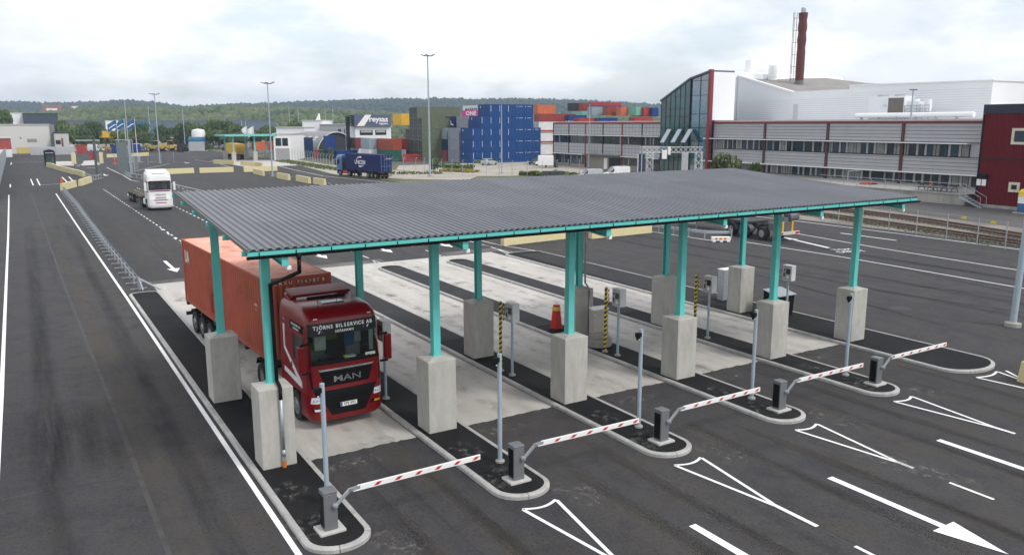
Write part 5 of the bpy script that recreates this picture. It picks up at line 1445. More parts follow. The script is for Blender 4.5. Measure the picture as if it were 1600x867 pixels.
# loading platform with railing, stairs, tables and a person
xp0, xp1 = 60.0, bl(1509, 300, o2)[0]; PZ = 1.28
t = thing('loading_platform', 'raised concrete loading platform along the foot of the grey building', 'platform', tuple(BP), BROT)
m = MB(); m.box(xp0, xp1, o2, -.03, -.1, PZ - .14); m.build('platform_wall', mat('stained platform concrete', (.36, .34, .30), .9, var=.3, scale=.5, dirt=(.13, .12, .11), dscale=.45, damt=.75, stretch=(1, 1, .12)), t)
m = MB(); m.box(xp0, xp1 + .1, o2 - .1, -.03, PZ - .138, PZ); m.build('platform_deck', M_CONCD, t)
t = thing('platform_railing', 'galvanised steel railing along the loading platform edge', 'railing', tuple(BP), BROT)
m = MB(); x = xp1 - .1; k = 0
while x > 84: m.tube((x, o2 + .1, PZ), (x, o2 + .1, PZ + 1.15), .035, 6); x -= 2.1
po = m; po.build('posts', M_GALV, t)
m = MB()
for z in (.6, 1.13): m.tube((84, o2 + .1, PZ + z), (xp1, o2 + .1, PZ + z), .03, 6)
m.build('rails', M_GALV, t)
t = thing('steel_stairs', 'galvanised steel stairs with handrail at the end of the loading platform', 'stairs', tuple(BP), BROT)
m = MB()
for i in range(6):
    x = xp1 + .25 + i * .40; z = PZ - .02 - (i + 1) * PZ / 6.6; m.box(x, x + .36, o2 - 1.3, o2 - .2, z - .05, z)
for y in (o2 - 1.32, o2 - .18): m.extr([(xp1 + .1, PZ - .35), (xp1 + 2.7, -.02), (xp1 + 2.95, -.02), (xp1 + .1, PZ - .02)], 'y', y - .02, y + .02)
m.build('flight', M_GALV, t)
m = MB()
for y in (o2 - 1.32, o2 - .18): m.path([(xp1 + .1, y, PZ), (xp1 + .1, y, PZ + 1.1), (xp1 + 2.6, y, 1.15), (xp1 + 2.6, y, .1)], .03, 6)
m.build('handrail', M_GALV, t)
M_TABLE = mat('dark table wood', (.03, .028, .026), .7)
def picnic(px, lab):
    x, _ = bl(px, 295, o2 + 1.6); t = thing('picnic_table', lab, 'table', tuple(bworld(x, o2 + 1.6, PZ)), BROT, 'tables on the loading platform')
    m = MB(); m.box(-.85, .85, -.35, .35, .70, .75); m.build('tabletop', M_TABLE, t)
    for y in (-.75, .75):
        m = MB(); m.box(-.85, .85, y - .13, y + .13, .42, .46); m.build('bench', M_TABLE, t)
    for x_ in (-.6, .6):
        m = MB(); m.tube((x_, -.7, 0), (x_, -.2, .70), .04, 6); m.tube((x_, .7, 0), (x_, .2, .70), .04, 6); m.box(x_ - .03, x_ + .03, -.75, .75, .36, .42); m.build('leg', M_TABLE, t)
picnic(1447, 'dark picnic table under the person in the red and white shirt'); picnic(1467, 'dark picnic table between two others on the loading platform'); picnic(1484, 'dark picnic table nearest the steel stairs on the platform')

def person(name, label, loc, rz, top, legs, skin=(.45, .28, .2), hair=(.03, .02, .015), sit=False, s=1.0):
    """one continuous figure grown over a skeleton"""
    J = {'pelvis': (0, 0, .95), 'waist': (0, -.01, 1.08), 'chest': (0, 0, 1.32), 'neck': (0, .0, 1.50), 'head0': (0, -.02, 1.58), 'head1': (0, -.02, 1.72)}
    if sit:
        J = {'pelvis': (0, 0, .52), 'waist': (0, -.03, .66), 'chest': (0, -.08, .90), 'neck': (0, -.10, 1.08), 'head0': (0, -.13, 1.16), 'head1': (0, -.14, 1.30)}
    v = []; e = []; r = []
    def add(p, rad, par=None):
        v.append(tuple(c * s for c in p)); r.append(rad * s)
        if par is not None: e.append((par, len(v) - 1))
        return len(v) - 1
    pe = add(J['pelvis'], .13); wa = add(J['waist'], .125, pe); ch_ = add(J['chest'], .155, wa); ne = add(J['neck'], .055, ch_); h0 = add(J['head0'], .085, ne); h1 = add(J['head1'], .10, h0)
    cz = J['chest'][2]; cy = J['chest'][1]
    for sx in (-1, 1):
        sh = add((sx * .18, cy, cz + .08), .062, ch_)
        if sit: el = add((sx * .24, cy - .12, cz - .18), .045, sh); wr = add((sx * .16, cy - .36, cz - .13), .032, el)
        else: el = add((sx * .23, cy + .02, cz - .20), .045, sh); wr = add((sx * .22, cy - .10, cz - .44), .032, el)
        hd = add((v[wr][0] / s * .95, v[wr][1] / s - .08, v[wr][2] / s - (.0 if sit else .06)), .036, wr)
        for q_ in range(4): add((v[hd][0] / s + (q_ - 1.5) * .018, v[hd][1] / s - .065, v[hd][2] / s - .03), .009, hd)
        add((v[hd][0] / s - sx * .045, v[hd][1] / s - .03, v[hd][2] / s - .01), .010, hd)
        hp = add((sx * .10, J['pelvis'][1], J['pelvis'][2] - .05), .085, pe)
        if sit: kn = add((sx * .12, -.44, .50), .062, hp); an = add((sx * .12, -.42, .09), .042, kn)
        else: kn = add((sx * .11, -.02, .50), .062, hp); an = add((sx * .11, .03, .09), .042, kn)
        add((sx * .12, v[an][1] / s - .17, .045), .04, an)
    me = bpy.data.meshes.new('person'); me.from_pydata(v, e, []); o = bpy.data.objects.new('person', me); COL.objects.link(o)
    sk = o.modifiers.new('skin', 'SKIN'); sk.use_smooth_shade = True; sb = o.modifiers.new('sub', 'SUBSURF'); sb.levels = 1; sb.render_levels = 1
    for i, sv in enumerate(me.skin_vertices[0].data): sv.radius = (r[i], r[i] * (.72 if i in (wa, ch_) else 1)); sv.use_root = (i == pe)
    m_ = bpy.data.materials.new('person clothes'); m_.use_nodes = True; n_, l_ = m_.node_tree.nodes, m_.node_tree.links
    tc = n_.new('ShaderNodeTexCoord'); sp = n_.new('ShaderNodeSeparateXYZ'); l_.new(tc.outputs['Object'], sp.inputs[0])
    cr = n_.new('ShaderNodeValToRGB'); cr.color_ramp.interpolation = 'CONSTANT'; mp_ = n_.new('ShaderNodeMath'); mp_.operation = 'DIVIDE'; mp_.inputs[1].default_value = 2.0
    l_.new(sp.outputs['Z'], mp_.inputs[0]); l_.new(mp_.outputs[0], cr.inputs[0]); el_ = cr.color_ramp.elements
    zt_ = (J['pelvis'][2] + .02) / 2; zn = (J['neck'][2] - .0) / 2
    el_[0].color = (.02, .02, .02, 1); el_[1].position = .05; el_[1].color = (*legs, 1)
    a_ = el_.new(zt_); a_.color = (*top, 1); a_ = el_.new(zt_ + .05); a_.color = (.55, .5, .5, 1); a_ = el_.new(zt_ + .10); a_.color = (*top, 1); a_ = el_.new(zn); a_.color = (*skin, 1)
    l_.new(cr.outputs[0], n_['Principled BSDF'].inputs['Base Color']); n_['Principled BSDF'].inputs['Roughness'].default_value = .8
    me.materials.append(m_)
    o.location = loc; o.rotation_euler = (0, 0, rz); tag(o, label, 'person')
    hd = J['head1']; m = MB(); m.ball((hd[0] * s, (hd[1] + .02) * s, (hd[2] + .03) * s), .105 * s, n=10, k=6); m.build('hair', mat('dark hair', hair, .7), o)
    m = MB()
    for sx in (-1, 1): m.ball((sx * .035 * s, (hd[1] - .092) * s, (hd[2] - .01) * s), .012 * s, n=6, k=4)
    m.ball((0, (hd[1] - .105) * s, (hd[2] - .045) * s), .016 * s, n=6, k=4); m.box(-.025 * s, .025 * s, (hd[1] - .098) * s, (hd[1] - .085) * s, (hd[2] - .085) * s, (hd[2] - .075) * s); m.build('face', mat('face features', (.10, .05, .04), .6), o)
    return o
x, _ = bl(1453, 295, o2 + .85)
person('person', 'person in red and white shirt sitting at a picnic table on the platform', tuple(bworld(x, o2 + .85, PZ)), BROT + R(180), (.45, .02, .02), (.02, .02, .025), sit=True)
# ================================================================== RAILWAY, FENCES, MASTS, BARRIERS
def spline(P, step=1.0):
    out = []
    for i in range(len(P) - 1):
        p0, p1, p2, p3 = [Vector(P[max(0, min(len(P) - 1, j))]) for j in (i - 1, i, i + 1, i + 2)]
        n = max(1, int((p2 - p1).length / step))
        for k in range(n):
            t = k / n; out.append(.5 * ((2 * p1) + (p2 - p0) * t + (2 * p0 - 5 * p1 + 4 * p2 - p3) * t * t + (3 * p1 - p0 - 3 * p2 + p3) * t ** 3))
    out.append(Vector(P[-1])); return out
M_SLEEP = mat('old sleeper', (.12, .10, .085), .9, var=.3, scale=2)
for P in ([(74, 75), (71.6, 45), (70.8, 35.8), (69.9, 27.5), (67.8, 19.8), (65.2, 12.9), (61.5, 5)], [(69.5, 75), (66, 45), (64.6, 31), (63.4, 23.2), (62.2, 16.6), (60.9, 10.5), (59.9, 5)]):
    S = spline(P, 1.0); root = bpy.data.objects.new('railway_track', None); COL.objects.link(root); tag(root, kind='structure')
    m = MB(); sl_ = MB()
    for a, b in zip(S, S[1:]):
        t = (b - a).normalized(); n = Vector((-t.y, t.x))
        for s in (-.72, .72):
            for w, z0, z1, mi in ((.075, .10, .13, 0), (.02, .13, .23, 0), (.04, .23, .275, 1)):
                q = [a + n * (s - w), b + n * (s - w), b + n * (s + w), a + n * (s + w)]
                m.quadset([(p.x, p.y, z) for z in (z0, z1) for p in q], [(0, 1, 5, 4), (1, 2, 6, 5), (2, 3, 7, 6), (3, 0, 4, 7), (4, 5, 6, 7)], mi)
    L = 0
    for a, b in zip(S, S[1:]):
        d = (b - a); k = 2
        for j in range(k):
            c = a + d * (j + .5) / k; sl_.obox((c.x, c.y, .01), .24, 2.5, .095, math.atan2(d.y, d.x))
    m.build('rails', [M_RUST, mat('worn rail head', (.20, .14, .11), .5, metal=.4)], root); sl_.build('sleepers', M_SLEEP, root)

M_WIRE = mat('fence wire', (.36, .38, .39), .5, metal=.4)
def mesh_fence(name, label, P, h=2.3, step=None, r=.035, arms=False, wires=5, vert=0.0, m=M_GALV, wr=.006, group=None, top_rail=True):
    """posts at the given points (or every step along them) with wires strung between"""
    P = [Vector((p[0], p[1], 0)) for p in P]
    if step:
        Q = []
        for a, b in zip(P, P[1:]):
            n = max(1, round((b - a).length / step)); Q += [a + (b - a) * i / n for i in range(n)]
        P = Q + [P[-1]]
    t = thing(name, label, 'fence', tuple(P[0]), 0, group); o = P[0]
    proto = None
    tv = (P[-1] - P[0]).normalized(); nv = Vector((-tv.y, tv.x, 0))
    for i, p in enumerate(P):
        if proto is None:
            mb = MB(); mb.tube((0, 0, 0), (0, 0, h), r, 6)
            if arms: q = nv * arms; mb.tube((0, 0, h), (q.x, q.y, h + .45), r * .8, 5)
            proto = mb.build('post', m, t)
        else:
            c = proto.copy(); COL.objects.link(c); c.parent = t; c.location = p - o
    w = MB()
    for a, b in zip(P, P[1:]):
        for i in range(wires):
            z = .12 + (h - .2) * i / max(1, wires - 1)
            w.tube(a - o + Vector((0, 0, z)), b - o + Vector((0, 0, z)), wr * (1.6 if i in (0, wires - 1) and top_rail else 1), 3, caps=False)
        if arms:
            for f in (.35, .9): w.tube(a - o + nv * arms * f + Vector((0, 0, h + .45 * f)), b - o + nv * arms * f + Vector((0, 0, h + .45 * f)), wr * .8, 3, caps=False)
        if vert:
            n = int((b - a).length / vert)
            for i in range(1, n):
                p = a - o + (b - a) * i / n; w.tube((p.x, p.y, .12), (p.x, p.y, h - .08), wr * .7, 3, caps=False)
    w.build('wire_mesh', M_WIRE, t)
    return t
pts = [gp(*q) for q in ((1272, 338), (1310, 346), (1347, 353), (1388, 361), (1431, 367), (1478, 375), (1526, 383), (1570, 390), (1620, 399), (1680, 410))]
mesh_fence('wire_fence', 'wire mesh fence with steel posts between the right road and the railway', pts, h=2.15, r=.04, wires=6, vert=.5, wr=.005)
for i, (px, py, lab) in enumerate(((1412, 339, 'left'), (1503, 347, 'right'))): pass
# small yellow plates on the fence
for i, (px, py) in enumerate(((1506, 340), (1552, 347.5))):
    pq = pt(px, py, (pts[6] - _cp).dot(_fw) if i == 0 else (pts[7] - _cp).dot(_fw)); m = MB(); m.obox((0, 0, -.1), .42, .02, .2, R(80))
    o = m.build('warning_plate', M_YEL); o.location = pq; tag(o, 'small yellow warning plate on the railway fence, %s one' % ('left' if i == 0 else 'right'), 'plate', 'yellow plates on the railway fence')
def mast(base, h, r0, r1, label, head='flood', group=None, name='light_mast', foot=True, out=None, m=None):
    m = m or M_GALVP
    t = thing(name, label, 'lamp post', (base[0], base[1], 0), 0, group)
    b = MB(); n = 6
    for i in range(n): b.tube((0, 0, h * i / n), (0, 0, h * (i + 1) / n), r0 + (r1 - r0) * i / n, 10, r2=r0 + (r1 - r0) * (i + 1) / n, caps=i in (0, n - 1))
    smooth_angle(b.build('pole', m, t), 50)
    if foot:
        b = MB(); b.lathe((0, 0, 0), [(r0 * 2.4, 0), (r0 * 2.4, .18), (r0 * 1.2, .22)], 14); b.build('foot', M_CONCD, t)
    ux, uy = math.cos(R(-31)), math.sin(R(-31))
    if head == 'flood':
        a = MB(); a.tube((-ux * .7, -uy * .7, h), (ux * .7, uy * .7, h), .05, 6); a.build('crossbar', M_GALV, t)
        for s, rz in ((-.75, 0), (.0, .4), (.85, .9)):
            l_ = MB(); M = Matrix.Translation((ux * s, uy * s, h + .12)) @ Matrix.Rotation(R(-31) + rz, 4, 'Z') @ Matrix.Rotation(R(14 if s < .5 else -22), 4, 'Y'); l_.box(-.42, .42, -.25, .25, -.06, .06, 0, M); l_.build('floodlight', mat('dark lamp housing', (.12, .13, .14), .5), t)
    elif head == 'lamp':
        l_ = MB(); M = Matrix.Translation((0, 0, h)); l_.box(-.5, .5, -.16, .16, -.02, .12, 0, M @ Matrix.Rotation(R(-31), 4, 'Z')); l_.build('lamp_head', mat('dark lamp housing', (.12, .13, .14), .5), t, bevel=.03)
    elif head == 'arm':
        l_ = MB(); l_.tube((0, 0, h), (ux * 1.2, uy * 1.2, h + .15), .04, 6); l_.box(.9, 1.6, -.15, .15, .1, .22, 0, Matrix.Translation((0, 0, h)) @ Matrix.Rotation(R(-31), 4, 'Z')); l_.build('lamp_head', M_GALV, t)
    return t
for bx, by, ty, r0, hd, lab in (
    (672, 276, 88, .19, 'flood', 'tallest floodlight mast, just behind the far edge of the canopy roof'),
    (426, 276, 131, .15, 'flood', 'floodlight mast beside the yellow barriers left of the blue truck'),
    (250, 255.5, 148, .16, 'flood', 'floodlight mast above the white truck by the site fence'),
    (203, 253.5, 159, .15, 'none', 'slim mast standing between the three blue flags'),
    (290, 236, 170, .16, 'none', 'slim far mast right of the yellow machines'),
    (1413, 301, 141, .16, 'lamp', 'street lamp in front of the long grey building towards the red building'),
    (1115, 264, 149, .14, 'lamp', 'street lamp beside the bush at the foot of the glass tower'),
    (920, 263, 163, .12, 'lamp', 'thin street lamp in front of the left wing of the grey building'),
    (784, 271, 164, .13, 'none', 'thin mast in front of the blue container stack'),
    (1323, 300, 268, .09, 'arm', 'short lamp post before the door of the grey building')):
    b = gp(bx, by); mast(b, hz(b, ty), r0, r0 * .55, lab, hd, 'lamp masts')
b = gp(1582, 510); mast(b, 19, .15, .09, 'thick grey lamp mast rising out of the picture at the right edge', 'flood').rotation_euler = (0, R(2.4), 0)
# ---- pale yellow concrete barriers
def jersey(a, b, label, h=.80, w=.6, group='yellow concrete barriers'):
    a, b = Vector((a[0], a[1])), Vector((b[0], b[1])); d = b - a; L = d.length
    m = MB(); m.extr([(-w * .42, 0), (w * .42, 0), (w * .40, .10), (w * .27, h), (-w * .27, h), (-w * .40, .10)], 'x', 0, L)
    m.v = [tuple(v) for v in m.v]
    o = m.build('concrete_barrier', M_CREAM, bevel=.02); o.location = (a.x, a.y, .005); o.rotation_euler = (0, 0, math.atan2(d.y, d.x)); return tag(o, label, 'barrier', group)
BARS = [((785, 384), (884, 372.5), 'long yellow barrier behind the canopy, left of two'), ((922, 373), (1016, 363.5), 'long yellow barrier behind the canopy, right of two'),
    ((258, 272.5), (303, 270.5), 'long yellow barrier right behind the white truck'), ((312, 270.5), (365, 269), 'long yellow barrier in the middle of the far row'), ((381, 269), (433, 267), 'long yellow barrier next to the floodlight mast foot'),
    ((397, 271.5), (412, 275), 'short yellow barrier left of the mast foot, in front of the long one'), ((434, 278.5), (452, 282), 'first short yellow barrier right of the mast foot'), ((464, 283), (484, 287), 'second short yellow barrier right of the mast foot'), ((491, 287.5), (508, 290), 'short yellow barrier half behind the canopy roof'),
    ((335, 256), (367, 257.5), 'yellow barrier in front of the far canopy'), ((377, 258.5), (410, 261.5), 'yellow barrier before the plinths of the far canopy'),
    ((97, 298), (118, 292), 'yellow barrier at the start of the guard rail'), ((125, 291), (142, 285), 'yellow barrier beside the gate island'),
    ((74, 261), (84, 263), 'first yellow block from the black kiosk'), ((84, 263.5), (94, 267), 'second yellow block from the black kiosk'), ((95, 267), (106, 270), 'third yellow block from the black kiosk'), ((107, 270), (117, 273), 'fourth yellow block from the black kiosk'), ((119, 273), (132, 277), 'fifth yellow block from the black kiosk'),
    ((167, 246.5), (198, 245.5), 'low yellow barrier under the left blue flag'), ((204, 245.5), (232, 243.5), 'low yellow barrier under the right blue flag')]
for i, (a, b, lab) in enumerate(BARS):
    hh = 1.12 if i < 2 else 1.0
    jersey(gp(*a), gp(*b), lab, hh)
jersey((25.25, -7.15), (28.5, -7.4), 'yellow barrier cut off by the right picture edge near the last island', .8)
# little white and orange block and the rail pen behind the canopy
c = gp(1126, 378); m = MB(); m.box(-.75, .75, -.2, .2, .10, .42); m.box(-.7, -.45, -.22, .22, 0, .14); m.box(.45, .7, -.22, .22, 0, .14); m.box(-.12, .12, -.22, .22, 0, .14)
o = m.build('road_block', M_WHITE, bevel=.03); o.location = (c.x, c.y, .005); o.rotation_euler = (0, 0, R(-31)); tag(o, 'white plastic road block with orange reflectors at the rail pen', 'road block')
m = MB()
for x in (-.4, -.05, .3): m.box(x - .1, x + .1, -.212, -.201, .20, .36)
m.build('reflector', M_AMBER, o)
def guard_rail(label, P, step=2.0, h=.62, double=False, closed=False):
    P = [Vector((p[0], p[1], 0)) for p in P]; t = thing('guard_rail', label, 'guard rail', tuple(P[0])); o = P[0]; proto = None
    Q = []
    for a, b in zip(P, P[1:]):
        n = max(1, round((b - a).length / step)); Q += [a + (b - a) * i / n for i in range(n)]
    Q.append(P[-1])
    for p in Q:
        if proto is None:
            mb = MB(); mb.box(-.05, .05, -.03, .03, 0, h - .02); mb.box(-.45, .45, -.03, .03, .06, .11) if double else None; proto = mb.build('post', M_GALV, t)
        else: c_ = proto.copy(); COL.objects.link(c_); c_.parent = t; c_.location = p - o
    m = MB()
    for a, b in zip(Q, Q[1:]):
        d = (b - a); L = d.length; ang = math.atan2(d.y, d.x); M = Matrix.Translation(a - o) @ Matrix.Rotation(ang, 4, 'Z')
        for s in ((-1, 1) if double else (1,)):
            y = s * .09
            prof = [(y, h - .30), (y + s * .05, h - .24), (y, h - .17), (y + s * .05, h - .09), (y, h)] if not double else [(y, h - .14), (y + s * .03, h - .07), (y, h)]
            for (ya, za), (yb, zb) in zip(prof, prof[1:]): m.quadset([tuple(M @ Vector(q)) for q in ((-.0, ya, za), (L, ya, za), (L, yb, zb), (0, yb, zb))], [(0, 1, 2, 3)])
    m.build('rail', M_GALV, t); return t
guard_rail('long galvanised guard rail on crossbar posts dividing the left roadway from the lanes', [(-.02, 28.6), (-.05, 45), (.05, 60), (.25, 85), (.15, 110)], 1.95, .72, True)
m = MB(); m.tube((0, 28.4, .02), (0, 28.4, .78), .06, 8); m.tube((.02, 28.4, .70), (.95, 27.3, .16), .05, 8); m.tube((.02, 28.4, .7), (.12, 27.9, .1), .05, 8)
tag(m.build('guard_rail_end', M_GALV), 'galvanised guard rail end with braces at the tip of the first island', 'guard rail')
guard_rail('galvanised guard rail pen with two rails behind the right part of the canopy', [(46.4, 31.5), (44.4, 36.0), (41.8, 33.2), (42.6, 26.6), (44.2, 25.2), (47.5, 28.2)], 1.6, .75)
# dashed white edge kerb of the pen
# ---- fence with angled tops behind the blue truck
L1 = [gp(*q) for q in ((445, 249), (470, 253), (520, 263), (560, 269), (600, 272))]
mesh_fence('wire_fence', 'high wire fence with angled barbed tops behind the blue truck', L1, h=2.5, step=2.9, r=.05, arms=.45, wires=5, wr=.007)
L2 = [gp(*q) for q in ((612, 268), (650, 269), (690, 272), (740, 275), (800, 276), (870, 274), (905, 273))]
mesh_fence('wire_fence', 'wire fence of thin posts in front of the parking lot and yellow flowers', L2, h=2.4, step=2.8, r=.045, arms=.45, wires=5, wr=.007)
L3 = [gp(*q) for q in ((352, 246), (400, 247), (445, 249))]
mesh_fence('wire_fence', 'pale wire fence behind the far canopy', L3, h=2.4, step=3.2, r=.05, wires=5, wr=.008)
# ================================================================== CONTAINER STACKS
C_BLUE = cpaint('blue', (0, 62, 122), .06); C_GREY = cpaint('grey', (138, 142, 152), .12); C_LGREY = cpaint('light grey', (142, 156, 166), .12)
C_OLIVE = cpaint('olive green', (94, 102, 82), .12); C_DARK = cpaint('dark paint and door shade', (34, 40, 42), .1); C_PINK = cpaint('magenta', (226, 40, 140), .05); C_WHT = cpaint('white', (220, 220, 222), .1)
C_PINKR = cpaint('faded rose', (150, 72, 80), .3); C_TEALB = cpaint('dark petrol', (10, 48, 84), .1); C_RUSTY = cpaint('rust brown', (150, 66, 40), .25); C_ORANGE = cpaint('orange', (198, 104, 66), .2)
C_GREEN = cpaint('bottle green', (24, 92, 74), .15); C_MINT = cpaint('mint', (120, 178, 156), .1); C_BRED = cpaint('brown red', (142, 58, 50), .2); C_SRED = cpaint('signal red', (166, 56, 48), .2); C_SBLUE = cpaint('strong blue', (8, 56, 122), .1); C_YELL = cpaint('yellow', (222, 176, 52), .12)
_mark = {}
def end_mark(t, kind, z=1.75):
    """pale code marks painted on the closed end"""
    if kind not in _mark:
        m = MB()
        if kind == 'column':
            rr = random.Random(5)
            for i in range(9): m.face([(-1.05, -.008, 2.35 - i * .16), (-.93, -.008, 2.35 - i * .16), (-.93, -.008, 2.45 - i * .16), (-1.05, -.008, 2.45 - i * .16)])
        elif kind == 'row':
            for i in range(8): m.face([(-.45 + i * .14, -.008, 2.28), (-.36 + i * .14, -.008, 2.28), (-.36 + i * .14, -.008, 2.38), (-.45 + i * .14, -.008, 2.38)])
            m.face([(-1.1, -.008, 2.24), (-.98, -.008, 2.24), (-.98, -.008, 2.42), (-1.1, -.008, 2.42)])
        elif kind == 'square':
            m.face([(-1.232, 4.9, 2.0), (-1.232, 4.6, 2.0), (-1.232, 4.6, 2.4), (-1.232, 4.9, 2.4)])
        _mark[kind] = m.mesh('code_marks', [M_WHITE])
    o = bpy.data.objects.new('code_marks', _mark[kind]); COL.objects.link(o); o.parent = t
HT = 2.80
X0, Y0 = 88.6 + 1.22, 150.6
rowname = ['bottom', 'second', 'third', 'fourth', 'top']
for tier in range(5):
    ks = range(0, 8) if tier < 3 else (range(1, 7) if tier == 3 else range(2, 7))
    for j, k in enumerate(ks):
        dy = .5 if k == 7 else 0
        t = container('blue container, %s in the %s tier of the blue stack counted from its left' % (ORD[j], rowname[tier]), (X0 + 2.47 * k + (.15 if k == 7 else 0), Y0 + dy, .02 + tier * HT), 0, 6.06, HT - .02, C_BLUE, 'blue containers of the big stack', fine=False, detail=False)
        end_mark(t, 'row' if k >= 5 else 'column')
        if j == 0: end_mark(t, 'square')
# grey and other containers in line behind the blue stack
def cx(label, k, y, tier, p, L=6.06, g='containers behind the blue stack', dz=0):
    return container(label, (X0 + 2.47 * k, y, .02 + tier * HT + dz), 0, L, HT - .02, p, g, fine=False, detail=False)
for tier in range(3): cx('mid grey container, %s of three beside the blue stack' % ('lowest', 'middle', 'topmost')[tier], -.02, 157.4, tier, C_GREY)
cx('faded rose container at the bottom left of the grey ones', -.02, 164.2, 0, C_PINKR); cx('dark petrol container over the faded rose one', -.02, 164.2, 1, C_TEALB); cx('light grey container over the dark petrol one', -.02, 164.2, 2, C_LGREY)
for tier in range(3):
    pass
cx('grey container under the magenta one, in the fourth tier', 1.0, 157.4, 3, C_GREY)
e_ = cx('petrol container with a white bird emblem in the fourth tier', 1.0, 164.2, 3, C_TEALB)
m = MB()
for i, (ya, za, yb, zb) in enumerate(((1.3, .6, 4.4, 1.1), (2.0, 1.0, 3.6, 2.2), (1.0, .5, 2.4, .7))):
    m.face([(-1.235 - .002 * i, ya, za), (-1.235 - .002 * i, yb, zb), (-1.235 - .002 * i, yb - .5, zb + .25), (-1.235 - .002 * i, ya, za + .35)])
m.build('emblem', M_WHITE, e_)
for tier in range(3):
    cx('grey container hidden in the second column, tier %s' % ORD[tier], 1.0, 157.4, tier, C_GREY); 
PK = pt(750, 185, 262); zk = zat(735, 172.3, 262)
pk = container('magenta container with big white letters on top of the grey ones', (PK.x + 1.22, PK.y, zk - 2.7), 0, 12.19, 2.7, C_PINK, 'containers behind the blue stack', fine=False, detail=False)
text('ONE', 'lettering', M_WHITE, pk, (-1.236, 6.0, 1.72), LEFTF, 1.75, sx=1.9, bold=.07)
mk = container('white container with dark company letters behind the magenta one', (pt(750, 185, 276).x + 1.22, pt(750, 185, 276).y, zat(735, 164.6, 276) - 2.9), 0, 12.19, 2.9, C_WHT, 'containers behind the blue stack', fine=False, detail=False)
text('MAERSK', 'lettering', mat('navy letters', (.03, .04, .10), .5), mk, (-1.236, 6.0, 1.35), LEFTF, 1.7, sx=1.45, bold=.05)
for tier in range(4): container('grey container under the magenta one in the third column, tier %s' % ORD[tier], (X0 + 2.47 * 2, 157.4, .02 + tier * HT), 0, 12.19, HT - .02, C_GREY, 'containers behind the blue stack', fine=False, detail=False)
# olive stack, shade painted dark on its door ends to the left
q = pt(657, 240, 208); HO = 2.72
for row, n_ in ((0, 4), (1, 5), (2, 5), (3, 3)):
    for tier in range(n_):
        t = container('olive green container with shade-darkened doors, row %s from the front, tier %s from the ground' % (ORD[row], ORD[tier]), (q.x + 12.19, q.y + row * 2.56, .02 + tier * HO), R(90), 12.19, HO - .02, C_OLIVE, 'olive containers', fine=False)
        for c in t.children:
            if c.name.split('.')[0] == 'door': c.material_slots[0].material = C_DARK
# brown, green and grey ones under the swap bodies
def fit(label, px, pyb, D, p, rz=0, L=12.19, g=None, H=HT, z=None, detail=False, corner='near'):
    """container whose near left vertical edge foot is seen at px, pyb; rz=0: long axis runs away, 90: to the right"""
    P = pt(px, pyb, D); zz = max(.02, P.z) if z is None else z
    if rz == 0: loc = (P.x + 1.22, P.y, zz)
    else: loc = (P.x + L, P.y + 1.22, zz)
    return container(label, loc, R(rz), L, H, p, g, fine=False, detail=detail)
G2 = 'containers below the lettered swap body'
t = fit('rust brown container on top of the bottle green one', 614, 232, 208, C_RUSTY, 0, 12.19, G2, z=2.82); fit('bottle green container carrying the rust brown one', 614, 247, 208, C_GREEN, 0, 12.19, G2, z=.02)
fit('pale grey blue container left of the rust brown one', 577, 232, 216, C_LGREY, 0, 6.06, G2, z=2.82); fit('white container under the pale grey blue one', 577, 247, 216, C_WHT, 0, 6.06, G2, z=.02)
fit('brown grey container behind the pale grey blue one', 567, 232, 222, C_BRED, 0, 6.06, G2, z=2.82); fit('dark slate container at the left of the brown grey one', 560, 232, 226, C_DARK, 0, 6.06, G2, z=2.82); fit('grey container next to the arched shed', 552, 232, 230, C_GREY, 0, 6.06, G2, z=2.82)
fit('orange red container edge behind the rust brown one', 629, 232, 214, C_SRED, 0, 6.06, G2, z=2.82)
# white warehouse with dark openings and the lettered swap body above it
WZ = zat(590, 198.5, 232)
P0_ = pt(556, 225, 232); P1_ = pt(626, 225, 232)
t = thing('white_warehouse', 'white warehouse with two dark openings below the lettered swap body', 'building', (P0_.x, P0_.y, 0))
w = P1_.x - P0_.x
m = MB(); m.box(0, w, 0, 8, 0, WZ); m.build('wall', M_WHITEW, t)
for a, b in ((.12, .48), (.55, .86)):
    m = MB(); m.box(w * a, w * b, -.06, -.005, WZ - 2.3, WZ - .9); o = m.build('opening', M_FRAME, t); m = MB(); m.box(w * a + .3, w * b - .3, -.09, -.062, WZ - 1.6, WZ - 1.0); m.build('shutter', mat('grey shutter', (.4, .4, .4), .6), o)
m = MB(); m.box(-.3, w + .3, -.3, 8.3, WZ, WZ + .2); m.build('roof', M_WROOF, t)
P2_ = pt(554, 198, 231); P3_ = pt(625, 198, 231); HS = zat(590, 179.5, 231) - WZ - .22; w = P3_.x - P2_.x
t = thing('swap_body', 'slate blue swap body with a slanting white band and white lettering on the warehouse', 'swap body', (P2_.x, P2_.y, WZ + .22))
m = MB(); m.box(0, w, 0, 2.5, 0, HS); m.build('body', mat('slate blue tarpaulin', (.085, .10, .19), .6), t)
m = MB(); m.face([(w * .06, -.02, .02), (w * .26, -.02, .02), (w * .47, -.02, HS - .02), (w * .30, -.02, HS - .02)]); m.build('white_band', M_WHITE, t)
text('reysas', 'lettering', M_WHITE, t, (w * .93, -.04, HS * .60), FRONT, 2.1, 'RIGHT', sx=1.1, bold=.06)
text('logistics', 'lettering', M_WHITE, t, (w * .93, -.04, HS * .22), FRONT, .85, 'RIGHT', sx=1.05, bold=.02)
m = MB()
for i in range(6): m.box(-.02 - .9, -.02, .1, 2.4, i * HS / 6 + .05, (i + 1) * HS / 6 - .12)
m.build('stacked_flaps', C_DARK, t)
fit('yellow container beside the lettered swap body', 628, 198, 222, C_YELL, 0, 6.06, None, z=zat(628, 195.5, 222), H=3.0)
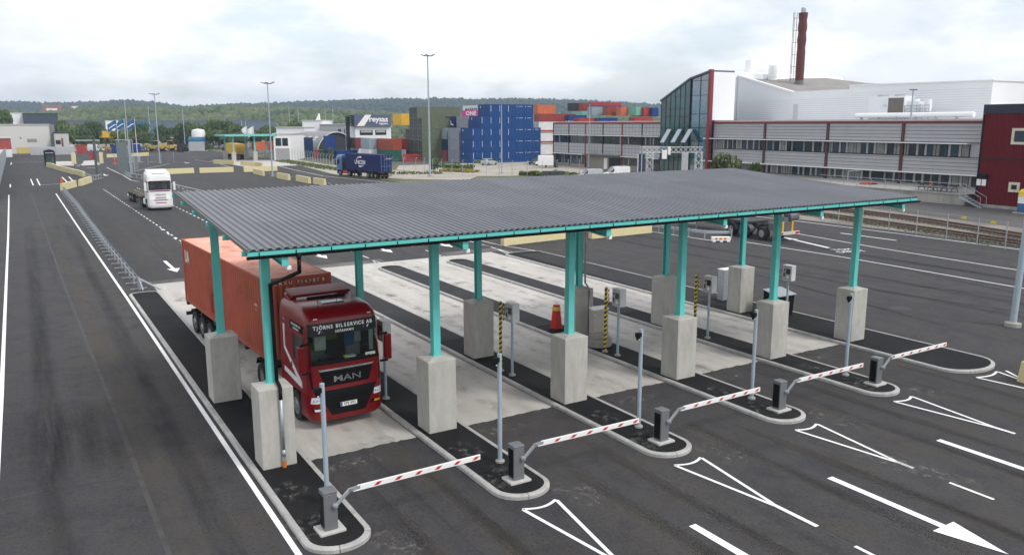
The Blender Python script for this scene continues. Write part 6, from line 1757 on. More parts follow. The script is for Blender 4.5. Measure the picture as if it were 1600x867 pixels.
# containers behind the long building
G3 = 'containers stacked behind the grey building'
def strip(label, x0, x1, yt, yb, D, p, L=None):
    """container seen broadside between columns x0..x1 and rows yt..yb; lower ones vanish behind the roof"""
    a, b = pt(x0, yb, D), pt(x1, yb, D); v = b - a; W_ = math.hypot(v.x, v.y)
    L = 12.19 if W_ > 8 else (6.06 if W_ > 3.6 else 2.44); z1 = zat(x0, yt, D); H = 2.6
    ang = {12.19: 90, 6.06: 90, 2.44: 0}[L]
    if L == 2.44: return container(label, (a.x + 1.22, a.y, z1 - H), 0, 6.06, H, p, G3, fine=False, detail=False)
    return container(label, (a.x + L, a.y + 1.22, z1 - H), R(90), L, H, p, G3, fine=False, detail=True)
for args in (('orange container above the brown red one right of the blue stack', 840, 869, 164, 178, 232, C_ORANGE), ('brown red container over the white ones', 842, 889, 178, 191, 222, C_BRED), ('white container with a red band, upper of two', 842, 866, 190.5, 208, 212, C_WHT), ('white container with a red band, lower of two', 842, 866, 208, 226, 212, C_WHT), ('white container at the ground beside the grey building', 842, 866, 226, 243, 212, C_WHT),
    ('dark red container with door bars on the far stack', 910, 924, 161, 175, 275, C_BRED), ('slate container end on the far stack', 903, 910, 161, 175, 277, C_DARK), ('long red container on top of the far stack', 925, 971, 160, 166, 270, C_SRED), ('long blue container just under the long red one', 925, 976, 165.2, 169, 266, C_SBLUE), ('grey container between door bars and the rust one', 925, 949, 167, 184, 256, C_LGREY), ('rust container left of the orange one on the far stack', 949, 971, 167, 184, 254, C_RUSTY), ('orange container right of the rust one on the far stack', 970, 994, 167, 184, 252, C_ORANGE), ('mint green container right of the orange one', 994, 1006, 167, 184, 250, C_MINT), ('red container end right of the mint one', 1006, 1019, 168, 184, 250, C_SRED), ('blue container end beside the plant box of the tower', 1019, 1027, 168.5, 184, 250, C_SBLUE), ('mint container low in the far stack', 910, 917, 174, 186, 262, C_MINT),
    ('blue container with white letters just above the roof edge', 889, 920, 180, 190, 225, C_SBLUE), ('red container just above the roof edge', 905, 936, 184.5, 190, 219, C_SRED), ('dark blue container just above the roof edge', 937, 968, 184.5, 191, 217, C_SBLUE), ('orange red container at the roof edge near the tower', 992, 1022, 183, 190, 214, C_SRED)):
    t = strip(*args)
    if 'white letters' in args[0]:
        text('A.P.M', 'lettering', M_WHITE, t, (0, 0, 0), FRONT, 1.2); c_ = [c for c in t.children if c.name.startswith('lettering')][0]; c_.rotation_euler = LEFTF; c_.location = (-1.24, 6, .6)
    if 'red band' in args[0]:
        m = MB(); m.box(-1.24, -1.23, .1, 5.9, .1, .5); m.build('band', C_SRED, t)
# arched shed and the containers before it
a = pt(467, 240, 262); b = pt(549, 240, 250)
t = thing('arched_shed', 'grey arched sheet shed with rooflights and an open dark front', 'shed', (pt(527, 240, 245).x, pt(527, 240, 245).y, 0), R(15))
m = MB(); n = 16; RR = 7.2; HH = 7.2; Lw = 17
rings = [[(RR * math.cos(math.pi - math.pi * i / n), y, HH * math.sin(math.pi * i / n)) for i in range(n + 1)] for y in (0, Lw)]
for i in range(n): m.face([rings[0][i], rings[0][i + 1], rings[1][i + 1], rings[1][i]])
o = m.build('roof', mat('grey arch sheet', (.22, .225, .235), .5, var=.12, scale=.4), t); smooth_angle(o, 60)
m = MB(); m.face([(x, .6, z) for x, y, z in rings[0]]); m.build('front_shade_sheet', mat('shed inside shade', (.035, .037, .042), .9), t)  # flat dark sheet stands in for the shade inside
m = MB()
for i in range(n): 
    p, q_ = rings[0][i], rings[0][i + 1]; m.face([p, q_, (q_[0] * .965, -.05, q_[2] * .965), (p[0] * .965, -.05, p[2] * .965)])
m.build('front_rim', M_WROOF, t)
for i in range(4):
    m = MB(); y = 3 + i * 3.4; a0, a1 = math.pi * .70, math.pi * .78
    m.face([(RR * 1.005 * math.cos(a_), yy, HH * 1.005 * math.sin(a_)) for a_, yy in ((a0, y), (a1, y), (a1, y + 1.6), (a0, y + 1.6))]); m.build('rooflight', mat('pale rooflight', (.6, .52, .36), .4), t)
G4 = 'blue containers at the arched shed'
c_ = fit('blue silo container in front of the arched shed opening', 512, 240, 226, C_SBLUE, 0, 2.99, G4, z=2.2, H=4.0); 
fit('dark blue container lying at the mouth of the arched shed', 526, 240, 224, C_SBLUE, 90, 6.06, G4, z=.02, H=2.2)
fit('dark blue container under the blue silo container', 512, 240, 226, C_TEALB, 0, 2.99, G4, z=.02, H=2.15)
for i, (px, pz, l) in enumerate(((455, 2.8, 'upper left'), (474, 2.8, 'upper right'), (455, .02, 'lower left'), (474, .02, 'lower right'))): fit('deep blue container in the stacks by the white office, %s' % l, px, 240, 236, C_TEALB, 90, 2.99, G4, z=pz)
fit('faded red container low before the arched shed', 496, 240, 228, C_SRED, 0, 2.99, None, z=.02, H=2.3); fit('green container low before the arched shed', 503, 240, 227, C_GREEN, 0, 2.99, None, z=.02, H=2.3)
m = MB(); m.tube((0, 0, 0), (0, 0, 11.5), .55, 10)
for i in range(9): m.lathe((0, 0, .8 + i * 1.2), [(.66, 0), (.66, .2)], 10)
P = pt(545, 240, 232); o = m.build('lattice_tower', C_DARK); o.location = (P.x, P.y, 0); tag(o, 'dark ringed tower between the arched shed and the warehouse', 'tower')
# white office with two windows, and the white hall behind the arched shed
def simple_building(name, label, x0, x1, yb, yt, D, m_, depth=12, roof=None, cat='building', rz=None, z0=-.1):
    a, b = pt(x0, yb, D), pt(x1, yb, D)
    if x1 < 450:
        d_ = ray(x1, yb); b = _cp + d_ * ((a.y - _cp.y) / d_.y)
    h = zat((x0 + x1) / 2, yt, D); v = b - a; w = math.hypot(v.x, v.y); ang = math.atan2(v.y, v.x)
    t = thing(name, label, cat, (a.x, a.y, 0), ang)
    m = MB(); m.box(0, w, 0, depth, z0, h); m.build('wall', m_, t)
    m = MB(); m.box(-.25, w + .25, -.25, depth + .25, h, h + .28); m.build('roof', roof or M_WROOF, t)
    return t, w, h
t, w, h = simple_building('white_office', 'white office on a grey foot with two dark windows beside the wire fence', 428, 454, 232, 210, 214, M_WHITE, 14)
for a in (.12, .52):
    m = MB(); m.box(w * a, w * (a + .34), -.06, -.004, h - 3.0, h - 1.0); m.build('window', M_WIN, t)
m = MB(); m.box(.4, w - .3, -.05, -.003, -.1, h - 3.6); m.build('foot_wall', mat('grey foot wall', (.34, .34, .34), .8), t)
t, w, h = simple_building('white_hall', 'low white hall behind the white office', 432, 476, 215, 200, 262, M_WHITEW, 14)
t, w, h = simple_building('white_hall', 'taller white cube hall between the arched shed and the trees', 473, 505, 207, 189, 300, M_WHITEW, 16)
m = MB(); m.extr([(w * .62, h + .25), (w * .78, h + 2.6), (w * .80, h + .25)], 'y', 1, 3); m.build('roof_dish', M_WHITE, t)
t, w, h = simple_building('grey_hall', 'long grey flat hall behind the arched shed', 500, 549, 210, 195, 296, mat('grey hall sheet', (.33, .33, .34), .6), 16)
for a in (.58, .78):
    m = MB(); m.box(w * a, w * (a + .1), -.06, -.004, h - 3.2, h - 1.6); m.build('window', M_WIN, t)
fit('long orange container behind the wire fence', 396, 225, 262, C_ORANGE, 90, 12.19, 'distant containers by the far canopy', z=1.2, H=2.6)
# red stacked frames in the flower strip
for i, (px, l) in enumerate(((629, 'left'), (649, 'right'))):
    P = gp(px, 252.5); t = thing('red_frame_stack', 'stack of red steel frames by the fence, %s of two' % l, 'frame stack', (P.x, P.y, 0), R(-25), 'stacks of red frames')
    for k in range(3):
        m = MB(); z = .1 + k * .62
        for y in (0, 2): m.box(0, 3.2, y, y + .2, z, z + .38)
        for x in (0, 1.5, 3.0): m.box(x, x + .2, .21, 1.99, z, z + .3); m.box(x, x + .2, 0, .2, z + .38, z + .55)
        m.build('frame', mat('red frame paint', (.48, .03, .025), .5, dirt=(.2, .06, .05)), t)

# ================================================================== CARS AND VANS
def car(label, loc, rz, body, L=4.5, W_=1.82, Hh=1.5, van=False, cat='car', name='parked_car', group=None):
    t = thing(name, label, cat, loc, rz, group)
    if van: st = [(0, .72, .36, .80, .80, .86), (.12, .86, .32, .95, .95, .88), (.25, .9, .3, 1.05, 1.08, .8), (.42 * 1.0, .91, .3, 1.12, Hh * .96, .80), (.6, .91, .3, 1.15, Hh, .82), (.97, .91, .3, 1.15, Hh * .99, .82), (1, .88, .38, 1.1, Hh * .93, .80)]
    else: st = [(0, .70, .38, .62, .62, .66), (.04, .86, .30, .72, .74, .78), (.26, .91, .26, .86, .92, .80), (.33, .91, .26, .9, 1.05, .74), (.46, .91, .26, .93, Hh * .985, .60), (.62, .91, .26, .95, Hh, .61), (.84, .91, .26, .97, Hh * .95, .60), (.97, .87, .30, .93, 1.02, .66), (1, .80, .40, .85, .86, .70)]
    m = MB(); gl = MB(); k = None; rings = []
    for (s, hw, z0, zb, zt, rw) in st:
        y = s * L; hw = hw / .91 * W_ / 2; rw = rw / .91 * W_ / 2
        rings.append([(-hw * .92, y, z0), (-hw, y, (z0 + zb) / 2), (-hw, y, zb), (-rw, y, zt), (-rw * .7, y, zt + .03), (rw * .7, y, zt + .03), (rw, y, zt), (hw, y, zb), (hw, y, (z0 + zb) / 2), (hw * .92, y, z0)])
    for a, b in zip(rings, rings[1:]):
        for i in range(9): m.face([a[i], a[i + 1], b[i + 1], b[i]])
        m.face([a[9], a[0], b[0], b[9]])
    m.face(rings[0]); m.face(list(reversed(rings[-1])))
    o = m.build('body', body, t); bm = bmesh.new(); bm.from_mesh(o.data); bmesh.ops.remove_doubles(bm, verts=bm.verts, dist=1e-4); bmesh.ops.recalc_face_normals(bm, faces=bm.faces); bm.to_mesh(o.data); bm.free(); smooth_angle(o, 35)
    def lerp(p, q, f): return tuple(p[i] + (q[i] - p[i]) * f for i in range(3))
    segs = ([(2, 3)] if van else [(3, 4), (4, 5), (5, 6)])
    for ia, ib in segs:
        a, b = rings[ia], rings[ib]
        for p, q in ((2, 3), (7, 6)):
            s = -1 if p == 2 else 1
            P = [lerp(a[p], a[q], .12), lerp(b[p], b[q], .12), lerp(b[p], b[q], .86), lerp(a[p], a[q], .86)]
            gl.face([(x + s * .012, y, z + .01) for x, y, z in P])
    f0 = 2 if van else 3
    a, b = rings[f0], rings[f0 + 1]; w0, w1 = .86, .88
    gl.face([(a[3][0] * w0, a[3][1], a[3][2] + .035), (a[6][0] * w0, a[6][1], a[6][2] + .035), (b[6][0] * w1, b[6][1] - .05, b[6][2] + .02), (b[3][0] * w1, b[3][1] - .05, b[3][2] + .02)])
    a, b = rings[-2], rings[-3]
    if not van: gl.face([(a[3][0] * w0, a[3][1] + .02, a[3][2] + .06), (b[3][0] * w1, b[3][1] + .06, b[3][2] - .02), (b[6][0] * w1, b[6][1] + .06, b[6][2] - .02), (a[6][0] * w0, a[6][1] + .02, a[6][2] + .06)])
    gl.build('windows', M_GLASS, t)
    for y in (.19 * L, .80 * L):
        for s in (-1, 1): wheel(t, s * (W_ / 2 - .10), y, .32, .20, s)
    for s in (-1, 1):
        m = MB(); m.box(*sorted((s * W_ * .28, s * W_ * .44)), -.01, .10, .60 if not van else .70, .72 if not van else .86); m.build('headlight', M_LAMP, t)
        m = MB(); m.box(*sorted((s * W_ * .34, s * W_ * .46)), L - .08, L + .012, .75, .92); m.build('tail_light', M_TAIL, t)
    return t
M_SILV = paint('silver car paint', (170, 176, 182), .25, .7); M_CWHT = paint('white car paint', (228, 230, 232), .3, .6); M_CDRK = paint('dark car paint', (30, 34, 44), .25, .7); M_CRED = paint('red car paint', (180, 20, 28), .3, .6)
P = gp(752, 258); car('silver estate car parked in front of the blue containers', (P.x + 3.6, P.y - .3, .015), R(112), M_SILV, 4.6)
P = pt(939, 268, 140); car('white panel van parked in front of the grey building', (P.x, P.y, .015), R(-108), M_CWHT, 5.0, 1.95, 2.1, True, 'van', 'parked_van')
P = pt(900, 270, 136); car('pale grey van half hidden by the canopy roof left of the white van', (P.x, P.y, .015), R(-112), M_SILV, 4.4, 1.85, 1.9, True, 'van', 'parked_van')
P = pt(823, 252, 190); car('dark car beside the white box trailer', (P.x, P.y - 2, .015), R(-60), M_CDRK, 4.4)
P = pt(833, 254, 186); car('white and red car beside the white box trailer', (P.x, P.y - 2, .015), R(-60), M_CWHT, 4.3)
t = thing('box_trailer', 'white box trailer parked at the corner of the grey building', 'trailer', tuple(pt(841, 254, 178).xy.to_3d()), R(-31.4 - 90 + 45))
P = pt(841, 254, 176); t.location = (P.x, P.y, 0)
t.rotation_euler = (0, 0, R(-31))
m = MB(); m.box(0, 3.3, 0, 2.2, .5, 2.6); m.build('box', M_WHITE, t, bevel=.06)
for y in (.1, 2.1): wheel(t, 1.7, y, .33, .2, 1)
m = MB(); m.box(3.4, 4.3, .4, 1.8, .0, 1.6); m.build('nose', M_CDRK, t, bevel=.15)
P = gp(2, 307); car('white car cut off by the left edge beside the tall mesh fence', (P.x - 1.15, P.y - 1.3, .015), R(2), M_CWHT, 4.4)
P = pt(1378, 296, 108); car('red car roof showing over the right end of the canopy', (P.x + 2.2, P.y + 1.4, .015), R(86), M_CRED, 4.5)
# site bins, hedge bits, sign posts by the parking lot
t = thing('waste_container', 'dark green waste container row in front of the grey building', 'waste container', tuple(pt(848, 268, 140).xy.to_3d()), R(-31))
m = MB()
for i in range(3): m.box(i * 1.25, i * 1.25 + 1.2, 0, 1.1, .1, 1.35)
m.build('bin', mat('dark green plastic', (.035, .05, .05), .5), t, bevel=.05)
def signpost(px, pyb, pyt, label, w=.5, hgt=.5, m_=M_WHITE, group=None):
    b = gp(px, pyb); h = hz(b, pyt); t = thing('sign_post', label, 'sign', (b.x, b.y, 0), R(-31), group)
    m = MB(); m.tube((0, 0, 0), (0, 0, h), .04, 6); m.build('pole', M_GALV, t)
    m = MB(); m.box(-w / 2, w / 2, -.06, -.03, h - hgt, h); m.build('sign_plate', m_, t, bevel=.01)
signpost(754, 252, 231, 'small round white sign before the blue containers, left one', .5, .5); signpost(822, 253, 233, 'small round white sign before the blue containers, right one', .5, .5)
signpost(782, 253, 240, 'white notice board in front of the blue containers', 1.3, 1.5); 
t = thing('lattice_gantry', 'white lattice gantry with lamp heads in front of the glass tower', 'gantry', tuple(pt(1012, 262, 122).xy.to_3d()), R(-31.4))
m = MB(); z1, z0 = zat(1045, 230, 122), zat(1045, 238.5, 122); wg = 8.2
def truss(mb, p, q, w, nseg, ax):
    p, q = Vector(p), Vector(q); d = q - p; a = Vector(ax) * w
    for o_ in (Vector((0, 0, 0)), a): mb.tube(p + o_, q + o_, .038, 4)
    for i in range(nseg):
        mb.tube(p + d * (i / nseg), p + d * ((i + 1) / nseg) + a, .02, 3); mb.tube(p + d * ((i + 1) / nseg), p + d * (i / nseg) + a, .02, 3)
for y in (0, .7):
    truss(m, (-1.2, y, z0), (wg, y, z0), z1 - z0, 13, (0, 0, 1)); truss(m, (-.1, y, 0), (-.1, y, z0), .9, 5, (1, 0, 0)); truss(m, (wg - 1.0, y, 0), (wg - 1.0, y, z0), .95, 5, (1, 0, 0))
m.build('truss', mat('white lattice paint', (.72, .73, .74), .5), t)
m = MB(); m.box(2.9, 3.2, -.8, -.3, z0 - .3, z1 + .1); m.box(1.9, 2.6, -1.2, -.9, z0 - .9, z0 + .4); m.build('lamp_heads', M_WHITE, t)
t = thing('info_pylon', 'dark blue pylon signs with white edges beside the lattice gantry', 'sign', tuple(pt(997, 266, 122).xy.to_3d()), R(-31.4))
z1 = zat(1000, 241, 122)
for x in (0, .55):
    m = MB(); m.box(x, x + .42, 0, .3, 0, z1); o = m.build('pylon', mat('navy sign', (.015, .03, .08), .4), t); m = MB(); m.box(x - .07, x - .005, -.02, .32, 0, z1); m.build('edge_strip', M_WHITE, o)
t = thing('grey_pylon', 'tall plain grey panel under the lattice gantry', 'pylon', tuple(pt(1065, 262, 121).xy.to_3d()), R(-31.4)); m = MB(); m.box(0, .95, 0, .25, 0, zat(1070, 239, 121)); m.build('panel', mat('grey panel', (.42, .43, .46), .5), t)
# ================================================================== FAR LEFT: GATES, DEPOT, SECOND CANOPY
# tall mesh fence running away at the left edge
q0, q1 = (-7.9, 100), (-7.2, 285)
t = thing('mesh_wall', 'tall grey blue mesh fence running away at the left edge', 'fence', (q0[0], q0[1], 0))
m = MB(); v = Vector((q1[0] - q0[0], q1[1] - q0[1])); n = 46
for i in range(n):
    a, b = v * (i / n), v * ((i + .97) / n); ha, hb = 4.4 - 1.9 * i / n, 4.4 - 1.9 * (i + 1) / n
    m.quadset([(a.x - .03, a.y, .1), (a.x + .03, a.y, .1), (b.x + .03, b.y, .1), (b.x - .03, b.y, .1), (a.x - .03, a.y, ha), (a.x + .03, a.y, ha), (b.x + .03, b.y, hb), (b.x - .03, b.y, hb)], [(0, 1, 5, 4), (1, 2, 6, 5), (2, 3, 7, 6), (3, 0, 4, 7), (4, 5, 6, 7)])
m.build('mesh_panel', mat('grey blue fence panel', (.30, .34, .38), .6, var=.15, scale=.4), t)
m = MB()
for i in range(0, n + 1, 2): a = v * (i / n); m.tube((a.x + .06, a.y, 0), (a.x + .06, a.y, 4.5 - 1.9 * i / n), .05, 5)
m.build('posts', M_GALV, t)
# white cold-store building at the left edge with annex
t, w, h = simple_building('white_warehouse', 'big white warehouse with a grey ventilation strip at the left edge', -60, 82, 243, 195.5, 262, mat('off white warehouse', (.60, .59, .565), .7, var=.05), 30)
for (xa, xb, za, zb) in ((.73, .84, .50, .62), (.65, .67, .62, .68)):
    m = MB(); m.box(w * xa, w * xb, -.05, -.004, h * za - 1, h * zb - 1); m.build('vent_strip', mat('grey vent', (.25, .27, .28), .6), t)
m = MB(); m.box(w * .60, w * .90, -.06, -.005, .0, h * .22); m.build('yellow_base', mat('faded yellow wall', (.60, .47, .14), .7, dirt=(.35, .3, .2)), t)
m = MB(); m.box(w - .02, w + 1.4, -.3, 3, -.1, h + .2); m.build('corner_pillar', mat('grey pillar', (.20, .20, .22), .7), t)
t, w, h = simple_building('white_annex', 'low pale annex with dark flat roof right of the white warehouse', 88, 110, 240, 208, 270, mat('pale render', (.52, .52, .48), .8), 14, M_FRAME)
m = MB(); m.box(w * .45, w * .58, -.08, -.004, 0, h * .75); m.build('door', mat('brown door', (.18, .05, .05), .6), t); m = MB(); m.box(w * .05, w * .4, -.06, -.004, h * .45, h * .65); m.build('window', M_WIN, t)
t, w, h = simple_building('red_hall', 'low red hall with white foot at the left edge', -40, 19, 240, 217, 236, mat('faded red sheet', (.36, .06, .05), .6), 10)
m = MB(); m.box(0, w, -.1, -.004, 0, h * .42); m.build('white_foot', M_WHITEW, t)
# grey fence panels in the background
t = thing('panel_fence', 'row of pale grey site fence panels before the white warehouse', 'fence', tuple(gp(48, 243).xy.to_3d()), 0)
a, b = gp(48, 243), gp(118, 242); v = b - a; n = 9
for i in range(n):
    m = MB(); p, q = v * (i / n), v * ((i + .95) / n); m.quadset([(p.x, p.y, .05), (q.x, q.y, .05), (q.x, q.y, 2.6), (p.x, p.y, 2.6), (p.x, p.y + .08, .05), (q.x, q.y + .08, .05), (q.x, q.y + .08, 2.6), (p.x, p.y + .08, 2.6)], [(0, 1, 2, 3), (4, 7, 6, 5), (3, 2, 6, 7), (0, 3, 7, 4), (1, 5, 6, 2)]); m.build('panel', mat('pale grey panel', (.48, .50, .53), .6), t)
# black kiosk, gate pillars and boxes
P = gp(79, 258.5); t = thing('gate_kiosk', 'black glazed kiosk with arched roof at the far gate', 'kiosk', (P.x, P.y, 0), R(-8))
m = MB()
for x in (-1.0, 1.0):
    for y in (-.8, .8): m.box(x - .08, x + .08, y - .08, y + .08, 0, 3.0)
m.build('frame', M_FRAME, t)
m = MB(); m.box(-.92, .92, -.04, .04, .3, 2.8, 0, Matrix.Translation((0, .75, 0))); m.build('glass_wall', mat('greenish glass', (.10, .14, .13), .1), t)
m = MB(); m.extr([(-1.2, 3.0), (1.2, 3.0), (.9, 3.5), (0, 3.75), (-.9, 3.5)], 'y', -1, 1); m.build('roof', M_FRAME, t)
def pylon(px, pyb, pyt, w, m_, label, name='gate_pillar', cat='pillar', d=None, group=None):
    b = gp(px, pyb); h = hz(b, pyt); t = thing(name, label, cat, (b.x, b.y, 0), R(-20), group)
    m = MB(); m.box(-w / 2, w / 2, -(d or w) / 2, (d or w) / 2, 0, h); m.build('shaft', m_, t, bevel=.03); m = MB(); m.box(-w * .7, w * .7, -(d or w) * .7, (d or w) * .7, -.01, .15); m.build('foot', M_CONCD, t); return t, h
pylon(116, 257, 239, .8, M_CREAM, 'cream gate pillar behind the yellow blocks'); pylon(159, 256, 238, .7, M_CREAM, 'cream gate pillar left of the red post'); pylon(180, 256, 248.5, .75, M_RED, 'short red post at the far gate', 'gate_post')
t, h = pylon(152, 276, 218, .40, mat('dark grey mast', (.10, .10, .11), .5), 'dark gate mast with traffic light at the gate island', 'gate_mast', 'mast')
m = MB(); m.box(-.9, -.25, -.4, .4, h - 3.6, h - 2.2); m.build('signal_head', mat('red signal box', (.35, .05, .06), .5), t); m = MB(); m.box(-3.0, 1.0, -.12, .12, h - .3, h - .05); m.build('cross_arm', M_GALV, t)
t, h = pylon(206, 273, 218, .45, M_GALV, 'galvanised gate mast with dark panels left of the white truck', 'gate_mast', 'mast')
m = MB(); m.box(-2.3, -.5, -.1, .1, h - 6.0, h - .4); m.build('dark_panel', mat('dark green panel', (.15, .18, .18), .5), t)
m = MB(); m.box(.5, .62, -.06, .06, 0, h); m.box(-2.4, .6, -.06, .06, h - .2, h); m.build('side_mast', M_GALV, t)
pylon(144, 274, 262, 1.6, M_CASE, 'grey switch cabinet on the gate island', 'switch_cabinet', 'cabinet'); pylon(213, 268, 244, .9, mat('grey green post', (.2, .24, .22), .6), 'grey green sign board beside the gate mast', 'sign_board', 'sign', .2)
pylon(211, 254, 244.5, 2.6, M_GALV, 'pale steel cabinet by the gate fence', 'switch_cabinet', 'cabinet', 1.0); pylon(239, 254, 242, .9, M_CASE, 'small dark ticket box by the far fence', 'ticket_box', 'terminal'); pylon(292, 238, 231, 1.2, M_FRAME, 'small dark box by the far masts', 'ticket_box', 'terminal')
pylon(308, 236, 222, 5.0, mat('pale grey base', (.40, .42, .44), .7), 'pale grey stand under the blue tank', 'tank_stand', 'stand', 3)
P = pt(308, 222, 300); m = MB(); m.tube((-2.6, 0, 0), (2.6, 0, 0), 1.6, 14); o = m.build('blue_tank', mat('petrol blue tank', (.01, .12, .22), .4)); smooth_angle(o); o.location = (P.x, P.y, zat(308, 221, 300)); o.rotation_euler = (0, 0, R(-31)); tag(o, 'blue cylindrical tank on a pale grey stand', 'tank')
P = pt(310, 210, 315); m = MB(); m.lathe((0, 0, 0), [(2.4, 0), (2.6, 2.6), (2.3, 3.8), (.5, 4.2)], 16); o = m.build('white_tank', M_WHITE); smooth_angle(o); o.location = (P.x, P.y, zat(310, 219, 315)); tag(o, 'white tank behind the blue tank', 'tank')
guard_rail('guard rail round the gate island with a double rail', [tuple(gp(*q).xy) for q in ((193, 272), (205, 278), (222, 280))], 2, .8, True)
guard_rail('guard rail between the gate island and the yellow barrier', [tuple(gp(*q).xy) for q in ((132, 276), (146, 282), (158, 279))], 2, .8, True)
mesh_fence('wire_fence', 'wire fence with thin posts along the far gates', [tuple(gp(*q).xy) for q in ((180, 259), (232, 258), (272, 255))], h=2.6, step=6, r=.05, wires=7, vert=0, wr=.012)
mesh_fence('wire_fence', 'low site fence before the depot machines', [tuple(gp(*q).xy) for q in ((15, 244), (120, 242), (200, 240), (290, 236))], h=2.2, step=8, r=.05, wires=5, wr=.012)
# flags
M_FLAG = mat('blue flag cloth', (.008, .12, .34), .7, var=.2, scale=2)
def flag(px, pyb, pyt, label, m_=M_FLAG, stroke=True, w=3.0, hh=1.9, group='flags on white poles', d=-1):
    b = gp(px, pyb); h = hz(b, pyt); t = thing('flag_pole', label, 'flag', (b.x, b.y, 0), R(-31), group)
    m = MB(); m.tube((0, 0, 0), (0, 0, h), .10, 8, r2=.06); m.build('pole', M_WHITE, t)
    m = MB(); n = 8; G = []
    for i in range(n + 1):
        s = i / n; G.append([(d * w * s, .18 * math.sin(s * 6), h - .3 - s * s * 1.3 + .12 * math.sin(s * 7)), (d * w * s * .98, .18 * math.sin(s * 6 + .5), h - .3 - hh - s * s * 1.5 + .1 * math.sin(s * 7))])
    for a, b_ in zip(G, G[1:]): m.face([a[0], b_[0], b_[1], a[1]])
    for a, b_ in zip(G, G[1:]): m.face([tuple(np.array(p) + (0, .02, 0)) for p in (a[0], a[1], b_[1], b_[0])])
    c = m.build('flag', m_, t)
    if stroke:
        m = MB()
        for a, b_, k in zip(G[1:], G[2:-1], range(9)):
            pa, pb = np.array(a[0]) * .42 + np.array(a[1]) * .58, np.array(b_[0]) * .42 + np.array(b_[1]) * .58
            for s in (-.03, .05): m.face([tuple(pa + (0, s, .16)), tuple(pb + (0, s, .16)), tuple(pb + (0, s, -.14)), tuple(pa + (0, s, -.14))])
        m.build('white_stroke', M_WHITE, c)
flag(187, 246.5, 187, 'blue flag with a white stroke, left of three on white poles', w=2.7, hh=2.1); flag(199, 246, 186, 'blue flag with a white stroke, middle of three on white poles', w=2.7, hh=2.1); flag(215, 244, 186, 'blue flag with a white stroke, right of three on white poles', w=2.7, hh=2.1)
for px, l in ((388, 'left'), (398, 'right')): flag(px, 232, 197, 'white flag over the far canopy, %s one' % l, M_WHITE, False, 2.6, 3.2)
# second canopy
cr, nr = [gp(*q) for q in ((366, 252.5), (397, 254), (428, 253.5))], [gp(*q) for q in ((355, 250), (384, 250.5), (415, 251))]
for q in (0,):
    a = cr[0]; t = thing('canopy', 'smaller far canopy with teal columns on pale plinths', 'canopy', (a.x, a.y, 0))
    ux = Vector((1, 0, 0)); H2 = hz(cr[1], 213)
    m = MB(); m.box(-2.2, 12.2, -1.5, 10.6, H2, H2 + .30); m.build('roof_sheet', M_ROOF, t); m = MB(); m.box(-2.25, 12.25, -1.6, -1.51, H2 - .12, H2 + .33); m.box(-2.3, -2.21, -1.5, 10.6, H2 - .12, H2 + .33); m.build('eaves_board', M_TEAL, t)
    for x in (0, 5.4, 10.8):
        for y in (0, 9.5):
            m = MB(); m.box(x - .5, x + .5, y - .45, y + .45, 0, 2.4); p_ = m.build('plinth', M_CONC, t, bevel=.03); m = MB(); m.box(x - .16, x + .16, y - .16, y + .16, 2.4, H2); m.build('column', M_TEAL, t)
P = gp(377, 250); 
yt_, yc_ = make_tractor('truck_tractor', 'dark red truck cab in front of the yellow container at the far canopy', (P.x - 1.6, P.y + 26.0, .01), R(180), paint('wine red cab', (150, 26, 40)), axle=4.9)
yt_.location = (P.x + 1.0, P.y + 20.5, .01)
make_trailer('black trailer under the yellow container at the far canopy', (P.x + 1.0, P.y + 17.0, .01), R(180), 12.4)
container('yellow container on a trailer waiting under the far canopy', (P.x + 1.0, P.y + 16.8, 1.26), R(180), 12.19, 2.9, C_YELL, None, fine=False)
s_ = MB(); a = gp(397, 258); s_.face([(a.x - 4, a.y - 8, .02), (a.x + 12, a.y - 8, .02), (a.x + 12, a.y + 30, .02), (a.x - 4, a.y + 30, .02)])
for Q_ in (((87, 259), (116, 259), (113, 252), (87, 252.5)), ((127, 259), (157, 257.5), (150, 250.5), (131, 251.5))): s_.face([tuple(gp(*q_, .022)) for q_ in Q_])
struct('far_lane_slab', s_, M_SLAB)
pylon(97, 290, 278, .35, mat('orange marker', (.6, .14, .03), .5), 'orange lane marker at the first yellow barrier', 'lane_marker', 'lane marker', .1)
# depot things
def digger(px, pyb, label, m_, rz=0, s=1.0):
    b = gp(px, pyb); t = thing('wheel_loader', label, 'wheel loader', (b.x, b.y, 0), rz, 'yellow machines in the depot'); t.scale = (s, s, s)
    m = MB(); m.box(-1.1, 1.1, -3.2, -.2, .9, 2.1); m.box(-.8, .8, -.1, 1.8, .9, 1.7); m.build('body', m_, t, bevel=.08)
    m = MB(); m.box(-.8, .8, -1.8, -.3, 2.1, 3.5); m.build('cab', M_GLASS, t, bevel=.06); m = MB(); m.box(-.85, .85, -1.85, -.25, 3.5, 3.65); m.build('cab_roof', m_, t)
    for y in (-2.2, 1.2):
        for s_ in (-1, 1): wheel(t, s_ * 1.15, y, .75, .55, s_, rim=m_)
    m = MB()
    for x in (-.6, .6): m.path([(x, .6, 1.8), (x, 2.2, 2.6), (x, 3.4, 1.3)], .16, 6)
    m.build('lift_arm', m_, t); m = MB(); m.extr([(3.3, .6), (4.4, .5), (4.2, .75), (3.6, 1.8), (3.3, 1.8)], 'x', -1.4, 1.4); m.build('bucket', M_CASE, t)
M_MACH = mat('machine yellow', (.50, .34, .06), .6, var=.2, dirt=(.3, .2, .1))
digger(240, 237, 'yellow wheel loader left of the pair in the depot', M_MACH, R(60), 1.05); digger(262, 236.5, 'yellow wheel loader right of the pair in the depot', M_MACH, R(110), 1.05); digger(172, 238, 'small orange loader behind the flag poles', mat('orange machine', (.5, .22, .05), .5), R(80), .8)
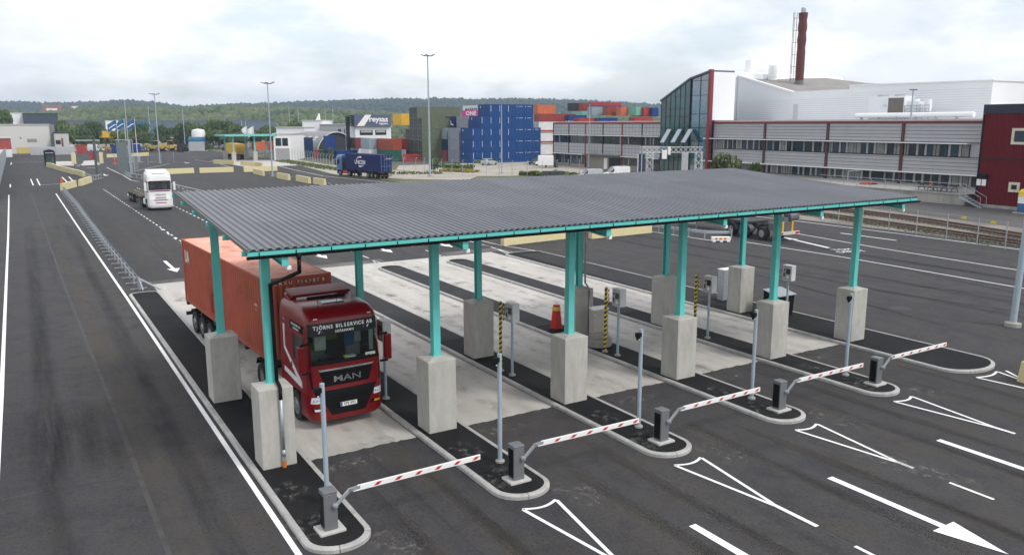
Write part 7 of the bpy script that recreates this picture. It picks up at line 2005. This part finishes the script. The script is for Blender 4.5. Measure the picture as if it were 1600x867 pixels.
for px, w_, lab, p, L, z in ((120, 0, 'salmon red container in the depot yard', C_SRED, 2.99, .02), (176, 0, 'bright blue container behind the left flag pole', C_SBLUE, 2.99, .02), (206, 0, 'bright blue container behind the right flag pole', C_SBLUE, 2.99, .02), (279, 0, 'dark grey container at the right of the machines', C_DARK, 2.99, .02)):
    P = gp(px, 240 if px < 200 else 238); container(lab, (P.x + 3, P.y + 1.2, z), R(90), 3.0, 2.7, p, 'containers in the depot', fine=False, detail=False)
P = pt(155, 215, 330); container('yellow site cabin on the bank behind the depot', (P.x + 6, P.y + 1.2, zat(155, 215.5, 330)), R(90), 6.06, 2.6, C_YELL, None, fine=False, detail=False)
P = gp(128, 238); car('white van with a coloured stripe in the depot', (P.x, P.y, .01), R(60), M_CWHT, 5.6, 2, 2.5, True, 'van', 'parked_van')
P = gp(104, 239); car('white van half behind the annex in the depot', (P.x, P.y, .01), R(80), M_CWHT, 5.4, 2, 2.4, True, 'van', 'parked_van')
P = gp(165, 237); car('white delivery van left of the blue container', (P.x, P.y, .01), R(70), M_CWHT, 5.6, 2, 2.6, True, 'van', 'parked_van')
P = gp(232, 236); car('blue and white lorry cab among the machines', (P.x, P.y, .01), R(80), M_CWHT, 5, 2.2, 2.6, True, 'van', 'parked_van')
P = pt(232, 225, 300); t = thing('blue_lift', 'turquoise boom lift with raised arm behind the depot', 'boom lift', (P.x, P.y, 0)); t.rotation_euler = (0, 0, R(-31))
M_TQ = mat('turquoise machine', (.008, .15, .26), .5)
m = MB(); m.box(-2.6, 1.6, -1, 1, .8, 2.4); m.build('chassis', M_TQ, t, bevel=.1); m = MB(); m.path([(1, 0, 3), (2.2, 0, 6.0), (-.2, 0, 12.0)], .22, 6); m.build('boom', M_TQ, t); m = MB(); m.box(-3.4, -.9, -.6, .6, 9.2, 10.4); m.build('basket', M_TQ, t, bevel=.2)
for x in (-2, 1):
    for y in (-1.1, 1.1):
        m = MB(); m.tube((x, y - .2, .7), (x, y + .2, .7), .7, 14); m.build('wheel', M_TYRE, t)
for (px0, px1, pt_, pb, lab) in ((242, 249, 207, 214, 'small white cabin behind the yellow loaders, left one'), (260, 273, 206, 213, 'small white cabin behind the yellow loaders, right one')):
    simple_building('white_cabin', lab, px0, px1, pb, pt_, 360, M_WHITE, 5)
t, w, h = simple_building('brown_building', 'long low rusty brown wall behind the blue tank', 268, 330, 222, 216, 345, mat('brown wall', (.16, .09, .06), .8), 6)
# far buildings
simple_building('blue_warehouse', 'very long slate blue warehouse in the far background', 92, 430, 205, 189, 470, mat('slate blue sheet', (.10, .13, .18), .6, var=.05), 40, mat('slate roof', (.12, .14, .18), .6))
t, w, h = simple_building('navy_building', 'dark navy office block far behind the white warehouse', 38, 92, 200, 178, 430, mat('navy facade', (.030, .045, .075), .5), 20, M_FRAME)
for i in range(4):
    m = MB(); m.box(w * (.06 + .14 * i), w * (.15 + .14 * i), -.05, -.004, h * .50, h * .62); m.build('window', mat('pale office window', (.3, .36, .36), .3), t)  # plain pale grey-green pane colour
simple_building('white_block', 'white block building far behind at the left', 8, 38, 200, 177, 440, M_WHITEW, 20)
t, w, h = simple_building('white_panel_building', 'white wall panel of the far warehouse behind the flags', 166, 186, 204, 189, 466, M_WHITE, 2)
for (x0, x1, yt, yb, lab, m_) in ((67, 98, 165, 179, 'brick red building with a white gable on the wooded hill', mat('hill brick', (.34, .13, .09), .8)), (109, 126, 166, 174, 'small brick building on the wooded hill', mat('hill brick', (.34, .13, .09), .8))):
    t, w, h = simple_building('hill_house', lab, x0, x1, yb, yt, 900, m_, 20, mat('pale roof', (.45, .43, .42), .7), z0=2)
    m = MB(); m.box(w * .2, w * .75, -.2, -.01, h - 8 if x0 < 80 else h - 2.5, h - 3 if x0 < 80 else h - .4); m.build('white_wall', M_WHITE, t)
for i, (px, pyb, pyt) in enumerate(((453, 200, 166), (467, 202, 170), (509, 205, 168), (521, 205, 168), (384, 205, 186), (378, 205, 188), (301, 206, 190), (234, 205, 165))):
    P = pt(px, 200, 420); mast((P.x, P.y), zat(px, pyt, 420), .22, .12, 'thin distant mast, %s of the far masts before the wooded hill' % ORD[i], 'none', 'far masts before the hill', foot=False)
# ================================================================== TREES, HEDGES, HILLS, AIR
def leaf_mat(name, a, b, c, scale=.5):
    if name in _mats: return _mats[name]
    m = bpy.data.materials.new(name); m.use_nodes = True; n, l = m.node_tree.nodes, m.node_tree.links
    p = n['Principled BSDF']; p.inputs['Roughness'].default_value = .65; p.inputs['Specular IOR Level'].default_value = .25
    tc = n.new('ShaderNodeTexCoord'); nz = n.new('ShaderNodeTexNoise'); nz.inputs['Scale'].default_value = scale; nz.inputs['Detail'].default_value = 6; nz.inputs['Roughness'].default_value = .7
    l.new(tc.outputs['Object'], nz.inputs['Vector'])
    cr = n.new('ShaderNodeValToRGB'); e = cr.color_ramp.elements
    e[0].position = .32; e[0].color = (*a, 1); e[1].position = .68; e[1].color = (*c, 1); k = e.new(.5); k.color = (*b, 1)
    l.new(nz.outputs['Fac'], cr.inputs[0]); l.new(cr.outputs[0], p.inputs['Base Color'])
    _mats[name] = m; return m
L_DARK = leaf_mat('dark leaves', (.036, .068, .020), (.075, .120, .034), (.13, .175, .055))
L_MID = leaf_mat('mid leaves', (.060, .105, .028), (.115, .165, .045), (.19, .23, .08))
L_PALE = leaf_mat('pale leaves', (.062, .085, .028), (.10, .13, .045), (.16, .18, .07))
L_YEL = leaf_mat('yellow flowers', (.16, .16, .04), (.30, .26, .04), (.42, .36, .05), 1.5)
L_FAR = leaf_mat('far forest', (.013, .030, .026), (.025, .048, .038), (.050, .074, .050), .03)  # haze blue partly put into the leaf colour
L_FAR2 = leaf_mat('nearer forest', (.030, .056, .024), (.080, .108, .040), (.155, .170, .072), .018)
M_BARK = mat('bark', (.09, .07, .05), .9, var=.3, scale=3)
def leaves(rx, ry, rz, zc, n, size, seed, lobes=7):
    rr = random.Random(seed); m = MB(); L = []
    for i in range(lobes):
        a = rr.uniform(0, 6.28); k = rr.uniform(.2, .62); L.append((math.cos(a) * rx * k, math.sin(a) * ry * k, zc + rr.uniform(-.5, .5) * rz, rr.uniform(.38, .62)))
    L.append((0, 0, zc + rz * .25, .7))
    for i in range(n):
        cx_, cy_, cz_, k = rr.choice(L); d = Vector((rr.gauss(0, 1), rr.gauss(0, 1), rr.gauss(0, 1))).normalized() * (rr.uniform(.55, 1.0) ** .5)
        p = Vector((cx_ + d.x * rx * k, cy_ + d.y * ry * k, cz_ + d.z * rz * k)); u = Vector((rr.gauss(0, 1), rr.gauss(0, 1), rr.gauss(0, 1))).normalized(); w = u.orthogonal().normalized()
        if p.z < .15: p.z = .15 + rr.random() * .2
        v = u.cross(w); s = size * rr.uniform(.6, 1.4); m.face([p + w * s, p + v * s * .7, p - w * s, p - v * s * .7])
    return m
_tp = {}
def tree(label, px, py_top, w_px, D, m_, name='tree', group=None, kind=0, base_z=0.0, bush=False):
    P = pt(px, 200, D); h = max(1.5, zat(px, py_top, D) - base_z); r = w_px * D / FPX / 2
    t = thing(name, label, 'bush' if bush else 'tree', (P.x, P.y, base_z), rnd.uniform(0, 6), group)
    key = (kind, bush)
    if key not in _tp:
        if bush: lm = leaves(1, 1, .5, .5, 900, .11, 50 + kind, 6)
        else: lm = leaves(1, 1, .40, .62, 1500, .085, 20 + kind, 9)
        tm = MB()
        rr = random.Random(kind)
        tm.tube((0, 0, -.02), (.02, 0, .45), .05, 7, r2=.03)
        for i in range(6):
            a = rr.uniform(0, 6.28); tm.tube((.01, 0, .18 + .05 * i), (math.cos(a) * .5, math.sin(a) * .5, .45 + .07 * i), .022, 5, r2=.008)
        _tp[key] = (lm.mesh('crown', [m_]), tm.mesh('trunk', [M_BARK]))
    for nm, me in (('crown', _tp[key][0]), ('trunk', _tp[key][1])):
        o = bpy.data.objects.new(nm, me); COL.objects.link(o); o.parent = t; o.scale = (r, r, h)
        if nm == 'crown': o.material_slots[0].link = 'OBJECT'; o.material_slots[0].material = m_
    return t
TREES = [(2, 172, 30, 330, L_DARK, 'big dark tree at the left edge behind the white warehouse'), (96, 190, 22, 330, L_DARK, 'dark tree right of the warehouse corner pillar'), (112, 195, 34, 325, L_MID, 'round green tree behind the pale annex'), (128, 198, 30, 322, L_DARK, 'dark bushy tree left of the yellow site cabin'), (147, 190, 26, 330, L_DARK, 'taller dark tree just above the yellow site cabin'), (163, 204, 34, 340, L_MID, 'low tree behind the yellow site cabin'),
    (190, 205, 30, 330, L_MID, 'low green tree below the left blue flag'), (206, 208, 30, 325, L_PALE, 'pale green tree behind the middle blue flag'), (219, 190, 22, 340, L_DARK, 'dark tree right of the right blue flag'), (228, 207, 30, 330, L_MID, 'green tree behind the turquoise lift'), (252, 196, 16, 345, L_DARK, 'narrow dark tree between the two white cabins'), (262, 210, 26, 350, L_PALE, 'pale tree in front of the right white cabin'),
    (289, 192, 30, 330, L_DARK, 'dark tree at the left end of the grove behind the blue tank'), (304, 194, 30, 325, L_MID, 'mid green tree in the grove behind the white tank'), (318, 200, 28, 320, L_DARK, 'low dark tree right of the white tank'), (331, 188, 36, 330, L_MID, 'broad green tree in the middle of the grove'), (348, 189, 38, 325, L_DARK, 'tallest dark tree in the grove behind the far canopy'), (364, 195, 34, 325, L_MID, 'green tree above the left end of the far canopy'), (380, 200, 26, 330, L_DARK, 'dark tree above the middle of the far canopy'),
    (417, 196, 28, 330, L_MID, 'green tree behind the floodlight mast head of the far canopy'), (428, 203, 24, 320, L_DARK, 'dark tree left of the white office'), (462, 190, 26, 340, L_MID, 'green tree above the low white hall'),
    (178, 207, 30, 345, L_MID, 'low green tree between the yellow site cabin and the flags'), (240, 203, 26, 350, L_MID, 'green tree behind the left white cabin'), (272, 200, 30, 352, L_DARK, 'dark tree behind the right white cabin'), (283, 208, 26, 335, L_PALE, 'pale low tree at the left end of the grove'), (340, 204, 34, 318, L_MID, 'bright green low tree in front of the grove'), (372, 207, 30, 318, L_PALE, 'pale green low tree just behind the far canopy roof'), (394, 203, 26, 335, L_MID, 'green tree behind the right part of the far canopy'), (136, 212, 30, 318, L_PALE, 'pale low bushy tree before the dark ones by the annex')]
for i, (px, py, w, D, m_, lab) in enumerate(TREES): tree(lab, px, py, w * 1.15, D, m_, 'tree', 'trees beyond the depot', i % 4)
BUSH = [(1133, 238, 42, 128, L_PALE, 'pale green leafy bush at the foot of the glass tower'), (1183, 254, 22, 118, L_DARK, 'dark bush before the ground floor windows of the right wing'), (515, 230, 10, 205, L_PALE, 'round bright green bush before the dark blue container'), (677, 244, 18, 165, L_DARK, 'dark bush behind the right red frame stack'), (318, 224, 22, 300, L_PALE, 'flat green bush right of the blue tank stand')]
for i, (px, py, w, D, m_, lab) in enumerate(BUSH): tree(lab, px, py, w * 1.1, D, m_, 'bush', None, i % 3, bush=True)
def hedge(label, P, h, w, m_, n=700, size=.22, name='hedge', kind=None):
    rr = random.Random(len(label)); m = MB(); Q = [Vector((p[0], p[1], 0)) for p in P]; tot = sum((b - a).length for a, b in zip(Q, Q[1:]))
    for a, b in zip(Q, Q[1:]):
        k = int(n * (b - a).length / tot); d = (b - a).normalized(); nv = Vector((-d.y, d.x, 0))
        for i in range(k):
            p = a + (b - a) * rr.random() + nv * rr.uniform(-w / 2, w / 2); p.z = h * rr.uniform(.1, 1.0) * (.75 + .35 * mnoise.noise(p * .5)); u = Vector((rr.gauss(0, 1), rr.gauss(0, 1), rr.gauss(0, 1))).normalized(); q = u.orthogonal().normalized(); v = u.cross(q); s = size * rr.uniform(.6, 1.4)
            m.face([p + q * s, p + v * s, p - q * s, p - v * s])
    o = m.build(name, m_)
    if kind: tag(o, kind=kind)
    else: tag(o, label, 'hedge')
    return o
hedge('clipped hedge at the foot of the blue containers', [gp(745, 256).xy, gp(785, 254).xy, gp(830, 252).xy], 1.2, 1.2, L_MID)
hedge('low hedge in front of the white box trailer', [pt(812, 262, 150).xy, pt(850, 262, 148).xy], 1.0, 1.2, L_MID)
hedge('low hedge along the left wing of the grey building', [pt(868, 262, 150).xy, pt(910, 264, 142).xy], 1.0, 1.2, L_MID)
hedge('grey green hedge strip between fence and parking lot', [gp(688, 262).xy, gp(738, 265).xy], 1.1, 1.4, L_MID)
hedge('', [gp(690, 268).xy, gp(715, 268.5).xy, gp(742, 270).xy], .7, 3.0, L_YEL, 1500, .16, 'yellow_flowers', 'stuff')
hedge('', [gp(440, 252).xy, gp(520, 265).xy, gp(600, 272).xy, gp(690, 272).xy], .5, 4.0, L_PALE, 2600, .16, 'rough_grass', 'stuff')
gb = [gp(*q).xy for q in ((1270, 337), (1330, 349), (1400, 360), (1480, 372), (1560, 386))]
hedge('', [(v.x + .6, v.y) for v in gb], .35, 1.6, L_PALE, 420, .07, 'weeds', 'stuff')
# ---- hills with forest
def ridge(name, prof, D, m_ground, m_leaf, crown, count, depth, seed, below=0):
    """a wooded ridge whose skyline stands D metres away and follows the given rows of the photograph"""
    rr = random.Random(seed); N = 140; xs = np.linspace(prof[0][0], prof[-1][0], N)
    ys = np.interp(xs, [p[0] for p in prof], [p[1] for p in prof])
    top = [pt(x, y, D) for x, y in zip(xs, ys)]
    rows = []
    for k, f in enumerate((0, .25, .5, .75, 1.0, 1.35)):
        row = []
        for i, T_ in enumerate(top):
            d = Vector((T_.x - _cp.x, T_.y - _cp.y, 0)).normalized(); off = (f - 1) * depth
            zz = (T_.z - crown * 1.2) * (math.sin(min(1, f) * math.pi / 2) ** .8 if f <= 1 else .6); zz += 3.0 * mnoise.noise(Vector((T_.x * .01, T_.y * .01, k * 2.3)))
            row.append((T_.x + d.x * off, T_.y + d.y * off, max(-1 if k == 0 else .5, zz)))
        rows.append(row)
    m = MB()
    for a, b in zip(rows, rows[1:]):
        for i in range(N - 1): m.face([a[i], a[i + 1], b[i + 1], b[i]])
    o = m.build(name, m_ground); o.data.polygons.foreach_set('use_smooth', [True] * len(o.data.polygons)); tag(o, kind='structure')
    # crowns
    bm = bmesh.new(); bmesh.ops.create_icosphere(bm, subdivisions=1, radius=1); base = np.array([v.co[:] for v in bm.verts]); faces = np.array([[v.index for v in f.verts] for f in bm.faces]); bm.free()
    nv = len(base); V = np.zeros((count * nv, 3)); F = np.zeros((count * len(faces), 3), dtype=int); rs = np.random.RandomState(seed)
    for c in range(count):
        u, f = rr.random() * (N - 1), rr.random() ** .7 * 1.08; i = int(u); fu = u - i
        kk = min(f, .999) * 4 if f < 1 else 4; k = int(kk); fk = kk - k; k = min(k, 4)
        P = [np.array(rows[min(5, k + a)][min(N - 1, i + b)]) for a in (0, 1) for b in (0, 1)]
        p = (P[0] * (1 - fu) + P[1] * fu) * (1 - fk) + (P[2] * (1 - fu) + P[3] * fu) * fk
        s = crown * (.4 + .9 * rr.random() ** 1.6); sc = np.array([s, s, s * rr.uniform(.8, 1.5)])
        V[c * nv:(c + 1) * nv] = base * (1 + rs.uniform(-.28, .28, (nv, 1))) * sc + p + np.array([0, 0, s * .5]); F[c * len(faces):(c + 1) * len(faces)] = faces + c * nv
    me = bpy.data.meshes.new(name + '_forest'); me.vertices.add(len(V)); me.vertices.foreach_set('co', V.ravel()); me.loops.add(F.size); me.loops.foreach_set('vertex_index', F.ravel()); me.polygons.add(len(F)); me.polygons.foreach_set('loop_start', np.arange(0, F.size, 3)); me.polygons.foreach_set('loop_total', np.full(len(F), 3)); me.update(calc_edges=True)
    me.materials.append(m_leaf); fo = bpy.data.objects.new('distant_forest', me); COL.objects.link(fo); tag(fo, kind='stuff')
M_HILL = mat('wooded hill ground', (.075, .085, .045), .9, var=.4, scale=.01)
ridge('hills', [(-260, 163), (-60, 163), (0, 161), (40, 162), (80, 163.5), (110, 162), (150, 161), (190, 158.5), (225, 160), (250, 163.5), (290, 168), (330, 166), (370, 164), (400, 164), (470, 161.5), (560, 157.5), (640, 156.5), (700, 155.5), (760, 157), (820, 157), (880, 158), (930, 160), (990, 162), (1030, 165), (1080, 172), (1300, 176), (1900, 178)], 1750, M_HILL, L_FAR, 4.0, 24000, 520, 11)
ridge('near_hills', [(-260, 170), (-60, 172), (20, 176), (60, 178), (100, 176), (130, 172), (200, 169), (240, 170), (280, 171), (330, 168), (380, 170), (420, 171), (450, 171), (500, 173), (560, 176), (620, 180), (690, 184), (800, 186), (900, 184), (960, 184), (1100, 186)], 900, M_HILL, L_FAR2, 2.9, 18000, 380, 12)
# ---- air between us and the hills
hm = MB(); hm.box(-2500, 2500, -120, 3200, -1.0, 110)
hz_o = hm.build('haze', []); hz_m = bpy.data.materials.new('haze'); hz_m.use_nodes = True
n, l = hz_m.node_tree.nodes, hz_m.node_tree.links; n.clear()
ho = n.new('ShaderNodeOutputMaterial'); pv = n.new('ShaderNodeVolumePrincipled'); pv.inputs['Color'].default_value = (.62, .76, .93, 1); pv.inputs['Density'].default_value = HAZE; pv.inputs['Anisotropy'].default_value = .2
l.new(pv.outputs[0], ho.inputs['Volume']); hz_o.data.materials.append(hz_m); tag(hz_o, kind='stuff')
